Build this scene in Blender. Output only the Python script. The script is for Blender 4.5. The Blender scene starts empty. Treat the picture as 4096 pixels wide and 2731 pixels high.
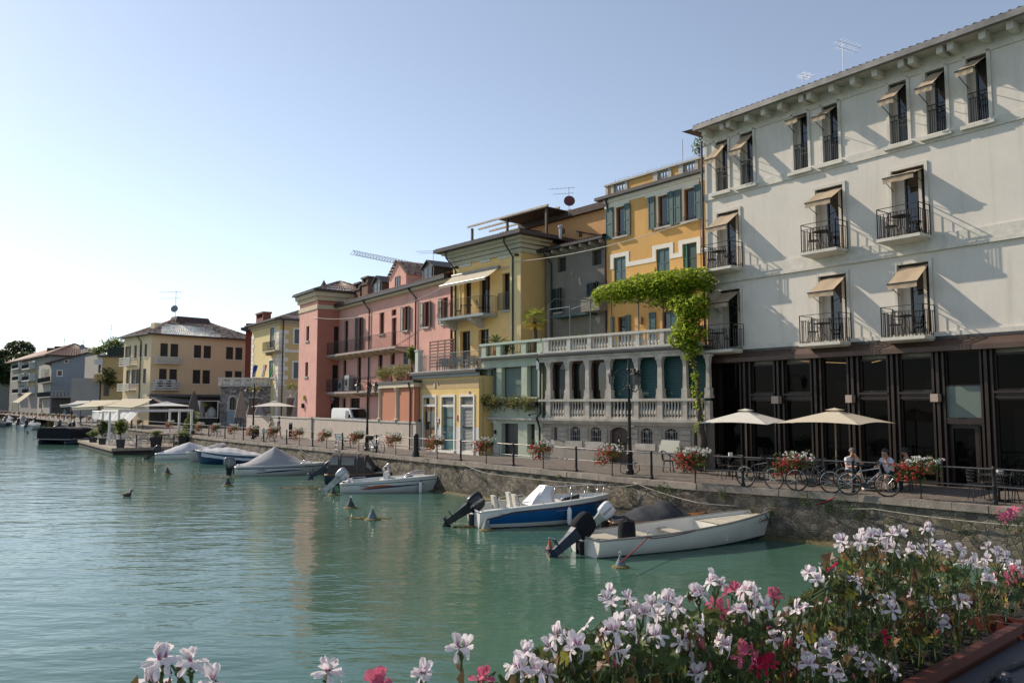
import bpy,bmesh,math,random
from mathutils import Vector,Matrix,noise
random.seed(11)
SC=bpy.context.scene
COL=SC.collection
R=math.radians
#-- camera
FPX,HOR,CX,CY,HC=3160.0,1622.0,2048.0,1365.5,2.68
PITCH=math.atan((HOR-CY)/FPX)
cam_d=bpy.data.cameras.new("camera")
cam_d.sensor_width=36.0
cam_d.lens=FPX/4096*36.0
cam_d.clip_start,cam_d.clip_end=0.05,6000
cam=bpy.data.objects.new("camera",cam_d)
cam.location=(0,0,HC)
cam.rotation_euler=(math.pi/2+PITCH,0,0)
COL.objects.link(cam)
SC.camera=cam
#-- sky, sun, exposure
SUN_EL,SUN_AZ=R(34.5),R(-57)
world=bpy.data.worlds.new("World")
SC.world=world
world.use_nodes=True
nt=world.node_tree
sky=nt.nodes.new("ShaderNodeTexSky")
sky.sky_type='NISHITA'
sky.sun_disc=False
sky.sun_elevation=SUN_EL
sky.sun_rotation=SUN_AZ
sky.air_density,sky.dust_density,sky.ozone_density=1.0,0.3,3.0
bg=nt.nodes["Background"]
bg.inputs[1].default_value=0.15
hs=nt.nodes.new('ShaderNodeHueSaturation')
hs.inputs['Saturation'].default_value=.68
nt.links.new(sky.outputs[0],hs.inputs['Color'])
nt.links.new(hs.outputs[0],bg.inputs[0])
sun_d=bpy.data.lights.new("sun",'SUN')
sun_d.energy,sun_d.angle,sun_d.color=5.0,R(0.55),(1.0,0.87,0.70)
sun=bpy.data.objects.new("sun",sun_d)
to_sun=Vector((math.sin(SUN_AZ)*math.cos(SUN_EL),math.cos(SUN_AZ)*math.cos(SUN_EL),math.sin(SUN_EL)))
sun.rotation_euler=to_sun.to_track_quat('Z','Y').to_euler()
COL.objects.link(sun)
SC.view_settings.view_transform='Standard'
SC.view_settings.look='None'
SC.view_settings.exposure=0.08
SC.view_settings.gamma=1.0
SC.cycles.max_bounces=6
SC.cycles.transparent_max_bounces=8
#-- measuring helpers (photo pixel -> point in the place)
CROPS={'p':(0,0,1.0),'a':(0,0,.57422),'1':(0,1200,2.2959),'2':(900,1000,1.7754),'3':(1700,800,1.4258),'4':(2700,0,1.568),'5':(2700,900,1.3066),'6':(1600,1700,1.47),'7':(1700,2000,.98164),'8':(500,2400,1.38353),'9':(0,1550,2.352),'10':(800,1550,2.352),'11':(1800,1300,2.1382),'h1':(2750,250,2.24),'h2':(3396,0,2.24),'h3':(2750,900,2.24),'h4':(3396,700,2.24),'h5':(2750,1400,2.24),'h6':(3396,1400,2.24),'b1':(1150,1750,3.6185),'b2':(1750,1900,3.136),'b3':(2150,1950,2.352),'v1':(1700,1000,3.136),'v2':(2100,1000,2.94),'v3':(2300,550,3.1367)}
_cp,_sp=math.cos(PITCH),math.sin(PITCH)
def ray(k,x,y):
 ox,oy,s=CROPS[k]
 a=(ox+x/s-CX)/FPX
 b=-(oy+y/s-CY)/FPX
 return Vector((a,_cp-_sp*b,_sp+_cp*b))
def on_z(k,x,y,z=0.0):
 r=ray(k,x,y)
 return Vector((0,0,HC))+r*((z-HC)/r.z)
def at_y(k,x,y,Y):
 r=ray(k,x,y)
 return Vector((0,0,HC))+r*(Y/r.y)
class Fr:
 """A facade's own frame: s runs along it to the right, d outward, z up."""
 def __init__(self,o,u):
  self.o=Vector((o[0],o[1]));self.u=Vector((u[0],u[1])).normalized();self.n=Vector((self.u.y,-self.u.x))
 def W(self,s,d,z):
  p=self.o+self.u*s+self.n*d
  return Vector((p.x,p.y,z))
 def loc(self,p):
  q=Vector((p[0],p[1]))-self.o
  return q.dot(self.u),q.dot(self.n)
 def hit(self,k,x,y,d=0.0):
  r=ray(k,x,y)
  r2=Vector((r.x,r.y))
  t=(d+self.o.dot(self.n))/r2.dot(self.n)
  return self.loc(r2*t)[0],HC+r.z*t
 def hit_s(self,k,x,y,s):
  r=ray(k,x,y)
  r2=Vector((r.x,r.y))
  t=(s+self.o.dot(self.u))/r2.dot(self.u)
  return self.loc(r2*t)[1],HC+r.z*t
 def on(self,k,x,y,z):
  return self.loc(on_z(k,x,y,z))
 def rect(self,k,ul,lr,d=0.0):
  a,z1=self.hit(k,ul[0],ul[1],d);b,z0=self.hit(k,lr[0],lr[1],d)
  return a,b,z0,z1
 def shifted(self,d,s=0.0):
  return Fr(self.o+self.n*d+self.u*s,self.u)
 def side(self,s,d=0.0):
  """frame of the end wall that faces the camera side: runs from the facade plane backward"""
  return Fr(self.o+self.u*s+self.n*d,-self.n)
 def ang(self):
  return math.atan2(self.u.y,self.u.x)
def street(theta,p):
 t=R(theta)
 return Fr(p,(math.sin(t),-math.cos(t)))
WORLD=Fr((0,0),(1,0))
#-- mesh builder
class MB:
 def __init__(self):
  self.v,self.f=[],[]
 def poly(self,pts):
  n=len(self.v)
  self.v+=[Vector(p)for p in pts]
  self.f.append(tuple(range(n,n+len(pts))))
  return self
 def hexa(self,p):
  n=len(self.v)
  self.v+=[Vector(q)for q in p]
  for q in((0,1,2,3),(7,6,5,4),(0,4,5,1),(1,5,6,2),(2,6,7,3),(3,7,4,0)):
   self.f.append(tuple(n+i for i in q))
  return self
 def box(self,F,s0,s1,d0,d1,z0,z1):
  W=F.W
  return self.hexa([W(s0,d0,z0),W(s1,d0,z0),W(s1,d1,z0),W(s0,d1,z0),W(s0,d0,z1),W(s1,d0,z1),W(s1,d1,z1),W(s0,d1,z1)])
 def bx(self,x0,x1,y0,y1,z0,z1):
  return self.box(Fr((0,0),(1,0)),x0,x1,-y0,-y1,z0,z1)
 def bar(self,a,b,w,h=None,up=(0,0,1)):
  a,b=Vector(a),Vector(b);h=h or w
  t=(b-a).normalized();up=Vector(up)
  if abs(t.dot(up))>.98:up=Vector((1,0,0))
  x=t.cross(up).normalized()*w/2;y=x.cross(t).normalized()*h/2
  return self.hexa([a-x-y,a+x-y,a+x+y,a-x+y,b-x-y,b+x-y,b+x+y,b-x+y])
 def tube(self,pts,r,n=6,cap=True):
  pts=[Vector(p)for p in pts];m=len(pts)
  rs=r if isinstance(r,(list,tuple))else[r]*m
  base=len(self.v);ref=None
  for i,p in enumerate(pts):
   t=(pts[min(i+1,m-1)]-pts[max(i-1,0)])
   t=t.normalized()if t.length>1e-9 else Vector((0,0,1))
   if ref is None:
    ref=t.orthogonal().normalized()
   ref=(ref-t*ref.dot(t))
   ref=ref.normalized()if ref.length>1e-6 else t.orthogonal().normalized()
   q=t.cross(ref)
   for k in range(n):
    a=2*math.pi*k/n
    self.v.append(p+(ref*math.cos(a)+q*math.sin(a))*rs[i])
  for i in range(m-1):
   for k in range(n):
    k2=(k+1)%n
    self.f.append((base+i*n+k,base+i*n+k2,base+(i+1)*n+k2,base+(i+1)*n+k))
  if cap:
   self.f.append(tuple(base+k for k in range(n))[::-1]);self.f.append(tuple(base+(m-1)*n+k for k in range(n)))
  return self
 def lathe(self,prof,c=(0,0,0),n=12,sx=1.0,sy=1.0):
  c=Vector(c);base=len(self.v)
  for r,z in prof:
   for k in range(n):
    a=2*math.pi*k/n
    self.v.append(c+Vector((r*math.cos(a)*sx,r*math.sin(a)*sy,z)))
  for i in range(len(prof)-1):
   for k in range(n):
    k2=(k+1)%n
    self.f.append((base+i*n+k,base+i*n+k2,base+(i+1)*n+k2,base+(i+1)*n+k))
  self.f.append(tuple(base+k for k in range(n))[::-1]);self.f.append(tuple(base+(len(prof)-1)*n+k for k in range(n)))
  return self
 def prism(self,F,outline,d0,d1):
  n=len(self.v);m=len(outline)
  self.v+=[F.W(s,d0,z)for s,z in outline]+[F.W(s,d1,z)for s,z in outline]
  self.f.append(tuple(range(n,n+m)));self.f.append(tuple(range(n+2*m-1,n+m-1,-1)))
  for i in range(m):
   j=(i+1)%m
   self.f.append((n+i,n+m+i,n+m+j,n+j))
  return self
 def extr(self,pts,vec):
  n=len(self.v);m=len(pts);vec=Vector(vec)
  self.v+=[Vector(p)for p in pts]+[Vector(p)+vec for p in pts]
  self.f.append(tuple(range(n,n+m)));self.f.append(tuple(range(n+2*m-1,n+m-1,-1)))
  for i in range(m):
   j=(i+1)%m
   self.f.append((n+i,n+m+i,n+m+j,n+j))
  return self
 def grid(self,nu,nv,fn,close=False):
  base=len(self.v)
  for i in range(nu+1):
   for j in range(nv+1):
    self.v.append(Vector(fn(i/nu,j/nv)))
  for i in range(nu):
   for j in range(nv):
    a=base+i*(nv+1)+j
    self.f.append((a,a+nv+1,a+nv+2,a+1))
  return self
 def add(self,other,M=None):
  n=len(self.v)
  self.v+=[(M@p if M else p.copy())for p in other.v]
  self.f+=[tuple(i+n for i in q)for q in other.f]
  return self
 def wall(self,F,s0,s1,z0,z1,holes=(),depth=.25,d=0.0):
  """a wall skin with openings and their reveals"""
  H=[(max(a,s0),min(b,s1),max(c,z0),min(e,z1))for a,b,c,e in holes]
  S=sorted({s0,s1}|{q for h in H for q in h[:2]});Z=sorted({z0,z1}|{q for h in H for q in h[2:]})
  for i in range(len(S)-1):
   for j in range(len(Z)-1):
    m,k=(S[i]+S[i+1])/2,(Z[j]+Z[j+1])/2
    if any(a<m<b and c<k<e for a,b,c,e in H):continue
    self.poly([F.W(S[i],d,Z[j]),F.W(S[i+1],d,Z[j]),F.W(S[i+1],d,Z[j+1]),F.W(S[i],d,Z[j+1])])
  for a,b,c,e in H:
   r=[(a,c),(b,c),(b,e),(a,e)]
   for i in range(4):
    p,q=r[i],r[(i+1)%4]
    self.poly([F.W(q[0],d,q[1]),F.W(p[0],d,p[1]),F.W(p[0],d-depth,p[1]),F.W(q[0],d-depth,q[1])])
  return self
 def build(self,name,mat,parent=None,smooth=False,label=None,cat=None,group=None,kind=None,loc=None,fix=True,angle=None,extra=None):
  nf=len(self.f)
  if extra:self.add(extra[0])
  me=bpy.data.meshes.new(name)
  root=parent
  off=Vector((0,0,0))
  while root is not None:
   off+=root.location;root=root.parent
  if parent is None and loc is not None:off=Vector(loc)
  me.from_pydata([tuple(p-off)for p in self.v],[],self.f)
  if fix and len(self.v)<60000:
   bm=bmesh.new();bm.from_mesh(me)
   bmesh.ops.recalc_face_normals(bm,faces=bm.faces)
   bm.to_mesh(me);bm.free()
  if mat:me.materials.append(mat)
  if extra:
   me.materials.append(extra[1])
   me.polygons.foreach_set('material_index',[0]*nf+[1]*(len(self.f)-nf))
  if smooth:
   me.polygons.foreach_set('use_smooth',[True]*len(me.polygons))
   if angle:me.set_sharp_from_angle(angle=R(angle))
  o=bpy.data.objects.new(name,me)
  COL.objects.link(o)
  if parent is not None:o.parent=parent
  elif loc is not None:o.location=loc
  tag(o,label,cat,group,kind)
  return o
def tag(o,label=None,cat=None,group=None,kind=None):
 if label:o['label']=label
 if cat:o['category']=cat
 if group:o['group']=group
 if kind:o['kind']=kind
 return o
def thing(name,label,cat,loc=(0,0,0),rz=0.0,group=None):
 o=bpy.data.objects.new(name,None)
 o.empty_display_size=.2
 o.location=loc;o.rotation_euler=(0,0,rz)
 COL.objects.link(o)
 return tag(o,label,cat,group)
def dup(src,loc,rz=0.0,label=None,scale=None):
 def cp(o,par):
  q=o.copy();COL.objects.link(q);q.parent=par
  for ch in list(o.children):cp(ch,q)
  return q
 r=cp(src,None)
 r.location=loc;r.rotation_euler=(0,0,rz)
 if scale:r.scale=(scale,)*3
 if label:r['label']=label
 return r
def rnd(a,b):return random.uniform(a,b)
def text_mb(txt,size,M,shear=0.0,thick=.004):
 """lettering as flat mesh, laid by matrix M (x = reading direction, y = up of the letters)"""
 cu=bpy.data.curves.new('lettering','FONT');cu.body=txt;cu.size=size;cu.align_x='CENTER';cu.align_y='CENTER';cu.shear=shear;cu.extrude=thick
 ob=bpy.data.objects.new('lettering',cu);COL.objects.link(ob)
 dg=bpy.context.evaluated_depsgraph_get();dg.update()
 me=bpy.data.meshes.new_from_object(ob.evaluated_get(dg))
 mb=MB();mb.v=[M@v.co for v in me.vertices];mb.f=[tuple(p.vertices)for p in me.polygons]
 bpy.data.objects.remove(ob);bpy.data.curves.remove(cu);bpy.data.meshes.remove(me)
 return mb
 #-- materials
MATS={}
def _mat(name):
 m=bpy.data.materials.new(name);m.use_nodes=True
 t=m.node_tree
 return m,t,t.nodes['Principled BSDF']
def _noise(t,sc,det=4,rough=.6,vec=None,mapping=None):
 n=t.nodes.new('ShaderNodeTexNoise');n.inputs['Scale'].default_value=sc;n.inputs['Detail'].default_value=det;n.inputs['Roughness'].default_value=rough
 if vec is None:
  tc=t.nodes.get('TC')or t.nodes.new('ShaderNodeTexCoord');tc.name='TC'
  vec=tc.outputs['Object']
 if mapping:
  mp=t.nodes.new('ShaderNodeMapping');mp.inputs['Scale'].default_value=mapping
  t.links.new(vec,mp.inputs[0]);vec=mp.outputs[0]
 t.links.new(vec,n.inputs['Vector'])
 return n.outputs['Fac']
def _ramp(t,src,stops):
 r=t.nodes.new('ShaderNodeValToRGB');e=r.color_ramp.elements
 while len(e)<len(stops):e.new(.5)
 for el,(p,c)in zip(e,stops):
  el.position=p;el.color=(c[0],c[1],c[2],1)if isinstance(c,(tuple,list))else(c,c,c,1)
 t.links.new(src,r.inputs[0])
 return r.outputs['Color']
def _mix(t,a,b,f=.5,mode='MIX'):
 m=t.nodes.new('ShaderNodeMix');m.data_type='RGBA';m.blend_type=mode
 for sock,val in((m.inputs[0],f),(m.inputs[6],a),(m.inputs[7],b)):
  if hasattr(val,'is_output')or isinstance(val,bpy.types.NodeSocket):t.links.new(val,sock)
  elif isinstance(val,(tuple,list)):sock.default_value=(val[0],val[1],val[2],1)
  else:sock.default_value=val
 return m.outputs[2]
def _bump(t,b,src,strength,dist=.02):
 n=t.nodes.new('ShaderNodeBump');n.inputs['Strength'].default_value=strength;n.inputs['Distance'].default_value=dist
 t.links.new(src,n.inputs['Height']);t.links.new(n.outputs[0],b.inputs['Normal'])
def sh(c,k):return tuple(max(0,min(1,q*k))for q in c)
def M_(name,c,rough=.6,metal=0.0,var=.15,sc=3.0,bump=0.0,bsc=40.0,spec=.5):
 if name in MATS:return MATS[name]
 m,t,b=_mat(name)
 f=_noise(t,sc,5)
 col=_ramp(t,f,[(.3,sh(c,1-var)),(.7,sh(c,1+var))])
 t.links.new(col,b.inputs['Base Color'])
 b.inputs['Roughness'].default_value=rough;b.inputs['Metallic'].default_value=metal;b.inputs['Specular IOR Level'].default_value=spec
 if bump:_bump(t,b,_noise(t,bsc,4),bump)
 MATS[name]=m
 return m
def plaster(name,c,stain=(.25,.22,.18),amt=.35,var=.1,bump=.25,patch=None,wet=None):
 """painted render: mottling, vertical rain streaks, fine grain; optional bare patches"""
 if name in MATS:return MATS[name]
 m,t,b=_mat(name)
 col=_ramp(t,_noise(t,.7,6,.65),[(.3,sh(c,1-var)),(.72,sh(c,1+var))])
 col=_mix(t,col,sh(c,.82),_ramp(t,_noise(t,6,6,.7),[(.5,0.0),(.75,.35)]))
 st=_ramp(t,_noise(t,1.0,5,.7,mapping=(2.2,2.2,.16)),[(.52,0.0),(.8,amt)])
 col=_mix(t,col,stain,st)
 if patch:
  col=_mix(t,col,patch[0],_ramp(t,_noise(t,patch[1],4,.55,mapping=(1,1,.5)),[(patch[2],0.0),(patch[2]+.02,1.0)]))
 t.links.new(col,b.inputs['Base Color'])
 b.inputs['Roughness'].default_value=.9;b.inputs['Specular IOR Level'].default_value=.25
 _bump(t,b,_noise(t,35,6,.7),bump,.012)
 MATS[name]=m
 return m
def rubble(name,c1,c2,mortar,sc=3.2,dist=.05,strength=.9,stretch=(1,1,1.5),algae=None):
 """irregular stone: cells with mortar lines"""
 if name in MATS:return MATS[name]
 m,t,b=_mat(name)
 tc=t.nodes.new('ShaderNodeTexCoord');tc.name='TC'
 mp=t.nodes.new('ShaderNodeMapping');mp.inputs['Scale'].default_value=stretch
 t.links.new(tc.outputs['Object'],mp.inputs[0])
 wob=t.nodes.new('ShaderNodeTexNoise');wob.inputs['Scale'].default_value=2.5
 t.links.new(mp.outputs[0],wob.inputs['Vector'])
 ad=t.nodes.new('ShaderNodeVectorMath');ad.operation='MULTIPLY_ADD';ad.inputs[1].default_value=(.35,.35,.35)
 t.links.new(wob.outputs['Color'],ad.inputs[0]);t.links.new(mp.outputs[0],ad.inputs[2])
 v=t.nodes.new('ShaderNodeTexVoronoi');v.inputs['Scale'].default_value=sc;t.links.new(ad.outputs[0],v.inputs['Vector'])
 ve=t.nodes.new('ShaderNodeTexVoronoi');ve.feature='DISTANCE_TO_EDGE';ve.inputs['Scale'].default_value=sc;t.links.new(ad.outputs[0],ve.inputs['Vector'])
 bw=t.nodes.new('ShaderNodeRGBToBW');t.links.new(v.outputs['Color'],bw.inputs[0])
 col=_ramp(t,bw.outputs[0],[(.2,c1),(.8,c2)])
 edge=_ramp(t,ve.outputs['Distance'],[(.0,0.0),(.07,1.0)])
 col=_mix(t,mortar,col,edge)
 col=_mix(t,col,sh(c1,.45),_ramp(t,_noise(t,1.3,6,.7),[(.5,0.0),(.72,.75)]))
 if algae:
  sx=t.nodes.new('ShaderNodeSeparateXYZ');t.links.new(tc.outputs['Object'],sx.inputs[0])
  mr=t.nodes.new('ShaderNodeMapRange');mr.inputs[1].default_value=algae[1];mr.inputs[2].default_value=algae[2];mr.inputs[3].default_value=1;mr.inputs[4].default_value=0
  t.links.new(sx.outputs[2],mr.inputs[0])
  ml=t.nodes.new('ShaderNodeMath');ml.operation='MULTIPLY';t.links.new(mr.outputs[0],ml.inputs[0]);t.links.new(_ramp(t,_noise(t,3,4),[(.3,.3),(.6,1.0)]),ml.inputs[1])
  col=_mix(t,col,algae[0],ml.outputs[0])
 t.links.new(col,b.inputs['Base Color'])
 b.inputs['Roughness'].default_value=.92
 h=_mix(t,edge,_noise(t,14,6,.7),.35)
 _bump(t,b,h,strength,dist)
 MATS[name]=m
 return m
def foliage(name,c1,c2,trans=.35):
 """leaf material: tone differs from leaf to leaf, light passes through"""
 if name in MATS:return MATS[name]
 m,t,b=_mat(name)
 g=t.nodes.new('ShaderNodeNewGeometry')
 col=_ramp(t,g.outputs['Random Per Island'],[(.1,c1),(.9,c2)])
 t.links.new(col,b.inputs['Base Color']);b.inputs['Roughness'].default_value=.5;b.inputs['Specular IOR Level'].default_value=.35
 tr=t.nodes.new('ShaderNodeBsdfTranslucent');t.links.new(_mix(t,col,(1,1,.4),.12),tr.inputs[0])
 ms=t.nodes.new('ShaderNodeMixShader');ms.inputs[0].default_value=trans
 t.links.new(b.outputs[0],ms.inputs[1]);t.links.new(tr.outputs[0],ms.inputs[2])
 t.links.new(ms.outputs[0],t.nodes['Material Output'].inputs[0])
 MATS[name]=m
 return m
def fabric(name,c,trans=.25,var=.06):
 if name in MATS:return MATS[name]
 m,t,b=_mat(name)
 col=_ramp(t,_noise(t,4,5),[(.3,sh(c,1-var)),(.7,sh(c,1+var))])
 t.links.new(col,b.inputs['Base Color']);b.inputs['Roughness'].default_value=.85;b.inputs['Specular IOR Level'].default_value=.2
 tr=t.nodes.new('ShaderNodeBsdfTranslucent');t.links.new(col,tr.inputs[0])
 ms=t.nodes.new('ShaderNodeMixShader');ms.inputs[0].default_value=trans
 t.links.new(b.outputs[0],ms.inputs[1]);t.links.new(tr.outputs[0],ms.inputs[2])
 t.links.new(ms.outputs[0],t.nodes['Material Output'].inputs[0])
 MATS[name]=m
 return m
IRON=M_('wrought iron',(.018,.017,.018),.5,.3,.3,6)
DARK_METAL=M_('bronze metal',(.045,.032,.026),.42,.5,.25,2)
GUTTER=M_('dark gutter',(.05,.045,.045),.45,.5,.2,2)
STEEL=M_('stainless',(.6,.6,.62),.22,1.0,.05)
GALV=M_('galvanised',(.32,.33,.35),.45,.7,.15)
WHITE=M_('white paint',(.78,.77,.74),.45,0,.05,2)
STONE=M_('pale stone',(.40,.385,.35),.85,0,.22,2.2,.5,25)
WOOD_DK=M_('dark wood',(.055,.03,.02),.55,0,.3,5)
WOOD=M_('grey wood',(.2,.16,.12),.75,0,.3,5,.3,30)
CLAY=M_('terracotta pot',(.33,.13,.075),.75,0,.2,6)
GLASS=M_('window glass',(.006,.008,.01),.03,0,.1,1,spec=.8)
GLASS_SHOP=M_('shop glass',(.003,.003,.003),.04,0,.1,1,spec=.06)
GLASS_DIM=M_('old window glass',(.012,.014,.015),.12,0,.2,1,spec=.5)
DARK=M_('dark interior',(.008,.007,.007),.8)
RUBBER=M_('black rubber',(.012,.012,.012),.7)
GREEN_SH=M_('dark green paint',(.014,.05,.048),.5,0,.15,3)
def tile_mat(name,dark,light,sc,rough):
 m,t,b=_mat(name)
 col=_ramp(t,_noise(t,sc,3,.7),[(.42,dark),(.56,light)])
 col=_mix(t,col,(.12,.10,.08),_ramp(t,_noise(t,.6,5),[(.5,0.0),(.75,.5)]))
 t.links.new(col,b.inputs['Base Color']);b.inputs['Roughness'].default_value=rough
 _bump(t,b,_noise(t,12,4),.3)
 MATS[name]=m;return m
TILE=tile_mat('roof tile',(.14,.075,.05),(.50,.34,.24),3.2,.6)
TILE_DK=M_('old dark tile',(.07,.045,.04),.8,0,.4,3)
#  ground, quay and water
WZ=-1.55
QE=[on_z('p',*q)for q in((4096,2034),(3450,1980),(2750,1933.5),(1799,1842),(1246,1788),(829,1748),(361,1694))]
QE=[Vector((p.x,p.y,0))for p in QE]
d0=(QE[0]-QE[1]).normalized()
QE.insert(0,QE[0]+d0*14)
dl=(QE[-1]-QE[-2]).normalized()
QE.append(on_z('p',0,1656));QE[-1].z=0
QE.append(QE[-1]+(QE[-1]-QE[-2]).normalized()*500)
def quay_path(step=.5):
 out=[]
 for i in range(len(QE)-1):
  a,b=QE[i],QE[i+1];n=max(1,int((b-a).length/step))
  out+=[a.lerp(b,k/n)for k in range(n)]
 return out+[QE[-1]]
def quay_normal(p):
 """unit vector out over the water at the nearest quay stretch"""
 best=None
 for i in range(len(QE)-1):
  a,b=QE[i],QE[i+1];t=max(0,min(1,(p-a).dot(b-a)/(b-a).length_squared))
  q=a.lerp(b,t);dd=(q-p).length
  if best is None or dd<best[0]:
   u=(b-a).normalized();best=(dd,Vector((-u.y,u.x,0)),q)
 return best[1],best[2]
m,t,b=_mat('lake water')
b.inputs['Base Color'].default_value=(.05,.115,.085,1)
b.inputs['Roughness'].default_value=.09;b.inputs['IOR'].default_value=1.33;b.inputs['Specular IOR Level'].default_value=.5
cn=_ramp(t,_noise(t,.12,3),[(.35,(.044,.106,.076)),(.7,(.066,.142,.102))])
t.links.new(cn,b.inputs['Base Color'])
h1=_noise(t,1.1,3,.5,mapping=(.55,1.5,1));h2=_noise(t,5.0,2,.5,mapping=(.6,1.4,1));h3=_noise(t,.25,2,.5)
mm=t.nodes.new('ShaderNodeMath');mm.operation='MULTIPLY_ADD';mm.inputs[1].default_value=.16;t.links.new(h2,mm.inputs[0]);t.links.new(h1,mm.inputs[2])
m2=t.nodes.new('ShaderNodeMath');m2.operation='MULTIPLY_ADD';m2.inputs[1].default_value=1.6;t.links.new(h3,m2.inputs[0]);t.links.new(mm.outputs[0],m2.inputs[2])
_bump(t,b,m2.outputs[0],.28,.16)
WATER=m
mb=MB();mb.poly([(-3000,-60,WZ),(200,-60,WZ),(200,3000,WZ),(-3000,3000,WZ)])
mb.build('water',WATER,kind='structure')
m,t,b=_mat('porphyry paving')
tc=t.nodes.new('ShaderNodeTexCoord');tc.name='TC'
v=t.nodes.new('ShaderNodeTexVoronoi');v.inputs['Scale'].default_value=8;v.inputs['Randomness'].default_value=.45;t.links.new(tc.outputs['Object'],v.inputs['Vector'])
bw=t.nodes.new('ShaderNodeRGBToBW');t.links.new(v.outputs['Color'],bw.inputs[0])
col=_ramp(t,bw.outputs[0],[(.2,(.08,.066,.057)),(.8,(.16,.13,.112))])
col=_mix(t,col,(.19,.16,.135),_ramp(t,_noise(t,.5,5),[(.4,0.0),(.7,.6)]))
t.links.new(col,b.inputs['Base Color']);b.inputs['Roughness'].default_value=.8
_bump(t,b,v.outputs['Distance'],.5,-.02)
PAVING=m
mb=MB()
path=[p for p in quay_path(4.0)if(p-QE[0]).length>.01]
ring=[QE[0]-quay_normal(QE[0])[0]*.3]+[p-quay_normal(p)[0]*.3 for p in path]+[Vector((400,3000,0)),Vector((600,3000,0)),Vector((600,QE[0].y-8,0)),QE[0]+Vector((0,-8,0))]
mb.poly([p+Vector((0,0,.0))for p in ring])
pv=mb.build('pavement',PAVING,kind='structure')
bm=bmesh.new();bm.from_mesh(pv.data);bmesh.ops.triangulate(bm,faces=bm.faces)
for f in bm.faces:
 if f.normal.z<0:f.normal_flip()
bm.to_mesh(pv.data);bm.free()
QW=rubble('quay stone',(.085,.072,.055),(.22,.185,.14),(.12,.10,.08),4.2,.05,.7,(1,1,1.4),algae=((.06,.058,.022),-1.55,-1.05))
root=thing('quay_wall','long rough stone quay wall with pale coping slabs, rising from the green water','wall',QE[3])
mb=MB();path=[p for p in quay_path(.25)if p.y<150]
nz=9
base=len(mb.v)
for i,p in enumerate(path):
 n,_=quay_normal(p)
 for j in range(nz+1):
  z=-2.2+(2.2-.16)*j/nz
  q=p+n*(.04+.12*(1-j/nz))
  k=.07*(noise.noise(Vector((p.x*1.9,p.y*1.9,z*2.6)))+.6*noise.noise(Vector((p.x*5,p.y*5,z*6))))if j<nz else 0
  mb.v.append(Vector((q.x+n.x*k,q.y+n.y*k,z)))
for i in range(len(path)-1):
 for j in range(nz):
  a=i*(nz+1)+j
  mb.f.append((a,a+nz+1,a+nz+2,a+1))
mb.build('masonry',QW,root,smooth=True)
COPE=M_('worn coping stone',(.23,.195,.16),.85,0,.4,1.6,.6,14)
mb=MB();L=0
i=0
full=[p for p in quay_path(.1)if p.y<200]
while i<len(full)-14:
 k=random.randint(9,15);a,c2=full[i],full[min(i+k,len(full)-1)]
 n,_=quay_normal((a+c2)/2);u=(c2-a).normalized();g=rnd(-.012,.012);zt=rnd(-.006,.008)
 mb.hexa([a+n*(.13+g)+u*.006+Vector((0,0,-.19)),c2+n*(.13+g)-u*.006+Vector((0,0,-.19)),c2-n*.36-u*.006+Vector((0,0,-.19)),a-n*.36+u*.006+Vector((0,0,-.19)),a+n*(.11+g)+u*.01+Vector((0,0,.012+zt)),c2+n*(.11+g)-u*.01+Vector((0,0,.012+zt)),c2-n*.36-u*.01+Vector((0,0,.012+zt)),a-n*.36+u*.01+Vector((0,0,.012+zt))])
 i+=k
mb.build('coping',COPE,root)
ALG=M_('algae ledge',(.10,.085,.035),.7,0,.5,3,.6,12)
mb=MB()
for i in range(len(path)-1):
 a,c2=path[i],path[i+1];n,_=quay_normal(a)
 if a.y>75:continue
 w0=.28+.25*max(0,noise.noise(Vector((a.x*.35,a.y*.35,3))));w1=.28+.25*max(0,noise.noise(Vector((c2.x*.35,c2.y*.35,3))))
 zt=WZ+.035
 mb.poly([a+n*(.1+w0)+Vector((0,0,zt-.03)),c2+n*(.1+w1)+Vector((0,0,zt-.03)),c2+n*.05+Vector((0,0,zt+.07)),a+n*.05+Vector((0,0,zt+.07))])
 mb.poly([a+n*(.1+w0)+Vector((0,0,zt-.03)),c2+n*(.1+w1)+Vector((0,0,zt-.03)),c2+n*(.15+w1)+Vector((0,0,zt-.5)),a+n*(.15+w0)+Vector((0,0,zt-.5))])
mb.build('footing',ALG,root,smooth=True)
#  building helpers
def window(parent,F,a,b,c,e,d=-.14,mat=None,glass=None,fw=.07,nv=1,nh=0,name='window',back=.05):
 """framed window: the frame is a part, its pane a sub-part"""
 mat=mat or WOOD_DK;mb=MB()
 mb.box(F,a,a+fw,d-.06,d,c,e).box(F,b-fw,b,d-.06,d,c,e).box(F,a+fw,b-fw,d-.06,d-.002,c,c+fw).box(F,a+fw,b-fw,d-.06,d-.002,e-fw,e)
 for i in range(nv):
  x=a+(b-a)*(i+1)/(nv+1);mb.box(F,x-fw*.55,x+fw*.55,d-.055,d-.004,c+fw,e-fw)
 for i in range(nh):
  z=c+(e-c)*(i+1)/(nh+1);mb.box(F,a+fw,b-fw,d-.05,d-.008,z-.018,z+.018)
 o=mb.build(name,mat,parent)
 MB().poly([F.W(a,d-back,c),F.W(b,d-back,c),F.W(b,d-back,e),F.W(a,d-back,e)]).build('pane',glass or GLASS,o)
 return o
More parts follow.
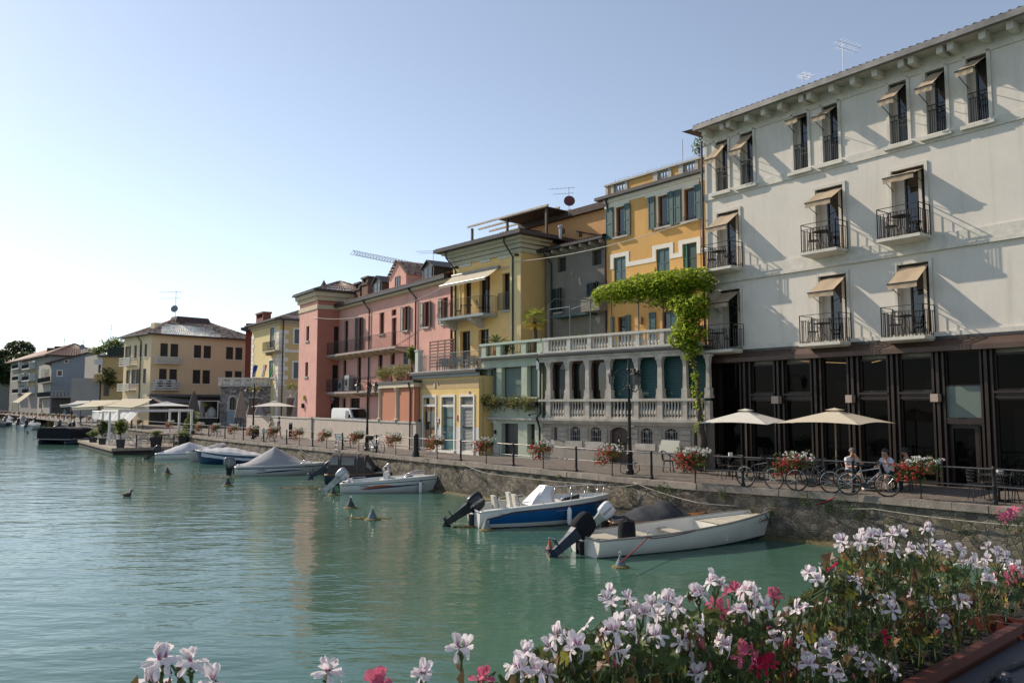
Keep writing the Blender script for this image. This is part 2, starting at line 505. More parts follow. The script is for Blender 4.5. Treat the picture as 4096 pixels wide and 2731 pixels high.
def shutter(parent,F,s0,s1,c,e,d=.03,mat=None,slats=True,label=None):
 """leaf lying in the facade plane"""
 mb=MB();w=.06
 mb.box(F,s0,s0+w,d,d+.04,c,e).box(F,s1-w,s1,d,d+.04,c,e)
 for z in(c,(c+e)/2-w/2,e-w):mb.box(F,s0+w,s1-w,d,d+.038,z,z+w)
 if slats:
  n=max(6,int((e-c)/.075))
  for i in range(n):
   z=c+w+(e-c-2*w)*(i+.5)/n
   mb.hexa([F.W(s0+w,d+.030,z-.030),F.W(s1-w,d+.030,z-.030),F.W(s1-w,d+.036,z-.026),F.W(s0+w,d+.036,z-.026),F.W(s0+w,d+.004,z+.022),F.W(s1-w,d+.004,z+.022),F.W(s1-w,d+.010,z+.026),F.W(s0+w,d+.010,z+.026)])
 else:
  mb.box(F,s0+w,s1-w,d+.008,d+.022,c+w,e-w)
 return mb.build('shutter',mat or GREEN_SH,parent,label=label)
def leaf(parent,F,s,w,c,e,ang,mat=None,slats=True):
 """shutter leaf swung out from its hinge at s; ang from the wall plane"""
 G=Fr(F.W(s,.02,0).xy,(F.u*math.cos(ang)+F.n*math.sin(ang)))
 return shutter(parent,G,0,w,c,e,-.02,mat,slats)
def surround(mb,F,a,b,c,e,w=.12,d1=.035,bottom=False):
 mb.box(F,a-w,a,-.02,d1,c,e+w).box(F,b,b+w,-.02,d1,c,e+w).box(F,a,b,-.02,d1-.002,e,e+w)
 if bottom:mb.box(F,a-w-.06,b+w+.06,-.02,d1+.09,c-.1,c)
def rail(parent,pts,z,h,gap=.11,r=.009,mat=None,top2=None,name='railing'):
 """iron railing along a polyline of (x, y)"""
 mb=MB()
 for i in range(len(pts)-1):
  a,b2=Vector(pts[i]),Vector(pts[i+1])
  A,B=Vector((a.x,a.y,0)),Vector((b2.x,b2.y,0))
  mb.bar(A+Vector((0,0,z+h)),B+Vector((0,0,z+h)),.045,.018)
  mb.bar(A+Vector((0,0,z+.08)),B+Vector((0,0,z+.08)),.03,.012)
  ht=h
  if top2:
   mb.bar(A+Vector((0,0,z+h-top2)),B+Vector((0,0,z+h-top2)),.03,.012);ht=h-top2
  n=max(1,round((B-A).length/gap))
  for k in range(n+1):
   p=A.lerp(B,k/n)
   mb.bar(p+Vector((0,0,z+.02)),p+Vector((0,0,z+(ht if 0<k<n else h))),r*2 if 0<k<n else .028)
 return mb.build(name,mat or IRON,parent)
def pipe(parent,pts,r=.045,mat=None,name='downpipe'):
 return MB().tube(pts,r,8).build(name,mat or GUTTER,parent,smooth=True,angle=40)
def baluster_mb(p,h,r=.085,n=10):
 prof=[(.9,0),(.9,.07),(.55,.08),(.5,.12),(.85,.16),(1.0,.26),(.9,.36),(.62,.55),(.45,.72),(.42,.80),(.6,.82),(.6,.86),(.45,.88),(.8,.93),(.85,1.0)]
 return MB().lathe([(q*r,z*h)for q,z in prof],p,n)
def tiles(mb,P,U,V,w,l,pitch=.22,rows=None,amp=.05):
 """corrugated clay tiles over a slope: P origin, U along eave, V up slope; w along eave, l up-slope (callable clip not needed)"""
 pass
def arch_top(mb,F,a,b,zs,rise,ztop,d=0.0,depth=.2,n=10):
 """fills the spandrels of a rectangular opening so that its head becomes a segmental arch"""
 cxm=(a+b)/2;hw=(b-a)/2
 rad=(hw*hw+rise*rise)/(2*rise);zc=zs+rise-rad
 pr=[(a+(b-a)*i/n,zc+math.sqrt(max(0,rad*rad-(a+(b-a)*i/n-cxm)**2)))for i in range(n+1)]
 for i in range(n):
  (s,z),(s2,z2)=pr[i],pr[i+1]
  mb.poly([F.W(s,d,z),F.W(s2,d,z2),F.W(s2,d,ztop),F.W(s,d,ztop)])
  mb.poly([F.W(s,d,z),F.W(s2,d,z2),F.W(s2,d-depth,z2),F.W(s,d-depth,z)])
def roof_slope(mb,a,b,a2,b2,pitch=.22,amp=.035,steps=None):
 """roof plane between eave a-b and upper edge a2-b2, laid with rows of half-round tiles"""
 a,b,a2,b2=map(Vector,(a,b,a2,b2))
 n=(b-a).cross(a2-a).normalized()
 if n.z<0:n=-n
 nu=max(2,int((b-a).length/pitch))*4;nv=steps or max(2,int((a2-a).length/.4))
 for j in range(nv):
  v0,v1=j/nv,(j+1)/nv
  base=len(mb.v)
  for v,lift in((v0,.03),(v1,.0)):
   for i in range(nu+1):
    u=i/nu
    p=a.lerp(b,u).lerp(a2.lerp(b2,u),v)
    ph=(i%4)/4
    hgt=amp*(math.cos(2*math.pi*ph)*.5+.5)+lift+rnd(-.003,.003)
    mb.v.append(p+n*hgt)
  for i in range(nu):
   mb.f.append((base+i,base+i+1,base+nu+1+i+1,base+nu+1+i))
 return mb
 #  white hotel
HF=street(36.5,(8.62,34.6))
avg=lambda*q:sum(q)/len(q)
ht=thing('hotel','white four storey hotel with beige window awnings above a dark glass ground floor','building',HF.W(0,0,0))
HW=plaster('white render',(.63,.585,.525),(.36,.33,.27),.42,.05,.3)
HSTONE=M_('hotel stone trim',(.55,.52,.46),.8,0,.14,3,.4,20)
BEIGE=M_('beige lacquer',(.52,.47,.40),.5,0,.06)
AWN=fabric('beige canvas',(.52,.41,.295),.3)
def ur_ll(k,ur,ll):
 s1,z1=HF.hit(k,*ur);s0,z0=HF.hit(k,*ll);return[s0,s1,z0,z1]
top=[ur_ll('h1',(378,660),(243,1185)),ur_ll('h1',(605,585),(463,1130)),ur_ll('h1',(1095,420),(938,1000)),ur_ll('h1',(1368,325),(1200,930)),ur_ll('h2',(540,680),(350,1325)),ur_ll('h2',(885,560),(680,1235)),ur_ll('h2',(1262,425),(1045,1140))]
zt0,zt1=avg(*[q[2]for q in top]),avg(*[q[3]for q in top])
sw=.11
top=[(q[0]+sw,q[1]-sw,zt0,zt1-sw)for q in top]
def door(k1,ur,k2,lx,ly):
 s1,z1=HF.hit(k1,*ur);s0,_=HF.hit(k2,lx,ly);return[s0,s1,0,z1]
f3=[door('h1',(480,1290),'h1',250,1380),door('h1',(1415,1060),'h1',1128,1280),door('h2',(702,1432),'h2',352,1560)]
f2=[door('h3',(492,545),'h3',266,600),door('h3',(1447,398),'h3',1155,520),door('h4',(744,738),'h4',405,860)]
z3=avg(HF.hit('h3',490,388)[1],HF.hit('h3',1438,232)[1],HF.hit('h4',735,533)[1])
z2=avg(HF.hit('h3',508,1122)[1],HF.hit('h3',1466,1052)[1],HF.hit('h4',775,1445)[1])
zh3,zh2=avg(*[q[3]for q in f3]),avg(*[q[3]for q in f2])
f3=[(q[0]+sw,q[1]-sw,z3+.03,zh3-sw)for q in f3]
f2=[(q[0]+sw,q[1]-sw,z2+.03,zh2-sw)for q in f2]
zs1=avg(HF.hit('h1',205,1243)[1],HF.hit('h2',0,1466)[1]);zs2=avg(HF.hit('h3',205,540)[1],HF.hit('h4',0,800)[1])
zc0,zc1=HF.hit('h3',700,1218)[1],HF.hit('h3',560,1135)[1]
de=.85;se,ze=HF.hit('h1',52,612,de)
SEND=24.0
zw1=ze+.02
print('se',se,ze);print('hotel',round(zt0,2),round(zt1,2),'f3',round(z3,2),round(zh3,2),'f2',round(z2,2),round(zh2,2),'strings',round(zs1,2),round(zs2,2),'cornice',round(zc0,2),round(zc1,2),'eave d,z',round(de,2),round(ze,2),'wall top',zw1)
print([tuple(round(x,2)for x in q)for q in top+f3+f2])
holes=top+f3+f2
mb=MB();mb.wall(HF,0,SEND,zc0,zw1,holes,.3)
mb.box(HF,0,SEND,-9,-.32,0,zw1-.3)
HE=HF.side(0)
mb.poly([HF.W(0,0,zc0),HF.W(0,-.4,zc0),HF.W(0,-.4,zw1),HF.W(0,0,zw1)])
mb.build('wall',HW,ht)
mb=MB()
mb.box(HF,-.06,SEND,-.02,.06,zs1,zs1+.30).box(HF,-.08,SEND,-.02,.11,zs2,zs2+.13).box(HF,-.06,SEND,-.02,.07,zs2+.13,zs2+.55)
mb.box(HF,-.04,SEND,-.02,.09,z2-.14,z2+.16)
mb.box(HF,-.03,SEND,-.02,.05,zw1-.52,zw1-.002)
mb.build('string_course',HSTONE,ht)
for i,q in enumerate(holes):
 mb=MB();surround(mb,HF,*q,w=sw,d1=.05)
 if i<7:mb.box(HF,q[0]-.2,q[1]+.2,-.02,.2,zt0-.12,zt0+.002)
 mb.build('window_surround',HSTONE,ht)
zso=zw1-.02
mb=MB();mb.box(HF,se+.05,SEND,-.1,de-.02,zso,zso+.1);mb.build('soffit',M_('soffit board',(.42,.39,.345),.8,0,.15),ht)
br=[('h1',128,640),('h1',285,585),('h1',342,562),('h1',508,505),('h1',655,450),('h1',803,395),('h1',993,330),('h1',1063,305),('h1',1262,232),('h1',1452,165),('h2',200,655),('h2',435,570),('h2',525,535),('h2',780,440),('h2',875,405),('h2',1157,305),('h2',1405,205)]
bd=de-.22
bs=[HF.hit(k,x,y,bd)[0]for k,x,y in br]
bs+=[bs[-1]+q for q in(1.1,1.5,2.6,3.7)]
for s in bs:MB().box(HF,s,s+.20,-.02,bd,zso-.27,zso-.002).build('eave_bracket',HSTONE,ht)
mb=MB()
mb.box(HF,se,SEND,de-.14,de+.05,ze-.02,ze+.19)
mb.build('gutter',M_('weathered zinc',(.16,.155,.15),.55,.3,.35,1.5),ht)
mb=MB();ev0,ev1=HF.W(se-.05,de-.04,ze+.17),HF.W(SEND,de-.04,ze+.17)
roof_slope(mb,ev0,ev1,HF.W(2.5,-5,ze+2.3),HF.W(SEND,-5,ze+2.3),.26,.06,14)
mb.poly([HF.W(-.6,de-.04,ze+.16),HF.W(2.5,-5,ze+2.28),HF.W(-.6,-9,ze+.16)])
mb.build('roof',TILE_DK,ht,smooth=True,angle=60)
BLK=M_('dark window frame',(.016,.013,.012),.5)
for i,q in enumerate(holes):
 a,b,c,e=q
 w=b-a
 mb=MB()
 mb.box(HF,a,a+w*.30,-.28,-.2,c,e)
 mb.build('door_leaf',BEIGE,ht)
 o=window(ht,HF,a+w*.30,b-w*(.0 if i<7 else .24),c,e,-.2,BLK,GLASS,.06,0,0,name='casement_window' if i<7 else 'balcony_door')
 if i>=7:
  mb=MB();mb.box(HF,b-w*.27,b-w*.18,-.27,-.17,c,e);mb.build('door_leaf',BEIGE,ht)
  window(ht,HF,b-w*.18,b,c,e,-.2,BLK,GLASS,.04,0,0,name='casement_window')
 if i<7:
  mb=MB();W=HF.W
  for zz in(c+.06,c+.92,c+1.10):mb.box(HF,a,b,-.06,-.035,zz,zz+.03)
  n=9
  for k in range(1,n):
   s=a+w*k/n;mb.box(HF,s-.009,s+.009,-.057,-.039,c+.06,c+.92)
  for k in(2,4,5,7):
   s=a+w*k/n;mb.box(HF,s-.009,s+.009,-.057,-.039,c+.92,c+1.10)
  mb.box(HF,a+w*.45,b,-.057,-.04,c+.70,c+.73)
  mb.build('railing',IRON,ht)
def balcony(F,b,z,wallrt,fr,fl,k,door,slab=.17):
 s1,d1=F.on(k,fr[0],fr[1],z);s0,d0=F.on(k,fl[0],fl[1],z)
 return s0,s1,(d0+d1)/2
bal=[]
for k,fl,fr,z in(('h3',(135,415),(372,378),z3),('h3',(1025,258),(1320,207),z3),('h4',(275,578),(622,520),z3),('h3',(148,1137),(385,1120),z2),('h3',(1048,1072),(1348,1048),z2),('h4',(305,1467),(660,1440),z2)):
 q=balcony(HF,None,z,None,fr,fl,k,None);bal.append(q+(z,))
print('bal',[tuple(round(x,2)for x in q)for q in bal])
PD=.85
CHS=[]
for i,(s0,s1,d,z)in enumerate(bal):
 dr=(f3+f2)[i]
 a,b=min(s0,dr[0]-.2),max(s1,dr[1]+.16)
 mb=MB();mb.hexa([HF.W(a+.05,0,z-.16),HF.W(b-.05,0,z-.16),HF.W(b-.03,PD-.05,z-.11),HF.W(a+.03,PD-.05,z-.11),HF.W(a+.05,0,z-.08),HF.W(b-.05,0,z-.08),HF.W(b-.03,PD-.05,z-.08),HF.W(a+.03,PD-.05,z-.08)])
 mb.box(HF,a,b,.002,PD,z-.09,z+.02)
 o=mb.build('balcony',HSTONE,ht)
 rail(o,[HF.W(a+.04,.02,0).xy,HF.W(a+.04,PD-.05,0).xy,HF.W(b-.04,PD-.05,0).xy,HF.W(b-.04,.02,0).xy],z,1.08,.125,.010,DARK_METAL,.2)
 CHS.append((a,b,z))
bars=[('h1',(140,880),(262,850)),('h1',(360,800),(490,768)),('h1',(853,535),(1000,485)),('h1',(1095,500),(1250,457)),('h2',(233,918),(418,865)),('h2',(567,810),(765,748)),('h2',(922,658),(1140,588)),('h1',(155,1495),(355,1445)),('h1',(1040,1268),(1288,1210)),('4',(1295,1125),(1500,1078)),('h3',(170,710),(370,688)),('h3',(1062,612),(1318,580)),('h4',(315,990),(635,940))]
wn=['nearest the left corner','second from the left corner','third from left corner, nearly rolled up','fourth from the left corner','fifth from the left corner','sixth from the left corner','last before the right edge',]
fl3=['left','middle','right']
for i,(k,l,r_)in enumerate(bars):
 a,b,c,e=holes[i]
 dl_,zl=HF.hit_s(k,l[0],l[1],a+.05);dr_,zr=HF.hit_s(k,r_[0],r_[1],b-.05)
 d,z=avg(dl_,dr_),avg(zl,zr)
 d=max(.3,min(1.3,d))
 lab=('beige awning on the white hotel top floor, %s'%wn[i])if i<7 else('beige awning over the %s %s floor balcony of the white hotel'%(fl3[(i-7)%3],'third' if i<10 else 'second'))
 rt=thing('window_awning',lab,'awning',HF.W((a+b)/2,0,e),group='beige awnings on the white hotel')
 zt=e-.06;d00=-.12
 mb=MB()
 def surf(u,v,a=a,b=b,d=d,z=z,zt=zt):
  s=a+.05+(b-a-.1)*u
  sag=-.045*math.sin(math.pi*v)*(1-abs(2*u-1)**3)+.015*math.sin(9*u+i)
  return HF.W(s,d00+(d-d00)*v,zt+(z-zt)*v+sag)
 mb.grid(8,8,surf)
 mb.grid(12,2,lambda u,v:HF.W(a+.05+(b-a-.1)*u,d+.012*math.sin(u*14+i)*v,z-.02-.17*v+.012*math.sin(u*9+2*i)*v))
 mb.build('canvas',AWN,rt,smooth=True)
 mb=MB();mb.tube([HF.W(a+.03,d+.015,z),HF.W(b-.03,d+.015,z)],.02,6)
 for s in(a+.04,b-.04):mb.tube([HF.W(s,d,z),HF.W(s,-.02,z-.32)],.014,5)
 mb.tube([HF.W(a+.02,d00,zt+.02),HF.W(b-.02,d00,zt+.02)],.045,8)
 mb.build('awning_frame',IRON,rt)
def make_iron_chair(name,label,group):
 t=thing(name,label,'chair',group=group)
 MB().lathe([(.0,.43),(.2,.43),(.21,.445),(.2,.46),(0,.46)],n=12).build('seat',IRON,t)
 for sx in(-1,1):
  for sy in(-1,1):MB().tube([(sx*.13,sy*.13,.44),(sx*.19,sy*.19,0)],.011,5).build('leg',IRON,t)
 mb=MB();mb.tube([(-.19,-.15,.44),(-.2,-.2,.7),(-.13,-.23,.88),(0,-.24,.92),(.13,-.23,.88),(.2,-.2,.7),(.19,-.15,.44)],.011,5)
 for z in(.6,.74):mb.tube([(-.2,-.19,z),(.2,-.19,z)],.008,5)
 for x in(-.08,.08):mb.tube([(x,-.17,.46),(x,-.235,.9)],.008,5)
 mb.build('backrest',IRON,t)
 return t
def make_iron_table(label,group):
 t=thing('bistro_table',label,'table',group=group)
 MB().lathe([(.0,.70),(.3,.70),(.31,.715),(.3,.73),(0,.73)],n=16).build('tabletop',IRON,t)
 for k in range(3):
  a=k*2.094+.3;MB().tube([(.05*math.cos(a),.05*math.sin(a),.7),(.04*math.cos(a),.04*math.sin(a),.35),(.24*math.cos(a),.24*math.sin(a),0)],.012,5).build('leg',IRON,t)
 return t
c0=t0=None
fn=['left third floor','middle third floor','right third floor','left second floor','middle second floor','right second floor']
for i,(a,b,z)in enumerate(CHS):
 lc='black iron chair on the %s balcony of the hotel, '%fn[i]
 lt='round black bistro table on the %s balcony of the white hotel'%fn[i]
 w=b-a
 for kx,rz,l2 in((.24,.9,'left of the table'),(.80,-1.3,'right of the table')):
  p=HF.W(a+w*kx,.5,z+.02)
  if c0 is None:c0=make_iron_chair('bistro_chair',lc+l2,'iron chairs on the hotel balconies');c0.location=p;c0.rotation_euler.z=HF.ang()+rz
  else:dup(c0,p,HF.ang()+rz,lc+l2)
 p=HF.W(a+w*.52,.62,z+.02)
 if t0 is None:t0=make_iron_table(lt,'iron tables on the hotel balconies');t0.location=p
 else:dup(t0,p,HF.ang(),lt)
 # ---- ground floor: bronze posts, dark glass, transoms
G0=HF.shifted(-.05)
gs=lambda k,x,y:HF.hit(k,x,y,0)[0]
zg=zc0
bays=[(('h5',290,300),('h5',472,300),None),(('h5',570,300),('h5',775,300),1),(('h5',868,300),('h5',1105,300),1),(('h5',1205,300),('h5',1435,300),None),(('h6',95,300),('h6',345,300),1),(('h6',452,300),('h6',750,300),1),(('h6',862,300),('h6',1180,300),2),(('h6',1300,300),('h6',1700,300),1)]
zt_lo=avg(HF.hit('h5',660,452)[1],HF.hit('h6',600,430)[1]);zt_hi=avg(HF.hit('h5',660,390)[1],HF.hit('h6',600,378)[1])
BR=M_('bronze cladding',(.028,.018,.014),.45,.35,.25,2.5)
BS=[(gs(*l),gs(*r_),t_)for l,r_,t_ in bays]
print('bays',[(round(a,2),round(b,2))for a,b,_ in BS],'transom',zt_lo,zt_hi)
mb=MB();prev=0.02
for a,b,t_ in BS:
 w=a-prev
 mb.box(HF,prev,a,-.22,-.05,0,zg)
 mb.box(HF,prev,prev+.07,-.05,.05,0,zg).box(HF,a-.07,a,-.05,.05,0,zg)
 if w>.3:mb.box(HF,(prev+a)/2-.05,(prev+a)/2+.05,-.05,.09,0,zg)
 prev=b
mb.box(HF,prev,SEND,-.22,-.02,0,zg)
for a,b,t_ in BS:mb.box(HF,a,b,-.2,-.1,0,.1)
mb.build('bronze_post',BR,ht)
for a,b,t_ in BS:
 if t_==2:continue
 if t_ is None:window(ht,HF,a,b,.1,zg,-.08,BR,GLASS_SHOP,.05,0,0,name='shop_window')
 else:
  window(ht,HF,a,b,.1,zt_lo,-.08,BR,GLASS_SHOP,.05,0,0,name='shop_window')
  window(ht,HF,a,b,zt_hi,zg-.12,-.08,BR,GLASS_SHOP,.07,0,0,name='shop_window')
  mb=MB();mb.box(HF,a,b,-.16,.02,zt_lo,zt_lo+.08).box(HF,a,b,-.16,-.03,zt_lo+.08,zt_hi-.07).box(HF,a-.03,b+.03,-.16,.08,zt_hi-.07,zt_hi)
  mb.build('transom',BR,ht)
a,b,_=BS[6]
zd=HF.hit('h6',1000,645)[1];zgp=HF.hit('h6',1000,322)[1];zgl=HF.hit('h6',1000,603)[1]
window(ht,HF,a,b,zgp,zg,-.08,BR,GLASS_SHOP,.05,0,0,name='shop_window')
MB().box(HF,a,b,-.14,-.06,zgl,zgp-.002).build('transom_panel',M_('grey green panel',(.115,.15,.125),.4,0,.05),ht)
MB().box(HF,a,b,-.18,.03,zd-.06,zgl-.002).build('transom',BR,ht)
window(ht,HF,a+.02,a+(b-a)*.84,.02,zd-.08,-.12,BR,GLASS_SHOP,.12,0,0,name='entrance_door')
window(ht,HF,a+(b-a)*.86,b,.02,zd-.08,-.1,BR,GLASS_SHOP,.03,0,0,name='shop_window')
mb=MB();mb.prism(HF.side(SEND),[(-.34,zc0+.0),(.0,zc0+.0),(.0,zc1),(-.10,zc1),(-.34,zc0+.17)],0,-SEND-.0)
mb.build('awning_cassette',M_('brown cassette',(.075,.045,.033),.5,.2,.25,1.2),ht)
MB().box(HF,0,SEND,.0,.13,zc1+.01,zc1+.10).build('conduit',GUTTER,ht)
for k,x0,y0,x1,y1 in(('h5',752,412,815,478),('h5',1415,402,1475,470),('h6',728,392,800,462)):
 s0,s1,z0,z1=HF.rect(k,(x0,y0),(x1,y1),.3)
 MB().box(HF,s0,s1,.08,.32,z0,z1).build('wall_lamp',M_('taupe metal',(.36,.28,.22),.5,.1,.08),ht)
E2=bpy.data.materials.new('warm strip light');E2.use_nodes=True
bs_=E2.node_tree.nodes['Principled BSDF'];bs_.inputs['Base Color'].default_value=(.8,.5,.2,1);bs_.inputs['Emission Color'].default_value=(1,.55,.18,1);bs_.inputs['Emission Strength'].default_value=.4
for k,p,q in(('h5',(1025,98),(1100,104)),('h5',(1240,109),(1432,117)),('h6',(205,111),(330,82))):
 a,za=HF.hit(k,*p,-.125);b,zb=HF.hit(k,*q,-.125)
 MB().bar(HF.W(a,-.122,za),HF.W(b,-.122,zb),.016).build('strip_light',E2,ht)
pipe(ht,[HF.W(-.05,.12,ze-.3),HF.W(-.08,.1,5.5),HF.W(.02,.14,5.2),HF.W(.06,.14,0)],.05)
pipe(ht,[HF.W(.16,.16,zc0),HF.W(.16,.16,.02)],.06)
#  terrace house of grey stone with columns
SF=street(46,(1.55,40.2))
st=thing('stone_house','grey stone house with columned loggia, green roller shutters and a balustraded roof terrace','building',SF.W(0,0,0))
GRANITE=M_('loggia stone',(.46,.42,.36),.85,0,.25,2.0,.5,22)
RUST=plaster('rusticated stone',(.36,.315,.26),(.13,.12,.11),.5,.22,.9)
sx=lambda k,x,y,d=0:SF.hit(k,x,y,d)[0]
sz=lambda k,x,y,d=0:SF.hit(k,x,y,d)[1]
SL=sx('11',2190,1100)
z_led=sz('11',840,792);z_led2=sz('11',840,826)
z_r1=sz('11',850,634);z_cap=sz('11',1000,385);z_beam=sz('11',1000,312);z_gut=sz('11',1000,262)
z_tr1=sz('11',1000,102);z_tb=sz('11',1000,232)
z_pl=avg(sz('11',900,985),sz('11',1160,1002))
print('stone',SL,z_led2,z_led,z_r1,z_cap,z_beam,z_gut,z_tb,z_tr1,z_pl)
win=[(1028,868,1112,992),(1202,870,1292,998),(1630,882,1732,1012),(1836,888,1946,1020)]
gh=[list(SF.rect('11',(a,b+12),(c,d)))for a,b,c,d in win]
zw0,zw1_=avg(*[q[2]for q in gh]),avg(*[q[3]for q in gh])
for q in gh:q[2],q[3]=zw0,zw1_+.1
slots=[list(SF.rect('11',(890,872),(915,982))),list(SF.rect('11',(2085,905),(2117,1035)))]
for q in slots:q[2],q[3]=slots[0][2],slots[0][3]
dr=list(SF.rect('11',(1366,870),(1526,1195)));dr[2]=0;dr[3]+=.02
mb=MB()
mb.wall(SF,0,SL,0,z_pl,[dr],.3,.09)
mb.wall(SF,0,SL,z_pl,z_led2,gh+slots+[dr],.3,.0)
mb.poly([SF.W(0,0,z_pl),SF.W(SL,0,z_pl),SF.W(SL,.09,z_pl),SF.W(0,.09,z_pl)])
for q in gh:arch_top(mb,SF,q[0],q[1],q[3]-.17,.15,q[3],0,.3)
arch_top(mb,SF,dr[0],dr[1],dr[3]-.22,.2,dr[3],0.0,.3)
mb.box(SF,.05,SL,-6,-.32,0,z_led2)
mb.build('wall',RUST,st)
hz=(z_led2-.25-z_pl)/3
for r_ in range(3):
 a_=z_pl+hz*r_+.02;e_=z_pl+hz*(r_+1)-.02
 cuts=sorted([(q[0]-.12,q[1]+.12)for q in gh+slots+[dr]])
 x=.03;mb=MB()
 for lo,hi in cuts+[(SL,SL)]:
  L=lo-x
  if L>.15:
   n=max(1,round(L/.95))
   for k in range(n):mb.box(SF,x+L*k/n+.015,x+L*(k+1)/n-.015,-.01,.045+rnd(0,.01),a_,e_)
  x=hi
 mb.build('rusticated_course',M_('bush hammered stone',(.39,.345,.285),.9,0,.22,2.5,1.0,30),st)
for q in gh:
 s0,s1=q[0]-.22,q[1]+.22
 MB().box(SF,s0,s1,-.05,.13,q[2]-.3,q[2]-.01).build('window_sill',GRANITE,st)
 w_=window(st,SF,q[0],q[1],q[2],q[3],-.2,WOOD_DK,GLASS_DIM,.05,1,0)
 mb=MB()
 for k in range(1,5):s=q[0]+(q[1]-q[0])*k/5;mb.box(SF,s-.008,s+.008,-.06,-.04,q[2],q[3]-.05)
 for zz in(.3,.75):mb.box(SF,q[0],q[1],-.064,-.036,q[2]+(q[3]-q[2])*zz,q[2]+(q[3]-q[2])*zz+.02)
 cxs,czs=(q[0]+q[1])/2,q[2]+(q[3]-q[2])*.72
 for k in range(6):
  aa=k*math.pi/3;mb.tube([SF.W(cxs,-.05,czs),SF.W(cxs+.06*math.cos(aa-.3),-.045,czs+.06*math.sin(aa-.3)),SF.W(cxs+.11*math.cos(aa),-.05,czs+.11*math.sin(aa))],[.02,.03,.01],5)
 mb.build('window_grille',M_('grey iron',(.3,.3,.3),.5,.3,.1),st)
for q in slots:MB().poly([SF.W(q[0],-.28,q[2]),SF.W(q[1],-.28,q[2]),SF.W(q[1],-.28,q[3]),SF.W(q[0],-.28,q[3])]).build('slot_window',DARK,st)
mb=MB();mid=(dr[0]+dr[1])/2
for a,b in((dr[0],mid-.008),(mid+.008,dr[1])):
 mb.box(SF,a,b,-.26,-.18,0.02,dr[3])
 for z0,z1 in((.15,.75),(.9,dr[3]-.45)):mb.box(SF,a+.12,b-.12,-.19,-.155,z0,z1)
dd=mb.build('door',M_('chestnut door',(.06,.03,.018),.5,0,.35,6),st)
MB().box(SF,mid-.1,mid-.06,-.18,-.11,1.0,1.12).build('handle',STEEL,dd)
mb=MB();mb.box(SF,-.1,SL,-.02,.34,z_led2+.08,z_led).box(SF,-.05,SL,-.02,.24,z_led2+.0,z_led2+.079).box(SF,-.02,SL,-.02,.12,z_led2-.09,z_led2-.001)
mb.build('ledge',GRANITE,st)
posts=[(820,866),(980,1030),(1150,1197),(1330,1382),(1568,1618),(1766,1822),(1985,2032),(2185,2225)]
PS=[(sx('11',a,500,.2),sx('11',b,500,.2))for a,b in posts]
DB=.22
mbp=[]
for i,(a,b)in enumerate(PS):
 w=max(.2,min(.30,(b-a)*.8));c_=(a+b)/2
 mb=MB()
 mb.box(SF,c_-w/2-.03,c_+w/2+.03,DB-.26,DB+.06,z_led+.0,z_led+.13)
 mb.box(SF,c_-w/2,c_+w/2,DB-.22,DB+.03,z_led+.13,z_r1-.12)
 mb.box(SF,c_-w/2-.04,c_+w/2+.04,DB-.28,DB+.06,z_r1-.0,z_r1+.13)
 h0=z_r1+.13
 mb.box(SF,c_-w/2-.03,c_+w/2+.03,DB-.24,DB+.04,h0,h0+.30)
 mb.hexa([SF.W(c_-w/2+.01,DB-.2,h0+.3),SF.W(c_+w/2-.01,DB-.2,h0+.3),SF.W(c_+w/2-.01,DB+.0,h0+.3),SF.W(c_-w/2+.01,DB,h0+.3),SF.W(c_-w/2+.03,DB-.19,z_cap),SF.W(c_+w/2-.03,DB-.19,z_cap),SF.W(c_+w/2-.03,DB-.01,z_cap),SF.W(c_-w/2+.03,DB-.01,z_cap)])
 mb.hexa([SF.W(c_-w/2+.03,DB-.19,z_cap),SF.W(c_+w/2-.03,DB-.19,z_cap),SF.W(c_+w/2-.03,DB-.01,z_cap),SF.W(c_-w/2+.03,DB-.01,z_cap),SF.W(c_-w/2-.01,DB-.22,z_beam-.08),SF.W(c_+w/2+.01,DB-.22,z_beam-.08),SF.W(c_+w/2+.01,DB+.04,z_beam-.08),SF.W(c_-w/2-.01,DB+.04,z_beam-.08)])
 mb.box(SF,c_-w/2-.06,c_+w/2+.06,DB-.26,DB+.05,z_beam-.078,z_beam-.001)
 for sg in(-1,1):
  mb.tube([SF.W(c_+sg*(w/2-.02),DB+.04,z_beam-.13),SF.W(c_+sg*(w/2-.02),DB+.06,z_beam-.13)],.05,8)
 mb.build('column',GRANITE,st)
mb=MB();mb.box(SF,0,SL,-.4,DB+.02,z_beam,z_gut-.02).box(SF,-.03,SL,-.4,DB+.08,z_gut-.14,z_gut-.03);mb.build('architrave',GRANITE,st)
MB().box(SF,-.02,SL,DB-.2,DB+.08,z_r1-.12,z_r1-.001).build('loggia_rail',GRANITE,st)
MB().box(SF,0,SL,-6,-.4,z_led2,z_led-.01).build('loggia_floor',GRANITE,st)
for i in range(7):
 a,b=PS[i][1],PS[i+1][0]
 n=5 if i<3 else 6
 for k in range(n):
  s=a+(b-a)*(k+.5)/n;p=SF.W(s,DB-.08,z_led+.08)
  baluster_mb(p,z_r1-.12-z_led-.08,.078,8).build('baluster',GRANITE,st,smooth=True,angle=50)
 MB().box(SF,a-.02,b+.02,DB-.18,DB+.03,z_led,z_led+.08).build('loggia_rail',GRANITE,st)
SHUT=M_('green roller shutter',(.008,.06,.052),.45,0,.08,3)
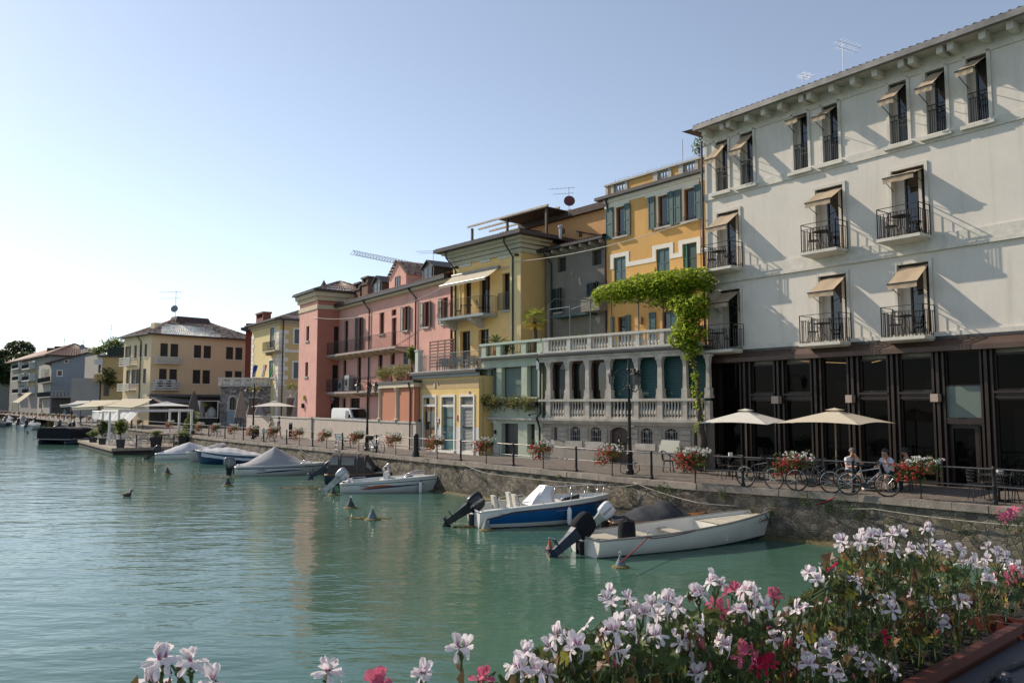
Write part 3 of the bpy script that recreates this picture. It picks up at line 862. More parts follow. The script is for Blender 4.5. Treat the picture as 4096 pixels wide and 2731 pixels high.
for i in range(7):
 a,b=(PS[i][0]+PS[i][1])/2,(PS[i+1][0]+PS[i+1][1])/2
 zb,ze_=z_led,z_beam-.02
 if i<3:
  window(st,SF,a+.02,b-.02,zb,ze_,-.12,M_('brown window wood',(.085,.04,.022),.5,0,.25,5),GLASS if i==2 else GLASS_DIM,.10,0,0)
  if i==0:MB().box(SF,a+(b-a)*.35,a+(b-a)*.9,-.155,-.15,zb+.9,ze_-.35).build('curtain',M_('grey curtain',(.10,.105,.10),.9,0,.2,8),st)
 else:
  mb=MB();n=34
  for k in range(n):
   z=zb+(ze_-zb)*k/n;h=(ze_-zb)/n
   mb.hexa([SF.W(a,-.13,z),SF.W(b,-.13,z),SF.W(b,-.085,z+h*.1),SF.W(a,-.085,z+h*.1),SF.W(a,-.13,z+h*.95),SF.W(b,-.13,z+h*.95),SF.W(b,-.105,z+h*.9),SF.W(a,-.105,z+h*.9)])
  mb.build('roller_shutter',SHUT,st)
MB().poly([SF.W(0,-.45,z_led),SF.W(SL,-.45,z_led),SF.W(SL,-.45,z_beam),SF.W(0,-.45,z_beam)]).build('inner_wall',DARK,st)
MB().box(SF,-.1,SL,-.02,DB+.2,z_gut-.01,z_gut+.10).build('gutter',GUTTER,st)
MB().box(SF,-.05,SL,-7,DB+.05,z_gut+.102,z_tb).build('terrace_slab',GRANITE,st)
tp=[SF.hit('v2',x,y,DB)[0]for x,y in((262,1140),(517,1120),(758,1090),(1006,1060),(1325,1040),(1615,1020))]
tp+=[tp[-1]+1.05,tp[-1]+2.1]
TW=M_('white balustrade stone',(.58,.55,.49),.8,0,.15,3,.4,24)
for i,s in enumerate(tp):
 if s>SL:continue
 MB().box(SF,s-.10 if i else s-.22,s+.10,DB-.22,DB+.04,z_tb,z_tr1-.11).build('balustrade_post',TW,st)
MB().box(SF,tp[0]-.28,SL,DB-.26,DB+.07,z_tr1-.11,z_tr1).build('terrace_rail',TW,st)
MB().box(SF,tp[0]-.25,SL,DB-.24,DB+.07,z_tb-.02,z_tb+.07).build('terrace_rail',TW,st)
for i in range(len(tp)-1):
 a,b=tp[i]+.1,min(tp[i+1]-.1,SL)
 if b-a<.3:continue
 n=max(3,round((b-a)/.19))
 for k in range(n):
  baluster_mb(SF.W(a+(b-a)*(k+.5)/n,DB-.09,z_tb+.07),z_tr1-.11-z_tb-.07,.075,8).build('baluster',TW,st,smooth=True,angle=50)
pipe(st,[SF.W(-.12,.3,z_gut-.05),SF.W(-.02,.12,z_gut-.35),SF.W(-.06,.12,z_led+.2),SF.W(-.06,.40,z_led),SF.W(-.06,.16,z_led2-.3),SF.W(-.06,.16,0)],.055)
def plate(parent,F,k,x,y,txt,w=.16,d=.06):
 s,z=F.hit(k,x,y,d)
 o=MB().box(F,s-w/2,s+w/2,d-.01,d+.008,z-w*.5,z+w*.5).build('house_number',WHITE,parent)
 u=F.u;Mx=Matrix(((u.x,0,F.n.x,0),(u.y,0,F.n.y,0),(0,1,0,0),(0,0,0,1)));P=F.W(s,d+.012,z);Mx.translation=P
 text_mb(txt,w*.8,Mx).build('lettering',IRON,o)
plate(st,SF,'11',1560,853,'1')
pg=thing('pergola_frame','thin grey tube pergola frame standing on the balustrade of the roof terrace','pergola',SF.W(tp[0],DB-.1,z_tr1))
hp=[(288,640),(517,640),(750,590),(1003,560),(1325,560),(1605,560)]
tops=[]
for s,(x,y)in zip(tp,hp):
 z=SF.hit('v2',x,y,DB-.1)[1];tops.append((s,z))
 MB().tube([SF.W(s,DB-.1,z_tr1),SF.W(s,DB-.1,z)],.03,8).build('pole',M_('tube grey',(.13,.13,.13),.5,.3,.1),pg)
for i in range(len(tops)-1):
 MB().tube([SF.W(tops[i][0],DB-.1,tops[i][1]-.25),SF.W(tops[i+1][0],DB-.1,tops[i+1][1]-.12)],.016,6).build('rail',GALV,pg)
for s,z in tops:MB().tube([SF.W(s,DB-.1,z),SF.W(s,DB-.6,z+.35),SF.W(s,-4.5,z+.45)],.018,6).build('arm',M_('tube grey',(.13,.13,.13),.5,.3,.1),pg)
#  green narrow house
GF=street(40,(-1.56,43.85))
gh_=thing('green_house','narrow pale green house front with roller blinds and plant troughs below its windows','building',GF.W(0,0,0))
GREEN=plaster('sage render',(.42,.47,.37),(.18,.2,.16),.42,.09)
GREEN_D=M_('sage trim',(.40,.47,.40),.8,0,.08)
GL=GF.hit('11',792,1000)[0];g0=GF.hit('11',268,900)[0]
gz=lambda x,y:GF.hit('11',x,y)[1]
zg_l,zg_g,zg_r=gz(530,792),gz(500,287),gz(540,140)
wr=[list(GF.rect('11',p,q))for p,q in(((343,368),(398,622)),((462,358),(610,610)),((682,350),(750,616)))]
wz0,wz1=avg(*[q[2]for q in wr]),avg(*[q[3]for q in wr])
for q in wr:q[2],q[3]=wz0,wz1;q[0]-=.22
dq=[list(GF.rect('11',p,q))for p,q in(((300,822),(370,1100)),((440,838),(582,1135)),((660,842),(725,1050)))]
for q in dq:q[2]=0.02;q[3]=dq[1][3]
dq[2][2]=.45
print('green',g0,GL,zg_l,zg_g,zg_r,wz0,wz1)
mb=MB();mb.wall(GF,g0,GL,0,zg_g,wr+dq,.34);mb.box(GF,g0,GL,-6,-.36,0,zg_g-.05)
mb.poly([GF.W(g0,0,0),GF.W(g0,-.4,0),GF.W(g0,-.4,zg_g),GF.W(g0,0,zg_g)]);mb.build('wall',GREEN,gh_)
mb=MB();mb.box(GF,g0-.05,GL,-.02,.22,zg_l-.1,zg_l);mb.build('ledge',STONE,gh_)
for q in wr:MB().box(GF,q[0]-.02,q[1]+.05,-.02,.09,q[2]-.07,q[2]).build('window_sill',GREEN_D,gh_)
mb=MB()
for q,w in((dq[0],0),(dq[2],0)):mb.box(GF,q[1]+.06,q[1]+(.55 if q is dq[0]else .3),-.02,.05,.0,.62)
mb.build('stone_plinth',STONE,gh_)
MB().box(GF,g0-.12,GL,-.1,.22,zg_g,zg_g+.12).build('gutter',GUTTER,gh_)
MB().box(GF,g0,GL,-6.5,.14,zg_g+.122,zg_g+.2).build('terrace_slab',GREEN_D,gh_)
for x0,x1 in((280,318),(405,442),(620,660),(755,802)):
 a=GF.hit('11',x0,230)[0];b=GF.hit('11',x1,200)[0]
 MB().box(GF,a,b,-.2,.1,zg_g+.2,zg_r-.12).build('parapet_post',GREEN,gh_)
MB().box(GF,g0-.02,GL+.02,-.24,.15,zg_r-.12,zg_r).build('parapet_rail',GREEN_D,gh_)
mb=MB()
for x0,x1 in((318,405),(442,620),(660,755)):
 a=GF.hit('11',x0,230)[0];b=GF.hit('11',x1,200)[0]
 for k in range(9):s=a+(b-a)*(k+.5)/9;mb.tube([GF.W(s,-.06,zg_g+.2),GF.W(s+.05*math.sin(k*2),-.05,zg_g+.6),GF.W(s,-.06,zg_r-.12)],.012,5)
 mb.box(GF,a,b,-.07,-.04,zg_g+.3,zg_g+.33)
mb.build('iron_panel',IRON,gh_)
BL=M_('grey green blind',(.15,.20,.175),.75,0,.06,3)
for q in wr:
 o=window(gh_,GF,q[0],q[1],q[2],q[3],-.26,M_('brown window wood',(.085,.04,.022),.5,0,.25,5),BL,.06,0,0,back=.02)
 mb=MB();n=26
 for k in range(n):zz=q[2]+.06+(q[3]-q[2]-.22)*k/n;mb.box(GF,q[0]+.06,q[1]-.06,-.275,-.268,zz,zz+.8*(q[3]-q[2]-.22)/n)
 mb.build('roller_blind',BL,o)
for i,q in enumerate(dq):
 mb=MB()
 if i==1:
  m_=(q[0]+q[1])/2;mb.box(GF,q[0],m_-.005,-.32,-.27,q[2],q[3]).box(GF,m_+.005,q[1],-.32,-.27,q[2],q[3]);mb.build('door',M_('near black door',(.012,.012,.014),.4),gh_)
 else:mb.box(GF,q[0],q[1],-.33,-.3,q[2],q[3]);mb.build('door' if i==0 else 'slot_window',M_('dim recess',(.03,.028,.026),.7),gh_)
plate(gh_,GF,'11',388,825,'2',.18,.02)
s,z=GF.hit('11',735,762)
MB().tube([GF.W(s+.2,.02,z+.05),GF.W(s,.3,z+.03),GF.W(s-.12,.38,z-.05)],[.02,.02,.06],8).build('spotlight',IRON,gh_)
s,z=GF.hit('11',392,912);MB().box(GF,s-.06,s+.06,.0,.1,z-.1,z+.1).build('wall_lamp',IRON,gh_)
s,z=GF.hit('11',764,342);MB().box(GF,s-.1,s+.1,.0,.12,z-.22,z+.22).build('alarm_box',M_('grey plastic',(.3,.34,.36),.5),gh_)
pipe(gh_,[GF.W(g0-.2,.2,zg_g),GF.W(g0-.12,.1,zg_g-.5),GF.W(g0-.12,.1,0)],.055)
#  ochre house over the terrace
OF=street(39,(9.6,38.3))
oc=thing('ochre_house','tall ochre house with dark green shutters, white window bands and a roof balustrade','building',OF.W(-5,0,0))
OCH=plaster('ochre render',(.62,.365,.13),(.38,.22,.1),.4,.09)
CREAM=M_('white render band',(.70,.67,.60),.85,0,.06)
o0=OF.hit('v3',392,900)[0];o1=1.6
zog=avg(OF.hit('v3',390,775,.35)[1],OF.hit('v3',1660,405,.35)[1]);zop=avg(OF.hit('v3',385,600)[1],OF.hit('v3',1655,225)[1])
w3=[list(OF.rect('v3',p,q))for p,q in(((515,880),(632,1225)),((1040,745),(1172,1108)),((1365,660),(1507,1030)))]
zo0,zo1=avg(*[q[2]for q in w3]),avg(*[q[3]for q in w3])
for q in w3:q[2],q[3]=zo0,zo1
w2=[list(OF.rect('v2',(1047,100),(1187,385))),list(OF.rect('v2',(1545,5),(1702,290))),list(OF.rect('v3',(1352,1340),(1530,1568)))]
zq1=avg(*[q[3]for q in w2]);zq0=w2[0][2]
for q in w2:q[2],q[3]=zq0,zq1
wd=[list(OF.rect('v2',(1090,780),(1188,1000))),list(OF.rect('v2',(1610,735),(1712,1000)))]
ztf=z_tb-.05
for q in wd:q[2]=ztf+.05;q[3]=avg(wd[0][3],wd[1][3])
print('ochre',o0,zog,zop,zo0,zo1,zq0,zq1,wd,OF.W(o0,0,0))
mb=MB();mb.wall(OF,o0,o1,ztf-.3,zog,w3+w2+wd,.22);mb.box(OF,o0+.01,o1,-9,-.25,0,zog);
mb.poly([OF.W(o0,0,ztf),OF.W(o0,-9,ztf),OF.W(o0,-9,zog),OF.W(o0,0,zog)]);mb.build('wall',OCH,oc)
zb1=OF.hit('v3',660,800)[1]
mb=MB();mb.box(OF,o0-.05,o1,-.02,.18,zog-.18,zog).box(OF,o0,o1,-.02,.06,zb1-.0,zog-.181)
prev=o0
for q in w3:mb.box(OF,q[0]-.85,q[1]+.32 if q is not w3[2]else q[1]+.3,-.02,.05,zo1+.08,zb1-.001)
mb.build('white_band',CREAM,oc)
mb=MB();zb=OF.hit('v2',1365,145)[1]
for q in w2:
 mb.box(OF,q[0]-.26,q[0]-.02,-.02,.03,zb-.1,zq1+.24).box(OF,q[1]+.02,q[1]+.26,-.02,.03,zb-.1,zq1+.24).box(OF,q[0]-.02,q[1]+.02,-.02,.028,zq1+.02,zq1+.238)
mb.box(OF,w2[0][1]+.262,w2[1][0]-.262,-.02,.03,zb-.1,zb+.14).box(OF,w2[1][1]+.262,w2[2][0]-.262,-.02,.03,zb-.1,zb+.14).box(OF,w2[2][1]+.262,o1,-.02,.03,zb-.1,zb+.14)
mb.build('white_band',CREAM,oc)
MB().box(OF,o0-.5,o1,.02,.45,zog+.001,zog+.17).build('gutter',GUTTER,oc)
MB().box(OF,o0-.4,o1,-9,.3,zog+.171,zog+.2).build('roof',TILE_DK,oc)
BAL=M_('grey balustrade',(.42,.40,.365),.85,0,.2,3)
ox=lambda x,y:OF.hit('v3',x,y)[0]
zpb=zog+.2
for x0,x1,y in((385,416,660),(455,486,640),(628,660,600),(980,1036,500),(1170,1210,440),(1300,1356,400),(1505,1545,340)):
 MB().box(OF,ox(x0,y),ox(x1,y),-.3,.02,zpb,zop-.1).build('parapet_pier',BAL,oc)
for x0,x1,y in((416,455,640),(665,980,560),(1210,1300,440),(1545,1760,330)):
 MB().box(OF,ox(x0,y),ox(x1,y),-.22,-.04,zpb,zop-.1).build('parapet_panel',OCH,oc)
for x0,x1,y in((486,628,620),(1036,1170,470),(1356,1505,370)):
 a,b=ox(x0,y),ox(x1,y)
 for k in range(4):baluster_mb(OF.W(a+(b-a)*(k+.5)/4,-.14,zpb),zop-.1-zpb,.085,8).build('baluster',BAL,oc,smooth=True,angle=50)
MB().box(OF,o0-.08,o1,-.36,.1,zop-.1,zop).build('parapet_rail',BAL,oc)
mb=MB()
xs=[470,515,690,865,1045,1240,1365,1560]
for k in range(7):
 a,b=ox(xs[k]+15,500),ox(xs[k+1]-25,500)
 mb.tube([OF.W(a,-.1,zop),OF.W(a,-.1,zop+.16),OF.W(b,-.1,zop+.16),OF.W(b,-.1,zop)],.012,5)
mb.build('roof_rail',GALV,oc)
s,z=OF.hit('v3',1347,25,-.3);MB().tube([OF.W(s,-.3,zop),OF.W(s,-.3,z)],.02,6).build('mast',GALV,oc)
SHG=M_('blue green shutter',(.028,.085,.088),.5,0,.12,3)
for i,(q,l,r_)in enumerate(zip(w3,((395,905,486,1250),(930,760,1010,1142),(1252,690,1338,1066)),((627,845,703,1205),(1170,695,1245,1075),(1505,605,1593,1000)))):
 window(oc,OF,q[0],q[1],q[2],q[3],-.1,M_('brown window wood',(.085,.04,.022),.5,0,.25,5),GLASS,.09,0,0)
 mb=MB();surround(mb,OF,q[0],q[1],q[2],q[3],.09,.03);mb.build('window_surround',CREAM,oc)
 MB().box(OF,q[0]-.12,q[1]+.3,-.02,.2,q[2]-.12,q[2]-.02).build('window_sill',STONE,oc)
 for L in(l,r_):
  a,b,c,e=OF.rect('v3',(L[0],L[1]),(L[2],L[3]));shutter(oc,OF,a,b,zo0-.03,zo1+.05,.05,SHG,False)
 mb=MB();mb.tube([OF.W(q[0],.1,q[2]+.22),OF.W(q[1],.1,q[2]+.22)],.012,5)
 for k in range(7):s=q[0]+(q[1]-q[0])*k/6;mb.tube([OF.W(s,.1,q[2]),OF.W(s+.05,.1,q[2]+.1),OF.W(s,.1,q[2]+.22)],.009,4)
 mb.build('window_guard',IRON,oc)
for i,q in enumerate(w2):
 m_=(q[0]+q[1])/2
 if i==2:
  shutter(oc,OF,q[0],q[0]+.25,q[2],q[3],-.06,M_('fresh green shutter',(.015,.10,.05),.5,0,.1),False)
  MB().poly([OF.W(q[0],-.2,q[2]),OF.W(q[1],-.2,q[2]),OF.W(q[1],-.2,q[3]),OF.W(q[0],-.2,q[3])]).build('pane',GLASS_DIM,oc)
  shutter(oc,OF,q[0]+.3,q[1],q[2],q[3],-.1,M_('deep green shutter',(.008,.035,.022),.5,0,.1),False)
  continue
 shutter(oc,OF,q[0],m_-.005,q[2],q[3],-.07,SHG,False);shutter(oc,OF,m_+.005,q[1],q[2],q[3],-.07,SHG,False)
for q,l,r_ in zip(wd,((1015,1052),(1468,1542)),((1188,1245),(1712,1810))):
 window(oc,OF,q[0],q[1],q[2],q[3],-.12,M_('brown window wood',(.085,.04,.022),.5,0,.25,5),GLASS,.09,0,0,name='terrace_door')
 for a_,b_ in(l,r_):shutter(oc,OF,OF.hit('v2',a_,850)[0],OF.hit('v2',b_,850)[0],q[2],q[3]+.04,.04,SHG,False)
s,z=OF.hit('v2',1360,830,.08);MB().box(OF,s-.09,s+.09,.0,.16,z-.18,z+.18).build('wall_lamp',M_('amber lamp',(.2,.13,.06),.4),oc)
sb,zb_=OF.hit('v2',940,425,.9)
mb=MB();zb_=OF.hit('v2',1100,395,.9)[1];mb.box(OF,o0+.1,o1,.0,.9,zb_-.12,zb_);mb.build('balcony',CREAM,oc)
for x in(1170,1435,1700,2080):
 s=OF.hit('v2',x,640,.3)[0]
 MB().prism(OF.side(s+.14),[(-.8,zb_-.121),(-.75,zb_-.3),(-.35,zb_-.42),(-.15,zb_-.75),(0,zb_-.8),(0,zb_-.121)],0,-.28).build('corbel',STONE,oc)
pipe(oc,[OF.W(o0+.25,.3,zog),OF.W(o0+.15,.06,zog-.4),OF.W(o0+.15,.06,zo1-.1)],.06)
pipe(oc,[OF.W(o0-.05,.08,zo0-.2),OF.W(o0-.05,.08,ztf)],.055)
pipe(oc,[OF.W(-.35,.06,zog),OF.W(-.35,.06,ztf)],.02,CLAY)
#  grey weathered house set back beside it
YG=OF.shifted(-.35)
gr=thing('grey_house','weathered grey rendered house with small dark windows, set back behind the palm','building',YG.W(o0-4,0,0))
GREY=plaster('weathered grey render',(.19,.175,.15),(.08,.075,.07),.6,.18,.5,patch=((.36,.35,.33),1.1,.66))
y0=YG.hit('v2',248,300)[0];y1=o0+.02
ru=[list(YG.rect('v2',(383,100),(481,245))),list(YG.rect('v2',(790,10),(900,165)))]
rl=[list(YG.rect('v2',(372,450),(424,722))),list(YG.rect('v2',(795,390),(857,672)))]
for L in(ru,rl):
 a,b=avg(L[0][2],L[1][2]),avg(L[0][3],L[1][3])
 for q in L:q[2],q[3]=a,b
zye=avg(YG.hit('v2',250,40,.5)[1],YG.hit('v3',390,1275,.5)[1])
print('grey',y0,y1,ru,rl,zye)
mb=MB();mb.wall(YG,y0,y1,0,zye+.1,ru+rl,.25);mb.box(YG,y0+.01,y1,-8,-.28,0,zye);mb.build('wall',GREY,gr)
for q in ru:MB().poly([YG.W(q[0],-.2,q[2]),YG.W(q[1],-.2,q[2]),YG.W(q[1],-.2,q[3]),YG.W(q[0],-.2,q[3])]).build('window',M_('old dark shutter',(.022,.018,.016),.7),gr)
for q in rl:
 window(gr,YG,q[0],q[1],q[2],q[3],-.15,M_('black green frame',(.01,.018,.02),.5),GLASS_DIM,.05,1,0)
 w=(q[1]-q[0])
 shutter(gr,YG,q[0]-w*1.05,q[0]-.02,q[2],q[3],.04,M_('black green shutter',(.006,.028,.03),.5));leaf(gr,YG,q[1]+.02,w*.95,q[2],q[3],1.0,GREEN_SH)
 MB().box(YG,q[0]-.2,q[1]+.2,-.02,.12,q[2]-.1,q[2]-.01).build('window_sill',STONE,gr)
mb=MB();mb.box(YG,y0-.1,y1-.05,.0,.6,zye+.12,zye+.2);mb.build('soffit',WOOD_DK,gr)
for k in range(7):
 s=y0+.2+(y1-y0-.3)*k/6.5;MB().box(YG,s,s+.14,.0,.5,zye-.06,zye+.118).build('rafter_end',STONE,gr)
MB().box(YG,y0-.15,y1-.05,.52,.7,zye+.1,zye+.24).build('gutter',GUTTER,gr)
mb=MB();roof_slope(mb,YG.W(y0-.1,.62,zye+.25),YG.W(y1,.62,zye+.25),YG.W(y0-.1,-4,zye+1.4),YG.W(y1,-4,zye+1.4),.24,.05,10);mb.build('roof',TILE_DK,gr,smooth=True,angle=60)
pipe(gr,[YG.W(y0+.3,.55,zye+.1),YG.W(y0+.55,.08,zye-.6),YG.W(y0+.55,.08,4)],.05)
pipe(gr,[YG.W(y1-.75,.55,zye+.1),YG.W(y1-.35,.08,zye-.6),YG.W(y1-.35,.08,4)],.05,M_('rusty pipe',(.09,.04,.03),.6))
s0,z0_=YG.hit('v2',310,800,.7);s1,z1_=YG.hit('v2',745,755,.7)
za=avg(z0_,z1_)
MB().box(YG,s0,s1,.0,.7,za,za+.14).build('awning_box',GREEN_SH,gr)
MB().box(YG,s1-.3,y1,.0,1.0,za+.1,za+.9).build('bay',GREY,gr)
mb=MB();mb.tube([YG.W(y0+1.0,-.3,zye+.9),YG.W(y0+1.0,-.3,zye+1.6)],.1,10).lathe([(.16,0),(.16,.12),(.02,.2)],YG.W(y0+1.0,-.3,zye+1.6),10);mb.build('flue',GALV,gr,smooth=True,angle=40)
# ---- orange house behind with its sloping roof edge
BF_=OF.shifted(-3.2)
og=thing('orange_gable_house','orange house behind the grey one, its sloping dark roof edge against the sky','building',BF_.W(o0-3,0,8))
pt=[BF_.hit('3',560,175),BF_.hit('3',1045,45),BF_.hit('3',1045,240),BF_.hit('3',560,400)]
MB().prism(BF_,[(s,z)for s,z in pt],-4,0).build('wall',plaster('orange render',(.56,.31,.14),(.3,.17,.09),.25,.08),og)
mb=MB();a,b=BF_.W(pt[0][0]-.2,.3,pt[0][1]),BF_.W(pt[1][0],.3,pt[1][1])
mb.extr([a,b,b+Vector((0,0,.42)),a+Vector((0,0,.42))],Vector((-BF_.n.x,-BF_.n.y,0))*5);mb.build('roof',TILE_DK,og)
for x,y in((790,178),(888,195)):
 s,z=BF_.hit('3',x,y);MB().box(BF_,s-.12,s+.12,.0,.06,z-.16,z+.16).build('vent_hole',WOOD_DK,og)
a=BF_.hit('3',862,178,.1);b=BF_.hit('3',1030,208,.1);MB().tube([BF_.W(a[0],.1,a[1]),BF_.W(b[0],.1,b[1])],.04,6).build('bar',M_('rusty pipe',(.09,.04,.03),.6),og)
#  yellow villa with balcony
VF=street(41,(.55,47.1))
vi=thing('yellow_villa','pale yellow villa with a railed balcony, white vents and a rooftop pergola','building',VF.W(-4,0,0))
YEL=plaster('yellow render',(.78,.53,.225),(.42,.33,.18),.42,.09)
YEL2=M_('light yellow pilaster',(.74,.58,.30),.9,0,.06)
PEACH=M_('peach field',(.55,.37,.19),.9,0,.07)
vx=lambda x,y,d=0:VF.hit('v1',x,y,d)[0]
vz=lambda x,y,d=0:VF.hit('v1',x,y,d)[1]
v0=vx(352,500)
zve=avg(VF.hit('3',100,305,.7)[1],VF.hit('3',540,190,.7)[1])
hb=[list(VF.rect('v1',(490,372),(577,790))),list(VF.rect('v1',(683,345),(817,790))),list(VF.rect('v1',(970,298),(1067,750)))]
hl=[list(VF.rect('v1',(443,1020),(568,1400))),list(VF.rect('v1',(672,1003),(800,1400)))]
zbt=avg(vz(655,795,1.1),vz(350,840,1.1));
zh=avg(hb[0][3],hb[1][3])
for q in hb[:2]:q[2],q[3]=zbt,zh
for q in hl:q[2],q[3]=4.6,avg(hl[0][3],hl[1][3])
print('villa',v0,zve,hb,hl,zbt)
mb=MB();mb.wall(VF,v0,0,0,zve,hb+hl,.3);mb.box(VF,v0+.01,-.01,-8,-.33,0,zve);mb.build('wall',YEL,vi)
VS=VF.side(0)
s_end=VS.hit('v1',1515,700)[0]
MB().poly([VS.W(0,0,3),VS.W(s_end+2,0,3),VS.W(s_end+2,0,zve),VS.W(0,0,zve)]).build('side_wall',plaster('side ochre render',(.58,.40,.17),(.4,.28,.12),.22,.08),vi)  # end wall away from the sun, shade painted in as a darker yellow
for x0,x1 in((385,445),(1070,1203)):MB().box(VF,vx(x0,600),vx(x1,600)if x1!=1203 else-.002,-.02,.05,4.5,zve-.8).build('pilaster',YEL2,vi)
for x0,x1 in((455,582),(684,818),(928,1067)):MB().box(VF,vx(x0,220),vx(x1,220),-.02,.03,zh+.35,zve-1.75).build('panel',PEACH,vi)
mb=MB()
for k,(d,h)in enumerate(((.12,.9),(.22,.62),(.4,.36),(.62,.16))):
 mb.box(VF,v0-d*.8,d*.8,-.3,d,zve-h,zve-(h-.24)if k<3 else zve)
 mb.box(VS,-d+.001,s_end,-.02,d-.003,zve-h+.003,(zve-(h-.24)if k<3 else zve)-.003)
mb.build('cornice',M_('cornice plaster',(.42,.40,.30),.85,0,.1),vi)
mb=MB();mb.box(VF,v0-.85,.85,-8,.85,zve+.001,zve+.1);mb.build('soffit',WOOD_DK,vi)
mb=MB();mb.box(VF,v0-.95,.95,.8,.98,zve+.02,zve+.24).box(VF,.8,.98,-7,.8,zve+.02,zve+.235);mb.build('gutter',GUTTER,vi)
mb=MB();a,b=VF.W(v0-.9,.9,zve+.22),VF.W(.9,.9,zve+.22);c_,d_=VF.W(v0+2,-4,zve+1.3),VF.W(-2.4,-4,zve+1.3)
roof_slope(mb,a,b,c_,d_,.25,.05,10);mb.poly([b,VF.W(.9,-8,zve+.22),d_]);mb.build('roof',TILE_DK,vi,smooth=True,angle=60)
for p,q in(((450,140),(583,190)),((682,85),(820,135)),((926,32),(1070,80))):
 s0,s1,z0,z1=VF.rect('v1',p,q)
 zc_=(z0+z1)/2;o=MB().box(VF,s0,s1,-.02,.06,zc_-.24,zc_+.24).build('vent',M_('pale stone trim',(.56,.56,.53),.8,0,.06),vi)
 mb=MB()
 for f in(.25,.75):mb.tube([VF.W(s0+(s1-s0)*f,.05,zc_-.02),VF.W(s0+(s1-s0)*f,.064,zc_-.02)],.085,10)
 mb.build('vent_hole',DARK,o)
for i,q in enumerate(hb+hl):
 window(vi,VF,q[0],q[1],q[2],q[3],-.22,M_('black brown frame',(.02,.012,.01),.5),GLASS_DIM,.07,1,0,name='french_window')
rail(vi,[VF.W(hb[2][0]-.25,.05,0).xy,VF.W(hb[2][0]-.2,.16,0).xy,VF.W(hb[2][1]-.02,.16,0).xy],hb[2][2]+.03,1.05,.1,.01,M_('grey blue rail',(.10,.11,.12),.5,.3))
MB().box(VF,hb[2][0]-.1,hb[2][1]+.05,-.02,.12,hb[2][2]-.1,hb[2][2]+.02).build('window_sill',STONE,vi)
mbk=1.15;b0=VF.hit_s('v1',350,830,v0-.0)
bl,br_=VF.on('v1',350,838,zbt),VF.on('v1',657,792,zbt)
print('villa balcony',bl,br_)
BD=1.2;ba,bb=v0-.15,vx(905,790,0.0)+.05
o=MB().box(VF,ba,bb,-.02,BD,zbt-.16,zbt-.002).build('balcony',M_('grey balcony slab',(.30,.33,.35),.8,0,.12),vi)
for s in(v0+.35,vx(640,880,.5)):MB().prism(VF.side(s+.22),[(-BD+.12,zbt-.162),(-BD+.2,zbt-.32),(-.35,zbt-.62),(0,zbt-.8),(0,zbt-.162)],0,-.44).build('corbel',STONE,o)
rail(o,[VF.W(ba+.04,.02,0).xy,VF.W(ba+.04,BD-.05,0).xy,VF.W(bb-.04,BD-.05,0).xy,VF.W(bb-.04,.02,0).xy],zbt,1.1,.12,.01,M_('bronze rail',(.10,.075,.05),.5,.3))
p=VF.W(ba+(bb-ba)*.52,.6,zbt);dup(t0,p,.2,'round iron table on the balcony of the yellow villa')['group']='iron furniture on the villa balcony'
for f,rz,l in((.3,1.9,'left of the table'),(.78,-1.2,'right of the table')):dup(c0,VF.W(ba+(bb-ba)*f,.55,zbt),rz,'iron chair on the yellow villa balcony, '+l)['group']='iron furniture on the villa balcony'
aw=thing('cream_awning','large cream folding arm awning over the balcony of the yellow villa','awning',VF.W(-5,.1,zh))
a0=VF.hit('v1',545,292,.2);a1=VF.hit('v1',912,218,.2)
za_=avg(a0[1],a1[1]);ws0,ws1=v0+.1,a1[0]
fl_d,fl_z=VF.hit_s('v1',297,432,ws0);fr_d,fr_z=VF.hit_s('v1',632,365,ws1)
fd,fz=avg(fl_d,fr_d),avg(fl_z,fr_z);print('awn',a0,a1,fl_d,fl_z,fr_d,fr_z)
fd=max(1.2,min(2.4,fd))
mb=MB();mb.grid(10,6,lambda u,v:VF.W(ws0+(ws1-ws0)*u,.15+(fd-.15)*v,za_+(fz-za_)*v-.05*math.sin(math.pi*v)))
mb.grid(10,1,lambda u,v:VF.W(ws0+(ws1-ws0)*u,fd,fz-.14*v))
mb.build('canvas',fabric('cream canvas',(.74,.68,.55),.35),aw,smooth=True)
mb=MB();mb.tube([VF.W(ws0-.05,.12,za_+.05),VF.W(ws1+.05,.12,za_+.05)],.09,10);mb.tube([VF.W(ws0,fd,fz),VF.W(ws1,fd,fz)],.035,8)
mb.build('awning_frame',M_('grey metal',(.25,.25,.25),.4,.5),aw)
pipe(vi,[VF.W(v0+.15,.75,zve),VF.W(v0+.12,.7,zve-.35),VF.W(v0+.38,.1,zve-1.2),VF.W(v0+.38,.1,4.5)],.055)
s=vx(1115,500);pipe(vi,[VF.W(s-.1,.75,zve),VF.W(s-.1,.7,zve-.3),VF.W(s,.1,zve-1.1),VF.W(s,.1,4.5)],.055)
for x,y in((398,222),(1150,63)):
 s,z=VF.hit('v1',x,y,.12);MB().lathe([(.13,-.06),(.15,0),(.13,.06)],VF.W(s,.14,z),12).build('wall_lamp',IRON,vi)
PGF=VF.shifted(-2.6)
pr=thing('roof_pergola','timber rooftop pergola with white speckled beams above the yellow villa','pergola',PGF.W(-4,0,zve))
q=[PGF.hit('3',245,165),PGF.hit('3',690,95)]
zt_=q[0][1];sA,sB=q[0][0],q[1][0]
ztb=q[1][1]
MB().box(PGF,sA+(sB-sA)*.42,sB,-4.2,-.05,zt_+.03,zt_+.10).build('roof_mat',M_('brown mat',(.07,.05,.04),.8,0,.2),pr)
for k in range(5):
 d=-.1-k*1.0;MB().box(PGF,sA-.15,sB+.1,d-.06,d+.06,zt_+.1,zt_+.22).build('beam',M_('flaking white paint',(.5,.45,.38),.8,0,.5,9),pr)
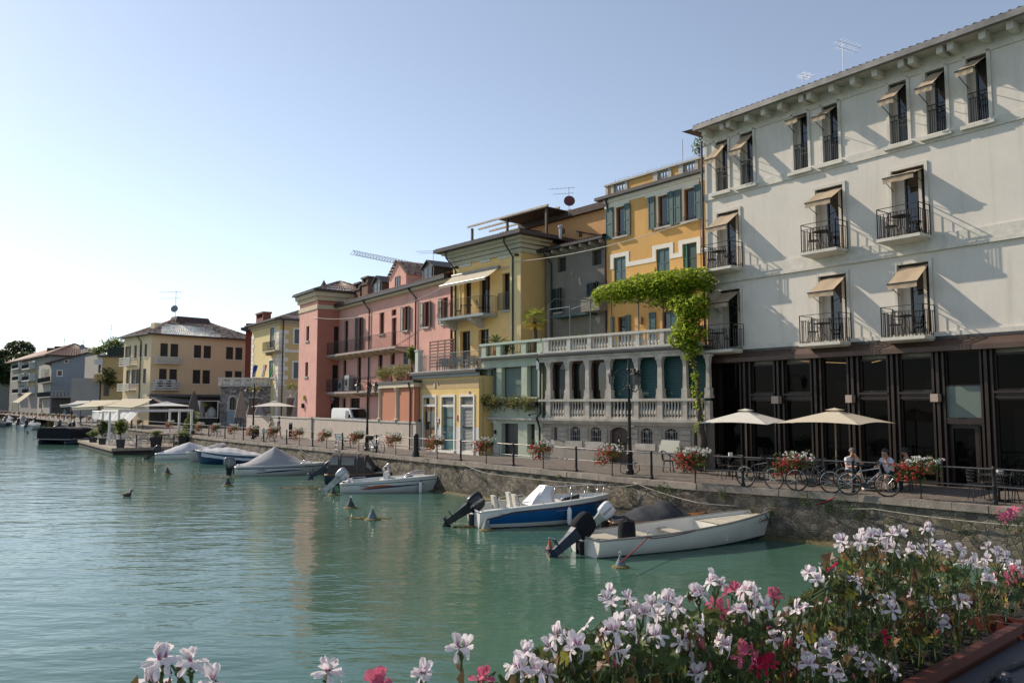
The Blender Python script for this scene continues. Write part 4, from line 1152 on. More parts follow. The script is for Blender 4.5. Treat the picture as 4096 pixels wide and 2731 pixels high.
for s in(sA+.2,(sA+sB)/2,sB-.2):MB().box(PGF,s-.07,s+.07,-.3,-.16,zve,zt_+.02).build('post',WOOD_DK,pr)
#  yellow kiosk house with terrace
KF=street(36,(-1.95,43.3))
kx=lambda x,y,d=0:KF.hit('2',x,y,d)[0]
kz=lambda x,y,d=0:KF.hit('2',x,y,d)[1]
k0,k1=kx(1347,1250),kx(1803,1250)
zk1=avg(kz(1360,918),kz(1790,888));zkg=avg(kz(1340,880,.3),kz(1800,842,.3));zkd=avg(kz(1345,1215),kz(1790,1290))
ki=thing('kiosk_building','low yellow flat roofed building with three white framed openings and a furnished roof terrace','building',KF.W(-3,0,0))
op=[list(KF.rect('2',(1405,1028),(1502,1400))),list(KF.rect('2',(1534,1028),(1634,1420))),list(KF.rect('2',(1668,1028),(1774,1440)))]
zo_=avg(*[q[3]for q in op])
print('kiosk',k0,k1,zk1,zkg,zkd,op)
for q in op:q[2],q[3]=.12,zo_;q[0]+=.13;q[1]-=.13;q[3]-=.13
YK=plaster('kiosk yellow',(.70,.50,.21),(.42,.33,.2),.45,.09)
mb=MB();mb.wall(KF,k0,k1,zkd,zk1,[(a,b,zkd,e)for a,b,c,e in op],.22);mb.box(KF,k0,k1,-6,-.25,0,zk1)
mb.poly([KF.W(k1,0,0),KF.W(k1,-.3,0),KF.W(k1,-.3,zk1),KF.W(k1,0,zk1)]);mb.build('wall',YK,ki)
MB().wall(KF,k0,k1,0,zkd,op,.22,.004).build('dado',plaster('white dado',(.60,.59,.55),(.3,.28,.25),.4,.08),ki)
for a,b in((k0+.25,op[0][0]-.35),(op[0][1]+.3,op[1][0]-.3),(op[1][1]+.3,op[2][0]-.3)):
 if b-a>.1:MB().box(KF,a,b,-.01,.012,zo_+.35,zk1-.2).build('panel',PEACH,ki)
MB().box(KF,k0,k1,-.01,.011,zo_+.35,zk1-.15).build('panel',plaster('kiosk peach',(.52,.37,.20),(.4,.3,.2),.3,.06),ki)
for q in op:
 mb=MB();surround(mb,KF,q[0],q[1],0.0,q[3],.13,.05);mb.box(KF,q[0]-.16,q[1]+.16,-.02,.12,0,.12);mb.build('door_surround',CREAM,ki)
ztr=avg(kz(1455,1105),kz(1580,1105),kz(1720,1105))
TEAL=M_('teal glass',(.06,.16,.17),.12,0,.15,2)
ORW=M_('orange wood',(.30,.145,.045),.45,0,.25,6)
for i,q in enumerate(op):
 MB().box(KF,q[0],q[1],-.18,.02,ztr-.05,ztr+.06).build('transom',CREAM,ki)
 if i==0:
  window(ki,KF,q[0],q[1],ztr+.06,q[3],-.1,CREAM,GLASS,.04,0,0)
  mb=MB();mb.box(KF,q[0],q[1],-.16,-.1,.12,ztr-.05);o=mb.build('door',ORW,ki)
  w=q[1]-q[0];MB().box(KF,q[0]+.08,q[0]+w*.46,-.11,-.085,1.25,2.35).box(KF,q[0]+w*.54,q[1]-.08,-.11,-.085,1.25,2.35).build('pane',GLASS,o)
  MB().box(KF,q[0]+w*.47,q[0]+w*.53,-.11,-.07,.12,ztr-.06).build('mullion',IRON,o)
  MB().box(KF,q[1]-.22,q[1]-.06,-.085,-.075,1.5,1.95).build('notice',WHITE,o)
 else:
  mb=MB();n=11
  mb.box(KF,q[0],q[1],-.2,-.16,ztr+.06,q[3])
  for k in range(n):zz=ztr+.08+(q[3]-ztr-.1)*k/n;mb.hexa([KF.W(q[0],-.15,zz),KF.W(q[1],-.15,zz),KF.W(q[1],-.08,zz-.02),KF.W(q[0],-.08,zz-.02),KF.W(q[0],-.15,zz+.012),KF.W(q[1],-.15,zz+.012),KF.W(q[1],-.08,zz-.008),KF.W(q[0],-.08,zz-.008)])
  mb.build('louvre',M_('grey louvre',(.36,.36,.35),.5,.2,.06),ki)
  if i==1:
   o=window(ki,KF,q[0],q[1],.12,ztr-.05,-.1,M_('silver frame',(.45,.45,.45),.35,.6),TEAL,.05,0,0,name='glass_door')
   MB().tube([KF.W(q[0]+.1,.0,1.15),KF.W(q[0]+.5,.0,1.15),KF.W(q[0]+.5,-.1,1.15)],.015,6).build('handle',STEEL,o)
   MB().box(KF,q[0]+.2,q[1]-.2,-.14,-.13,1.95,2.03).build('sticker',IRON,o)
  else:
   mb=MB();n=30;fm=MB();mb.box(KF,q[0],q[1],-.22,-.19,.12,ztr-.05)
   fm.box(KF,q[0],q[0]+.06,-.2,-.06,.12,ztr-.05).box(KF,q[1]-.06,q[1],-.2,-.06,.12,ztr-.05).box(KF,q[0]+.06,q[1]-.06,-.2,-.062,.12,.2).box(KF,q[0]+.06,q[1]-.06,-.2,-.062,ztr-.13,ztr-.05)
   for k in range(n):
    zz=.22+(ztr-.36)*k/n;fm.hexa([KF.W(q[0]+.06,-.17,zz+.045),KF.W(q[1]-.06,-.17,zz+.045),KF.W(q[1]-.06,-.08,zz),KF.W(q[0]+.06,-.08,zz),KF.W(q[0]+.06,-.17,zz+.06),KF.W(q[1]-.06,-.17,zz+.06),KF.W(q[1]-.06,-.08,zz+.015),KF.W(q[0]+.06,-.08,zz+.015)])
   o=fm.build('louvre_door',M_('pale louvre',(.55,.55,.52),.5,.1,.05),ki);mb.build('louvre_back',DARK,o)
plate(ki,KF,'2',1510,1205,'33',.26,.006)
for x,y,w,h,m_ in((1650,1190,.16,.3,M_('red white notice',(.5,.2,.17),.6,0,.4,9)),(1525,1215,.06,.32,M_('red sign',(.35,.03,.03),.5)),(1507,1240,.1,.34,GALV),(1492,962,.18,.22,M_('beige box',(.5,.45,.35),.6)),(1515,948,.1,.12,GALV),(1737,1010,.12,.14,GALV)):
 s,z=kx(x,y),kz(x,y);MB().box(KF,s-w/2,s+w/2,.0,.06,z-h/2,z+h/2).build('wall_box',m_,ki)
s0,s1,z0,z1=KF.rect('2',(1364,1200),(1393,1382));MB().box(KF,s0,s1,.02,.12,z0,z1).build('notice_board',M_('dark grey board',(.05,.05,.055),.5),ki)
MB().box(KF,k0-.1,k1+.05,-.02,.14,zk1+.0,zk1+.18).build('fascia',M_('grey fascia',(.34,.37,.37),.8,0,.12),ki)
MB().box(KF,k0-.2,k1+.12,-.1,.32,zk1+.181,zkg+.02).build('gutter',GUTTER,ki)
MB().box(KF,k0-.15,k1+.1,-5.5,.3,zkg+.021,zkg+.08).build('terrace_slab',STONE,ki)
pipe(ki,[KF.W(k0-.12,.25,zkg-.1),KF.W(k0-.3,.1,zkg-.55),KF.W(k0-.3,.08,0)],.055)
zkt=zkg+.08
pz=kz(1352,722);pa,pb=kx(1350,780,.1),kx(1424,770,.1)
MB().box(KF,pa,pa+.35,-.25,.1,zkt,pz).box(KF,pa-.05,pa+.4,-.3,.14,pz,pz+.08).build('terrace_pier',plaster('white pier',(.58,.57,.53),(.3,.3,.28),.3,.08),ki)
rail(ki,[KF.W(pa+.35,-.05,0).xy,KF.W(k1+.05,-.05,0).xy],zkt,kz(1600,728)-zkt,.11,.008,M_('silver rail',(.33,.31,.27),.4,.6,.05))
SCF=KF.shifted(-2.2)
sc=thing('slatted_screen','brown wooden slatted privacy screen on the roof terrace of the low yellow building','screen',SCF.W(-5,0,zkt))
a,b,z0,z1=SCF.rect('2',(1452,650),(1616,760))
BRW=M_('brown slats',(.13,.06,.045),.7,0,.2,5)
mb=MB()
for k in range(9):zz=zkt+.5+(z1-zkt-.55)*k/8;mb.box(SCF,a,b,-.02,.02,zz-.055,zz+.04)
mb.build('slats',BRW,sc)
for f in(0,.35,.65,1):s=a+(b-a)*f;MB().box(SCF,s-.03,s+.03,-.07,-.022,zkt,z1).build('post',BRW,sc)
def make_terrace_chair(label,group,mat):
 t=thing('terrace_chair',label,'chair',group=group)
 mb=MB();mb.bx(-.27,.27,-.27,.27,.38,.44);mb.build('seat',mat,t)
 mb=MB()
 for k in range(6):zz=.50+k*.065;mb.bx(-.27,.27,-.29,-.26,zz,zz+.05)
 mb.bx(-.27,-.23,-.30,-.25,.44,.9).bx(.23,.27,-.30,-.25,.44,.9);mb.build('backrest',mat,t)
 for sx_ in(-1,1):
  for sy_ in(-1,1):MB().bx(sx_*.25-.02,sx_*.25+.02,sy_*.25-.02,sy_*.25+.02,0,.38).build('leg',mat,t)
  MB().bx(sx_*.27-.02,sx_*.27+.02,-.27,.26,.62,.65).bx(sx_*.27-.02,sx_*.27+.02,.22,.26,.44,.62).build('armrest',mat,t)
 return t
GW=M_('grey woven',(.20,.19,.175),.75,0,.2,9)
spots=[(1480,830,2.6),(1520,815,2.9),(1585,820,2.8),(1620,800,-.6),(1665,800,2.2),(1700,790,.2),(1770,790,1.5)]
words=['first from the white pier','second from the white pier','third from the white pier','fourth from the white pier','fifth from the white pier','sixth from the white pier','nearest the green house']
tc0=None
for(x,y,rz),w in zip(spots,words):
 s=kx(x,y,-.9);p=KF.W(s,-1.0-rnd(0,.8),zkt);l='grey woven chair on the low yellow building terrace, '+w
 if tc0 is None:tc0=make_terrace_chair(l,'chairs on the low roof terrace',GW);tc0.location=p;tc0.rotation_euler.z=rz
 else:dup(tc0,p,rz,l)
tt=thing('terrace_table','grey square table among chairs on the low yellow building terrace','table',KF.W(kx(1645,790,-1.6),-1.9,zkt))
o=tt.location
MB().bx(o.x-.5,o.x+.5,o.y-.5,o.y+.5,o.z+.7,o.z+.75).build('tabletop',GW,tt)
for a_ in(-.42,.42):
 for b_ in(-.42,.42):MB().bx(o.x+a_-.03,o.x+a_+.03,o.y+b_-.03,o.y+b_+.03,o.z,o.z+.7).build('leg',GW,tt)
 #  quay garden wall, arcade screen, gate pier
LF=street(31.5,(-6.45,49.0))
lx=lambda x,y,d=0:LF.hit('2',x,y,d)[0]
lz=lambda x,y,d=0:LF.hit('2',x,y,d)[1]
GW_M=plaster('garden wall render',(.44,.39,.335),(.17,.15,.13),.5,.1,.3,patch=((.24,.21,.185),.9,.67))
lw=thing('garden_wall','long beige rendered garden wall along the quay, flaking near its foot','wall',LF.W(-10,0,0))
l1,lp,l0=lx(1312,1300),lx(622,1260),lx(152,1230)
z_w1,z_w2=avg(lz(1290,1215),lz(760,1195)),avg(lz(200,1172),lz(590,1190))
print('garden wall',l0,lp,l1,z_w1,z_w2)
zc_k=lz(1330,1210)
for a,b,z,nm in((lp+.05,l1+.9,z_w1,'wall'),(l0,lp-.75,z_w2,'wall')):
 mb=MB();n=max(8,int((b-a)/.4))
 mb.box(LF,a,b,-.35,0,0,z-.1);mb.build(nm,GW_M,lw)
 MB().box(LF,a-.03,b+.03,-.40,.06,z-.1,z).build('wall_cap',STONE,lw)
MB().box(LF,lp-.75,lp+.05,-.5,.14,0,z_w2-.06).box(LF,lp-.8,lp+.1,-.55,.19,z_w2-.06,z_w2+.05).build('gate_pier',GW_M,lw)
ar=thing('arcade_screen','pink screen wall with cream half columns standing on the garden wall','wall',LF.W(-3,0,z_w1))
PINK_D=plaster('deep pink render',(.46,.20,.125),(.35,.2,.15),.2,.08)
zat=lz(1250,975);zag=lz(1250,945)
a0_,a1_=lx(1085,1100),lx(1347,1100)
MB().box(LF,a0_,a1_,-.3,-.06,z_w1+.002,zat).build('panel',PINK_D,ar)
for x0,x1 in((1085,1112),(1205,1235),(1312,1340)):
 a,b=lx(x0,1100),lx(x1,1100);c_=(a+b)/2;r_=.17
 if x0==1312:MB().box(LF,a-.02,b+.1,-.2,.02,z_w1,zat).build('pier',PINK_D,ar);continue
 MB().lathe([(r_*1.5,0),(r_*1.5,.12),(r_*1.1,.16),(r_,.3),(r_*.92,(zat-z_w1)-.3),(r_*1.1,(zat-z_w1)-.26),(r_*1.45,(zat-z_w1)-.12),(r_*1.5,zat-z_w1)],LF.W(c_,-.08,z_w1),14).build('column',M_('cream column',(.55,.47,.34),.8,0,.1),ar,smooth=True,angle=40)
MB().box(LF,a0_-.1,a1_+.1,-.35,.12,zat+.001,zag).build('architrave',MATS['cream column'],ar)
MB().box(LF,a0_-.15,a1_+.2,-.4,.2,zag+.001,zag+.14).build('gutter',GUTTER,ar)
pipe(ar,[LF.W(a1_-.6,.18,zag),LF.W(a1_-.5,.08,zag-.5),LF.W(a1_-.5,.08,0)],.05)
MB().box(LF,a0_-.15,a1_,-5,-.4,zag,zag+.12).build('terrace_slab',STONE,ar)
#  pink house with tower
PF=street(34.3,(-4.3,52.9))
px=lambda x,y,d=0:PF.hit('2',x,y,d)[0]
pz_=lambda x,y,d=0:PF.hit('2',x,y,d)[1]
pk=thing('pink_house','long pink house with corner tower, green louvred shutters, two balconies and roof dormers','building',PF.W(-10,0,0))
PINK=plaster('pink render',(.66,.36,.30),(.40,.27,.28),.6,.12,.3)
PINK_T=plaster('tower render',(.68,.38,.32),(.34,.2,.17),.35,.12,.35)
p0,p1=px(812,600),0.3
zpe=avg(pz_(850,385,.5),pz_(1555,195,.5));zpc=avg(pz_(860,425),pz_(1570,232))
OPN={}
def prect(n,x0,y0,x1,y1):OPN[n]=list(PF.rect('2',(x0,y0),(x1,y1)));return OPN[n]
prect('wa',945,482,968,690);prect('wb',1098,448,1130,592);prect('wq',1183,426,1217,462);prect('db',1184,484,1216,675)
prect('wc',1271,402,1300,566);prect('wd',1413,372,1450,543);prect('we',1545,342,1582,520)
prect('b1',848,505,872,690)
prect('m1',838,768,860,920);prect('m2',940,755,965,950);prect('m3',1088,740,1118,900);prect('m4',1175,730,1207,812);prect('m5',1268,712,1300,812)
prect('g1',832,1052,855,1180);prect('g2',888,1050,955,1180)
rowu=[OPN[k]for k in('wc','wd','we')]
for i,v in((2,avg(*[q[2]for q in rowu])),(3,avg(*[q[3]for q in rowu]))):
 for q in rowu:q[i]=v
zb1t=avg(pz_(775,738,1.1),pz_(1215,683,1.1));zb2t=avg(pz_(760,1010,1.1),pz_(1085,992,1.1))
print('pink',p0,zpe,zpc,zb1t,zb2t,OPN)
for k in('wa','db','b1'):OPN[k][2]=zb1t+.02
for k in('m1','m2','m3'):OPN[k][2]=zb2t+.02
mb=MB();mb.wall(PF,p0,p1,0,zpe,list(OPN.values()),.22);mb.box(PF,p0,p1,-9,-.25,0,zpe-.05);mb.build('wall',PINK,pk)
MB().box(PF,p0,p1,-.02,.10,zpc,zpe-.25).box(PF,p0,p1,-.02,.3,zpe-.25,zpe).build('cornice',M_('cream cornice',(.56,.46,.32),.85,0,.07),pk)
MB().box(PF,p0-.3,p1+.1,.3,.58,zpe-.05,zpe+.2).build('gutter',GUTTER,pk)
REDW=M_('red brown frame',(.17,.035,.02),.5,0,.2,5)
for n,q in OPN.items():
 window(pk,PF,q[0],q[1],q[2],q[3],-.13,REDW if n in('wb','db','wc','wd','we','wq','m4')else WOOD_DK,GLASS_DIM,.06,0 if q[1]-q[0]<.7 else 1,0)
 if n in('wb','wc','wd','we','m4'):MB().box(PF,q[0]-.12,q[1]+.12,-.02,.12,q[2]-.12,q[2]-.01).build('window_sill',STONE,pk)
LG=M_('grey green louvre',(.05,.085,.075),.6,0,.15,3)
for n in('wa','wc','wd','we'):
 q=OPN[n];w=(q[1]-q[0])*.55
 shutter(pk,PF,q[0]-w-.02,q[0]-.02,q[2],q[3],.05,LG)
 if n!='we':leaf(pk,PF,q[1]+.02,w,q[2],q[3],.35,LG)
q=OPN['m5'];shutter(pk,PF,q[0],q[1],q[2],q[3],-.06,M_('blue grey shutter',(.07,.11,.13),.6,0,.1))
def long_balcony(x1a,x1b,y,zt,nm):
 s1=px(x1a,y,1.0);a=p0+.02
 o=MB().box(PF,a,s1,-.02,1.15,zt-.16,zt).build('balcony',M_('rose grey slab',(.36,.29,.26),.85,0,.15),pk)
 n=int((s1-a)/1.25)
 for k in range(n+1):
  s=a+.2+(s1-a-.5)*k/n;MB().prism(PF.side(s+.18),[(-1.05,zt-.161),(-1.05,zt-.26),(0,zt-.46),(0,zt-.161)],0,-.18).build('bracket',MATS['cream cornice'],o)
 rail(o,[PF.W(a+.05,1.1,0).xy,PF.W(s1-.04,1.1,0).xy,PF.W(s1-.04,.03,0).xy],zt,1.05,.13,.008,IRON)
 return s1
long_balcony(1222,0,690,zb1t,1);long_balcony(1100,0,1000,zb2t,2)
for x,y in((833,955),(878,950)):
 s=px(x,y,.5);rt=thing('air_conditioner','grey air conditioner unit on the lower balcony of the pink house, %s one'%('smaller left' if x==833 else 'larger right'),'air conditioner',PF.W(s,.5,zb2t))
 h=.95 if x==833 else 1.35;w=.38 if x==833 else .5
 MB().box(PF,s-w,s+w,.35,.7,zb2t+.08,zb2t+h).build('casing',M_('grey casing',(.36,.37,.36),.5,.1,.06),rt)
 MB().tube([PF.W(s-.05,.70,zb2t+h*.55),PF.W(s-.05,.715,zb2t+h*.55)],.28,16).build('fan_grille',IRON,rt)
MB().box(PF,p0+.02,px(820,1100),-.02,.5,3.6,3.9).box(PF,p0+.02,p0+.25,.0,.5,0,3.6).build('portal',M_('black portal',(.02,.02,.02),.5),pk)
TD=2.0
tf=PF.shifted(TD);ts1=p0;te=PF.side(p0,TD)
ts0=tf.hit('2',525,700)[0]
zte=avg(tf.hit('2',650,335)[1],tf.hit('2',530,355)[1]);
tw=[list(tf.rect('2',(578,543),(596,642))),list(tf.rect('2',(570,798),(588,897)))]
print('tower',ts0,ts1,zte,tw)
mb=MB();mb.wall(tf,ts0,ts1,0,zte,tw,.2);mb.build('tower_wall',PINK_T,pk)
td=[list(te.rect('2',(775,542),(818,730))),list(te.rect('2',(764,815),(810,1000))),list(te.rect('2',(752,1090),(806,1190)))]
td[0][2],td[1][2],td[2][2]=zb1t,zb2t,0.0
for q in td:q[1]=min(q[1],TD-.05)
mb=MB();mb.wall(te,0,TD,0,zte,td,.2);mb.wall(te,TD,8,zpe+.3,zte,[],.2);mb.build('tower_wall',plaster('tower side render',(.47,.185,.13),(.3,.12,.1),.25,.1,.3),pk)  # camera-facing tower side: its shadow is put into a darker red
for i,q in enumerate(td):window(pk,te,q[0],q[1],q[2],q[3],-.1,M_('black door',(.012,.01,.01),.5),GLASS_DIM,.08,1,0,name='tower_door')
MB().poly([tf.W(ts0,0,0),tf.W(ts0,-6,0),tf.W(ts0,-6,zte),tf.W(ts0,0,zte)]).build('tower_wall',PINK_T,pk)
for q in tw:
 window(pk,tf,q[0],q[1],q[2],q[3],-.12,WOOD_DK,GLASS_DIM,.06,0,0)
 MB().box(tf,q[0]-.15,q[1]+.1,-.02,.1,q[2]-.14,q[2]-.01).build('window_sill',STONE,pk)
mb=MB()
for h0,h1,d in((.02,.4,.34),(.4,.75,.18),(1.15,1.5,.08)):
 mb.box(tf,ts0-d,ts1+d,-6,d,zte-h1+.35,zte-h0+.35)
mb.build('cornice',MATS['cream cornice'],pk)
zr=zte+.34
MB().box(tf,ts0-.58,ts1+.58,-6.5,.58,zr,zr+.12).build('gutter',GUTTER,pk)
apx=tf.W((ts0+ts1)/2,-2.9,zr+1.45)
mb=MB();cr=[tf.W(ts0-.55,.55,zr+.13),tf.W(ts1+.55,.55,zr+.13),tf.W(ts1+.55,-6.4,zr+.13),tf.W(ts0-.55,-6.4,zr+.13)]
for i in range(4):roof_slope(mb,cr[i],cr[(i+1)%4],apx,apx,.3,.06,9)
mb.build('roof',TILE,pk,smooth=True,angle=60)
MB().lathe([(.2,0),(.2,.5),(.3,.55),(.12,.9),(.02,1.1)],tf.W(ts0+.6,-2.0,zr+.6),8).build('chimney',TILE_DK,pk)
s,z=te.hit('2',782,1055,.1);MB().box(te,s-.25,s+.1,.0,.25,z-.15,z+.1).build('wall_lamp',M_('grey lamp',(.3,.3,.32),.5),pk)
for x,y,m_ in((560,1048,M_('yellow lamp',(.5,.4,.1),.5)),(551,1105,IRON)):
 s,z=tf.hit('2',x,y,.1);MB().box(tf,s-.12,s+.12,.0,.2,z-.2,z+.2).build('wall_lamp',m_,pk)
mb=MB();roof_slope(mb,PF.W(p0-.2,.5,zpe+.2),PF.W(p1,.5,zpe+.2),PF.W(p0-.2,-5,zpe+2.0),PF.W(p1,-5,zpe+2.0),.26,.06,13);mb.build('roof',TILE,pk,smooth=True,angle=60)
DMET=M_('dark dormer metal',(.06,.055,.05),.5,.4,.2)
D1=PF.shifted(-.4)
def dormer(x0,x1,ytop,ybot,wrect,wall,roofm,gable,depth=2.2,nm='dormer',ap=None):
 a,b=D1.hit('2',x0,ybot)[0],D1.hit('2',x1,ybot)[0]
 z0=zpe+.1;z1=D1.hit('2',(x0+x1)/2,ytop)[1]
 zs=z1-gable
 mb=MB();m_=(a+b)/2
 mb.prism(D1,[(a,z0),(b,z0),(b,zs),(m_,z1),(a,zs)],-depth,0)
 o=mb.build(nm,wall,pk)
 mb=MB()
 for e0,e1 in(((a-.15,zs-.1),(m_,z1+.06)),((b+.15,zs-.1),(m_,z1+.06))):
  if roofm is TILE:roof_slope(mb,D1.W(e0[0],.2,e0[1]),D1.W(e0[0],-depth-1,e0[1]),D1.W(e1[0],.2,e1[1]),D1.W(e1[0],-depth-1,e1[1]),.24,.05,6)
  else:mb.extr([D1.W(e0[0],.15,e0[1]),D1.W(e1[0],.15,e1[1]),D1.W(e1[0],-depth,e1[1]),D1.W(e0[0],-depth,e0[1])],(0,0,.06))
 mb.build('dormer_roof',roofm,o,smooth=roofm is TILE,angle=60)
 q=D1.rect('2',*wrect);window(o,D1,q[0],q[1],max(q[2],z0+.15),min(q[3],zs+.3),.05,DMET if roofm is not TILE else REDW,GLASS,.06,1,1 if roofm is not TILE else 0,back=.03)
dormer(1052,1112,192,315,((1058,240),(1105,310)),DMET,DMET,.45)
dormer(1165,1285,82,285,((1210,192),(1243,272)),PINK,TILE,1.1,2.6)
dormer(1402,1482,82,215,((1412,132),(1472,215)),DMET,DMET,.4)
for x0,x1,yt in((950,1000,240),(1004,1050,200)):
 C1=PF.shifted(-1.6);a,b=C1.hit('2',x0,yt)[0],C1.hit('2',x1,yt)[0];z1=C1.hit('2',x0,yt)[1];w=min(b-a,1.2)
 o=MB().box(C1,a,a+w,-.5,.4,zpe,z1-.7).build('chimney',rubble('brick stack',(.12,.06,.045),(.22,.11,.08),(.2,.17,.15),9,.02,.5,(1,1,2.2)),pk)
 MB().box(C1,a-.1,a+w+.1,-.6,.5,z1-.7,z1-.55).box(C1,a-.02,a+w*.3,-.5,.4,z1-.55,z1-.15).box(C1,a+w*.7,a+w+.02,-.5,.4,z1-.55,z1-.15).box(C1,a-.1,a+w+.1,-.6,.5,z1-.15,z1).build('chimney_cap',TILE_DK,o)
pipe(pk,[PF.W(px(1010,380),.45,zpe),PF.W(px(1025,420,.1),.1,zpc-.6),PF.W(px(1025,420,.1),.1,0)],.06)
pipe(pk,[PF.W(px(1333,290),.45,zpe),PF.W(px(1355,330,.1),.1,zpc-.5),PF.W(px(1355,330,.1),.1,3)],.06)
#  yellow corner house with quoins
QF=street(35,(-28.1,95));QS=QF.side(0)
qh=thing('corner_house','yellow corner house with white quoins, grey shutters and a small iron balcony','building',QF.W(0,0,0))
YQ=plaster('soft yellow render',(.66,.54,.28),(.4,.33,.2),.2,.05);YQ2=plaster('soft yellow side',(.58,.42,.19),(.38,.28,.13),.2,.05)  # second render is the end wall's, with its shade put into the colour
q0=QF.hit('2',190,700)[0];zqe=avg(QF.hit('2',385,500,.4)[1],QF.hit('2',170,535,.4)[1]);qs1=16.0
qw=[list(QF.rect('2',(322,552),(350,690))),list(QF.rect('2',(316,786),(345,905)))]
qe=[list(QS.rect('2',(494,563),(532,665))),list(QS.rect('2',(487,797),(526,912)))]
mb=MB();mb.wall(QF,q0,0,0,zqe,qw,.2);mb.build('wall',YQ,qh)
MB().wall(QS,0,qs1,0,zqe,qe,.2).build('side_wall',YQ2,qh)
MB().box(QF,q0+.3,-.3,-10,-.3,0,zqe).build('core',DARK,qh)
for F_,L in((QF,qw),(QS,qe)):
 for q in L:
  window(qh,F_,q[0],q[1],q[2],q[3],-.06,M_('grey blue shutters',(.10,.13,.145),.6,0,.1),MATS['grey blue shutters'],.08,1,2,back=.02)
  mb=MB();surround(mb,F_,*q,w=.2,d1=.05,bottom=True);mb.build('window_surround',CREAM,qh)
zk=0.3
while zk<zqe-1.2:
 for F_,sg in((QF,-1),(QS,1)):
  L=.75 if int(zk/.55)%2 else 1.15
  MB().box(F_,min(0,sg*L)+(0 if sg<0 else-.04),max(0,sg*L)+(.04 if sg<0 else 0),-.02,.05 if sg<0 else .047,zk,zk+.5).build('quoin',CREAM,qh)
 MB().box(QF,q0-.04,q0+(.75 if int(zk/.55)%2 else 1.1),-.02,.05,zk,zk+.5).build('quoin',CREAM,qh)
 zk+=.55
mb=MB()
for d,h in((.15,.6),(.35,.3)):mb.box(QF,q0-d,d,-10,d,zqe-h,zqe-h+.29)
mb.build('cornice',M_('stone cornice',(.42,.36,.25),.85,0,.15),qh)
n=26
for k in range(n):s=q0+(-q0)*k/n;MB().box(QF,s,s+.22,.1,.5,zqe-.25,zqe-.01).build('dentil',MATS['stone cornice'],qh)
zsc=QS.hit('2',450,716)[1]
MB().box(QS,0,qs1,-.02,.07,zsc-.15,zsc+.15).build('string_course',CREAM,qh)
zbs=QS.hit('2',450,962)[1];MB().box(QS,.0,qs1,-.02,.06,0,zbs).build('base',plaster('pale base',(.5,.43,.32),(.3,.26,.2),.3,.06),qh)
cr=[QF.W(q0-.8,.8,zqe),QF.W(.8,.8,zqe),QF.W(.8,-11,zqe),QF.W(q0-.8,-11,zqe)]
MB().box(QF,q0-.85,.85,-11,.85,zqe-.02,zqe+.14).build('gutter',GUTTER,qh)
ra,rb=QF.W(q0+4,-5,zqe+2.2),QF.W(-4.5,-5,zqe+2.2)
mb=MB();roof_slope(mb,cr[0],cr[1],ra,rb,.3,.06,12);roof_slope(mb,cr[1],cr[2],rb,rb,.3,.06,12);roof_slope(mb,cr[3],cr[0],ra,ra,.3,.06,12)
mb.build('roof',TILE,qh,smooth=True,angle=60)
C1=QF.shifted(-3);a=C1.hit('2',237,450)[0];b=C1.hit('2',287,450)[0];z1=C1.hit('2',260,445)[1]
MB().box(C1,a,b,-.8,.3,zqe,z1-.8).box(C1,a-.1,b+.1,-.9,.4,z1-.25,z1).box(C1,a,a+.3,-.8,.3,z1-.8,z1-.25).box(C1,b-.3,b,-.8,.3,z1-.8,z1-.25).build('chimney',M_('red brick',(.19,.07,.05),.9,0,.3,8,.4,30),qh)
zbq=QF.hit('2',310,715,.8)[1]
a,b=QF.hit('2',268,712,.9)[0],QF.hit('2',355,712,.9)[0]
o=MB().box(QF,a,b,0,.95,zbq-.18,zbq).box(QF,a+.4,a+.8,0,.7,zbq-.5,zbq-.181).box(QF,b-.8,b-.4,0,.7,zbq-.5,zbq-.181).build('balcony',MATS['stone cornice'],qh)
rail(o,[QF.W(a,.02,0).xy,QF.W(a,.92,0).xy,QF.W(b,.92,0).xy,QF.W(b,.02,0).xy],zbq,1.1,.16,.012,IRON)
pipe(qh,[QS.W(.3,.6,zqe),QS.W(.45,.1,zqe-.8),QS.W(.45,.1,0)],.07)
RF_=QF.shifted(-4,-20)
rh=thing('red_house','dark red house glimpsed between the beige palazzo and the yellow corner house','building',RF_.W(0,0,0))
rp=at_y('1',2283,290,112)
MB().bx(rp.x-.4,rp.x+6,112,120,0,rp.z+1.2).build('wall',plaster('red render',(.25,.06,.045),(.15,.05,.05),.3,.1),rh)
ro=at_y('1',2215,265,111)
MB().bx(ro.x,ro.x+9,110.8,121,ro.z-.2,ro.z+.2).build('roof',TILE_DK,rh)
#  low stone building with balustraded terrace
TF=Fr((at_y('1',2022,900,97).x,97),(1,.04))
tb=thing('stone_terrace_building','low rubble stone building with arched window and stone balustrade terrace on top','building',TF.W(0,0,0))
RUB=rubble('terrace rubble',(.13,.12,.115),(.34,.32,.30),(.24,.22,.2),2.6,.08,.9,(1,1,1.6))
tL=TF.hit('2',372,1000)[0];ztl=avg(TF.hit('2',50,968)[1],TF.hit('2',340,972)[1]);ztt=TF.hit('2',150,905)[1]
aw_=list(TF.rect('2',(36,1030),(77,1132)))
print('terrace bld',tL,ztl,ztt,aw_)
mb=MB();mb.wall(TF,0,tL,0,ztl,[aw_],.3);arch_top(mb,TF,aw_[0],aw_[1],aw_[3]-.6,.59,aw_[3],0,.3)
mb.poly([TF.W(0,0,0),TF.W(0,-8,0),TF.W(0,-8,ztl),TF.W(0,0,ztl)]);mb.build('wall',RUB,tb)
window(tb,TF,aw_[0],aw_[1],aw_[2],aw_[3],-.2,IRON,GLASS_DIM,.07,1,4)
mb=MB();cxs=(aw_[0]+aw_[1])/2;pts=[]
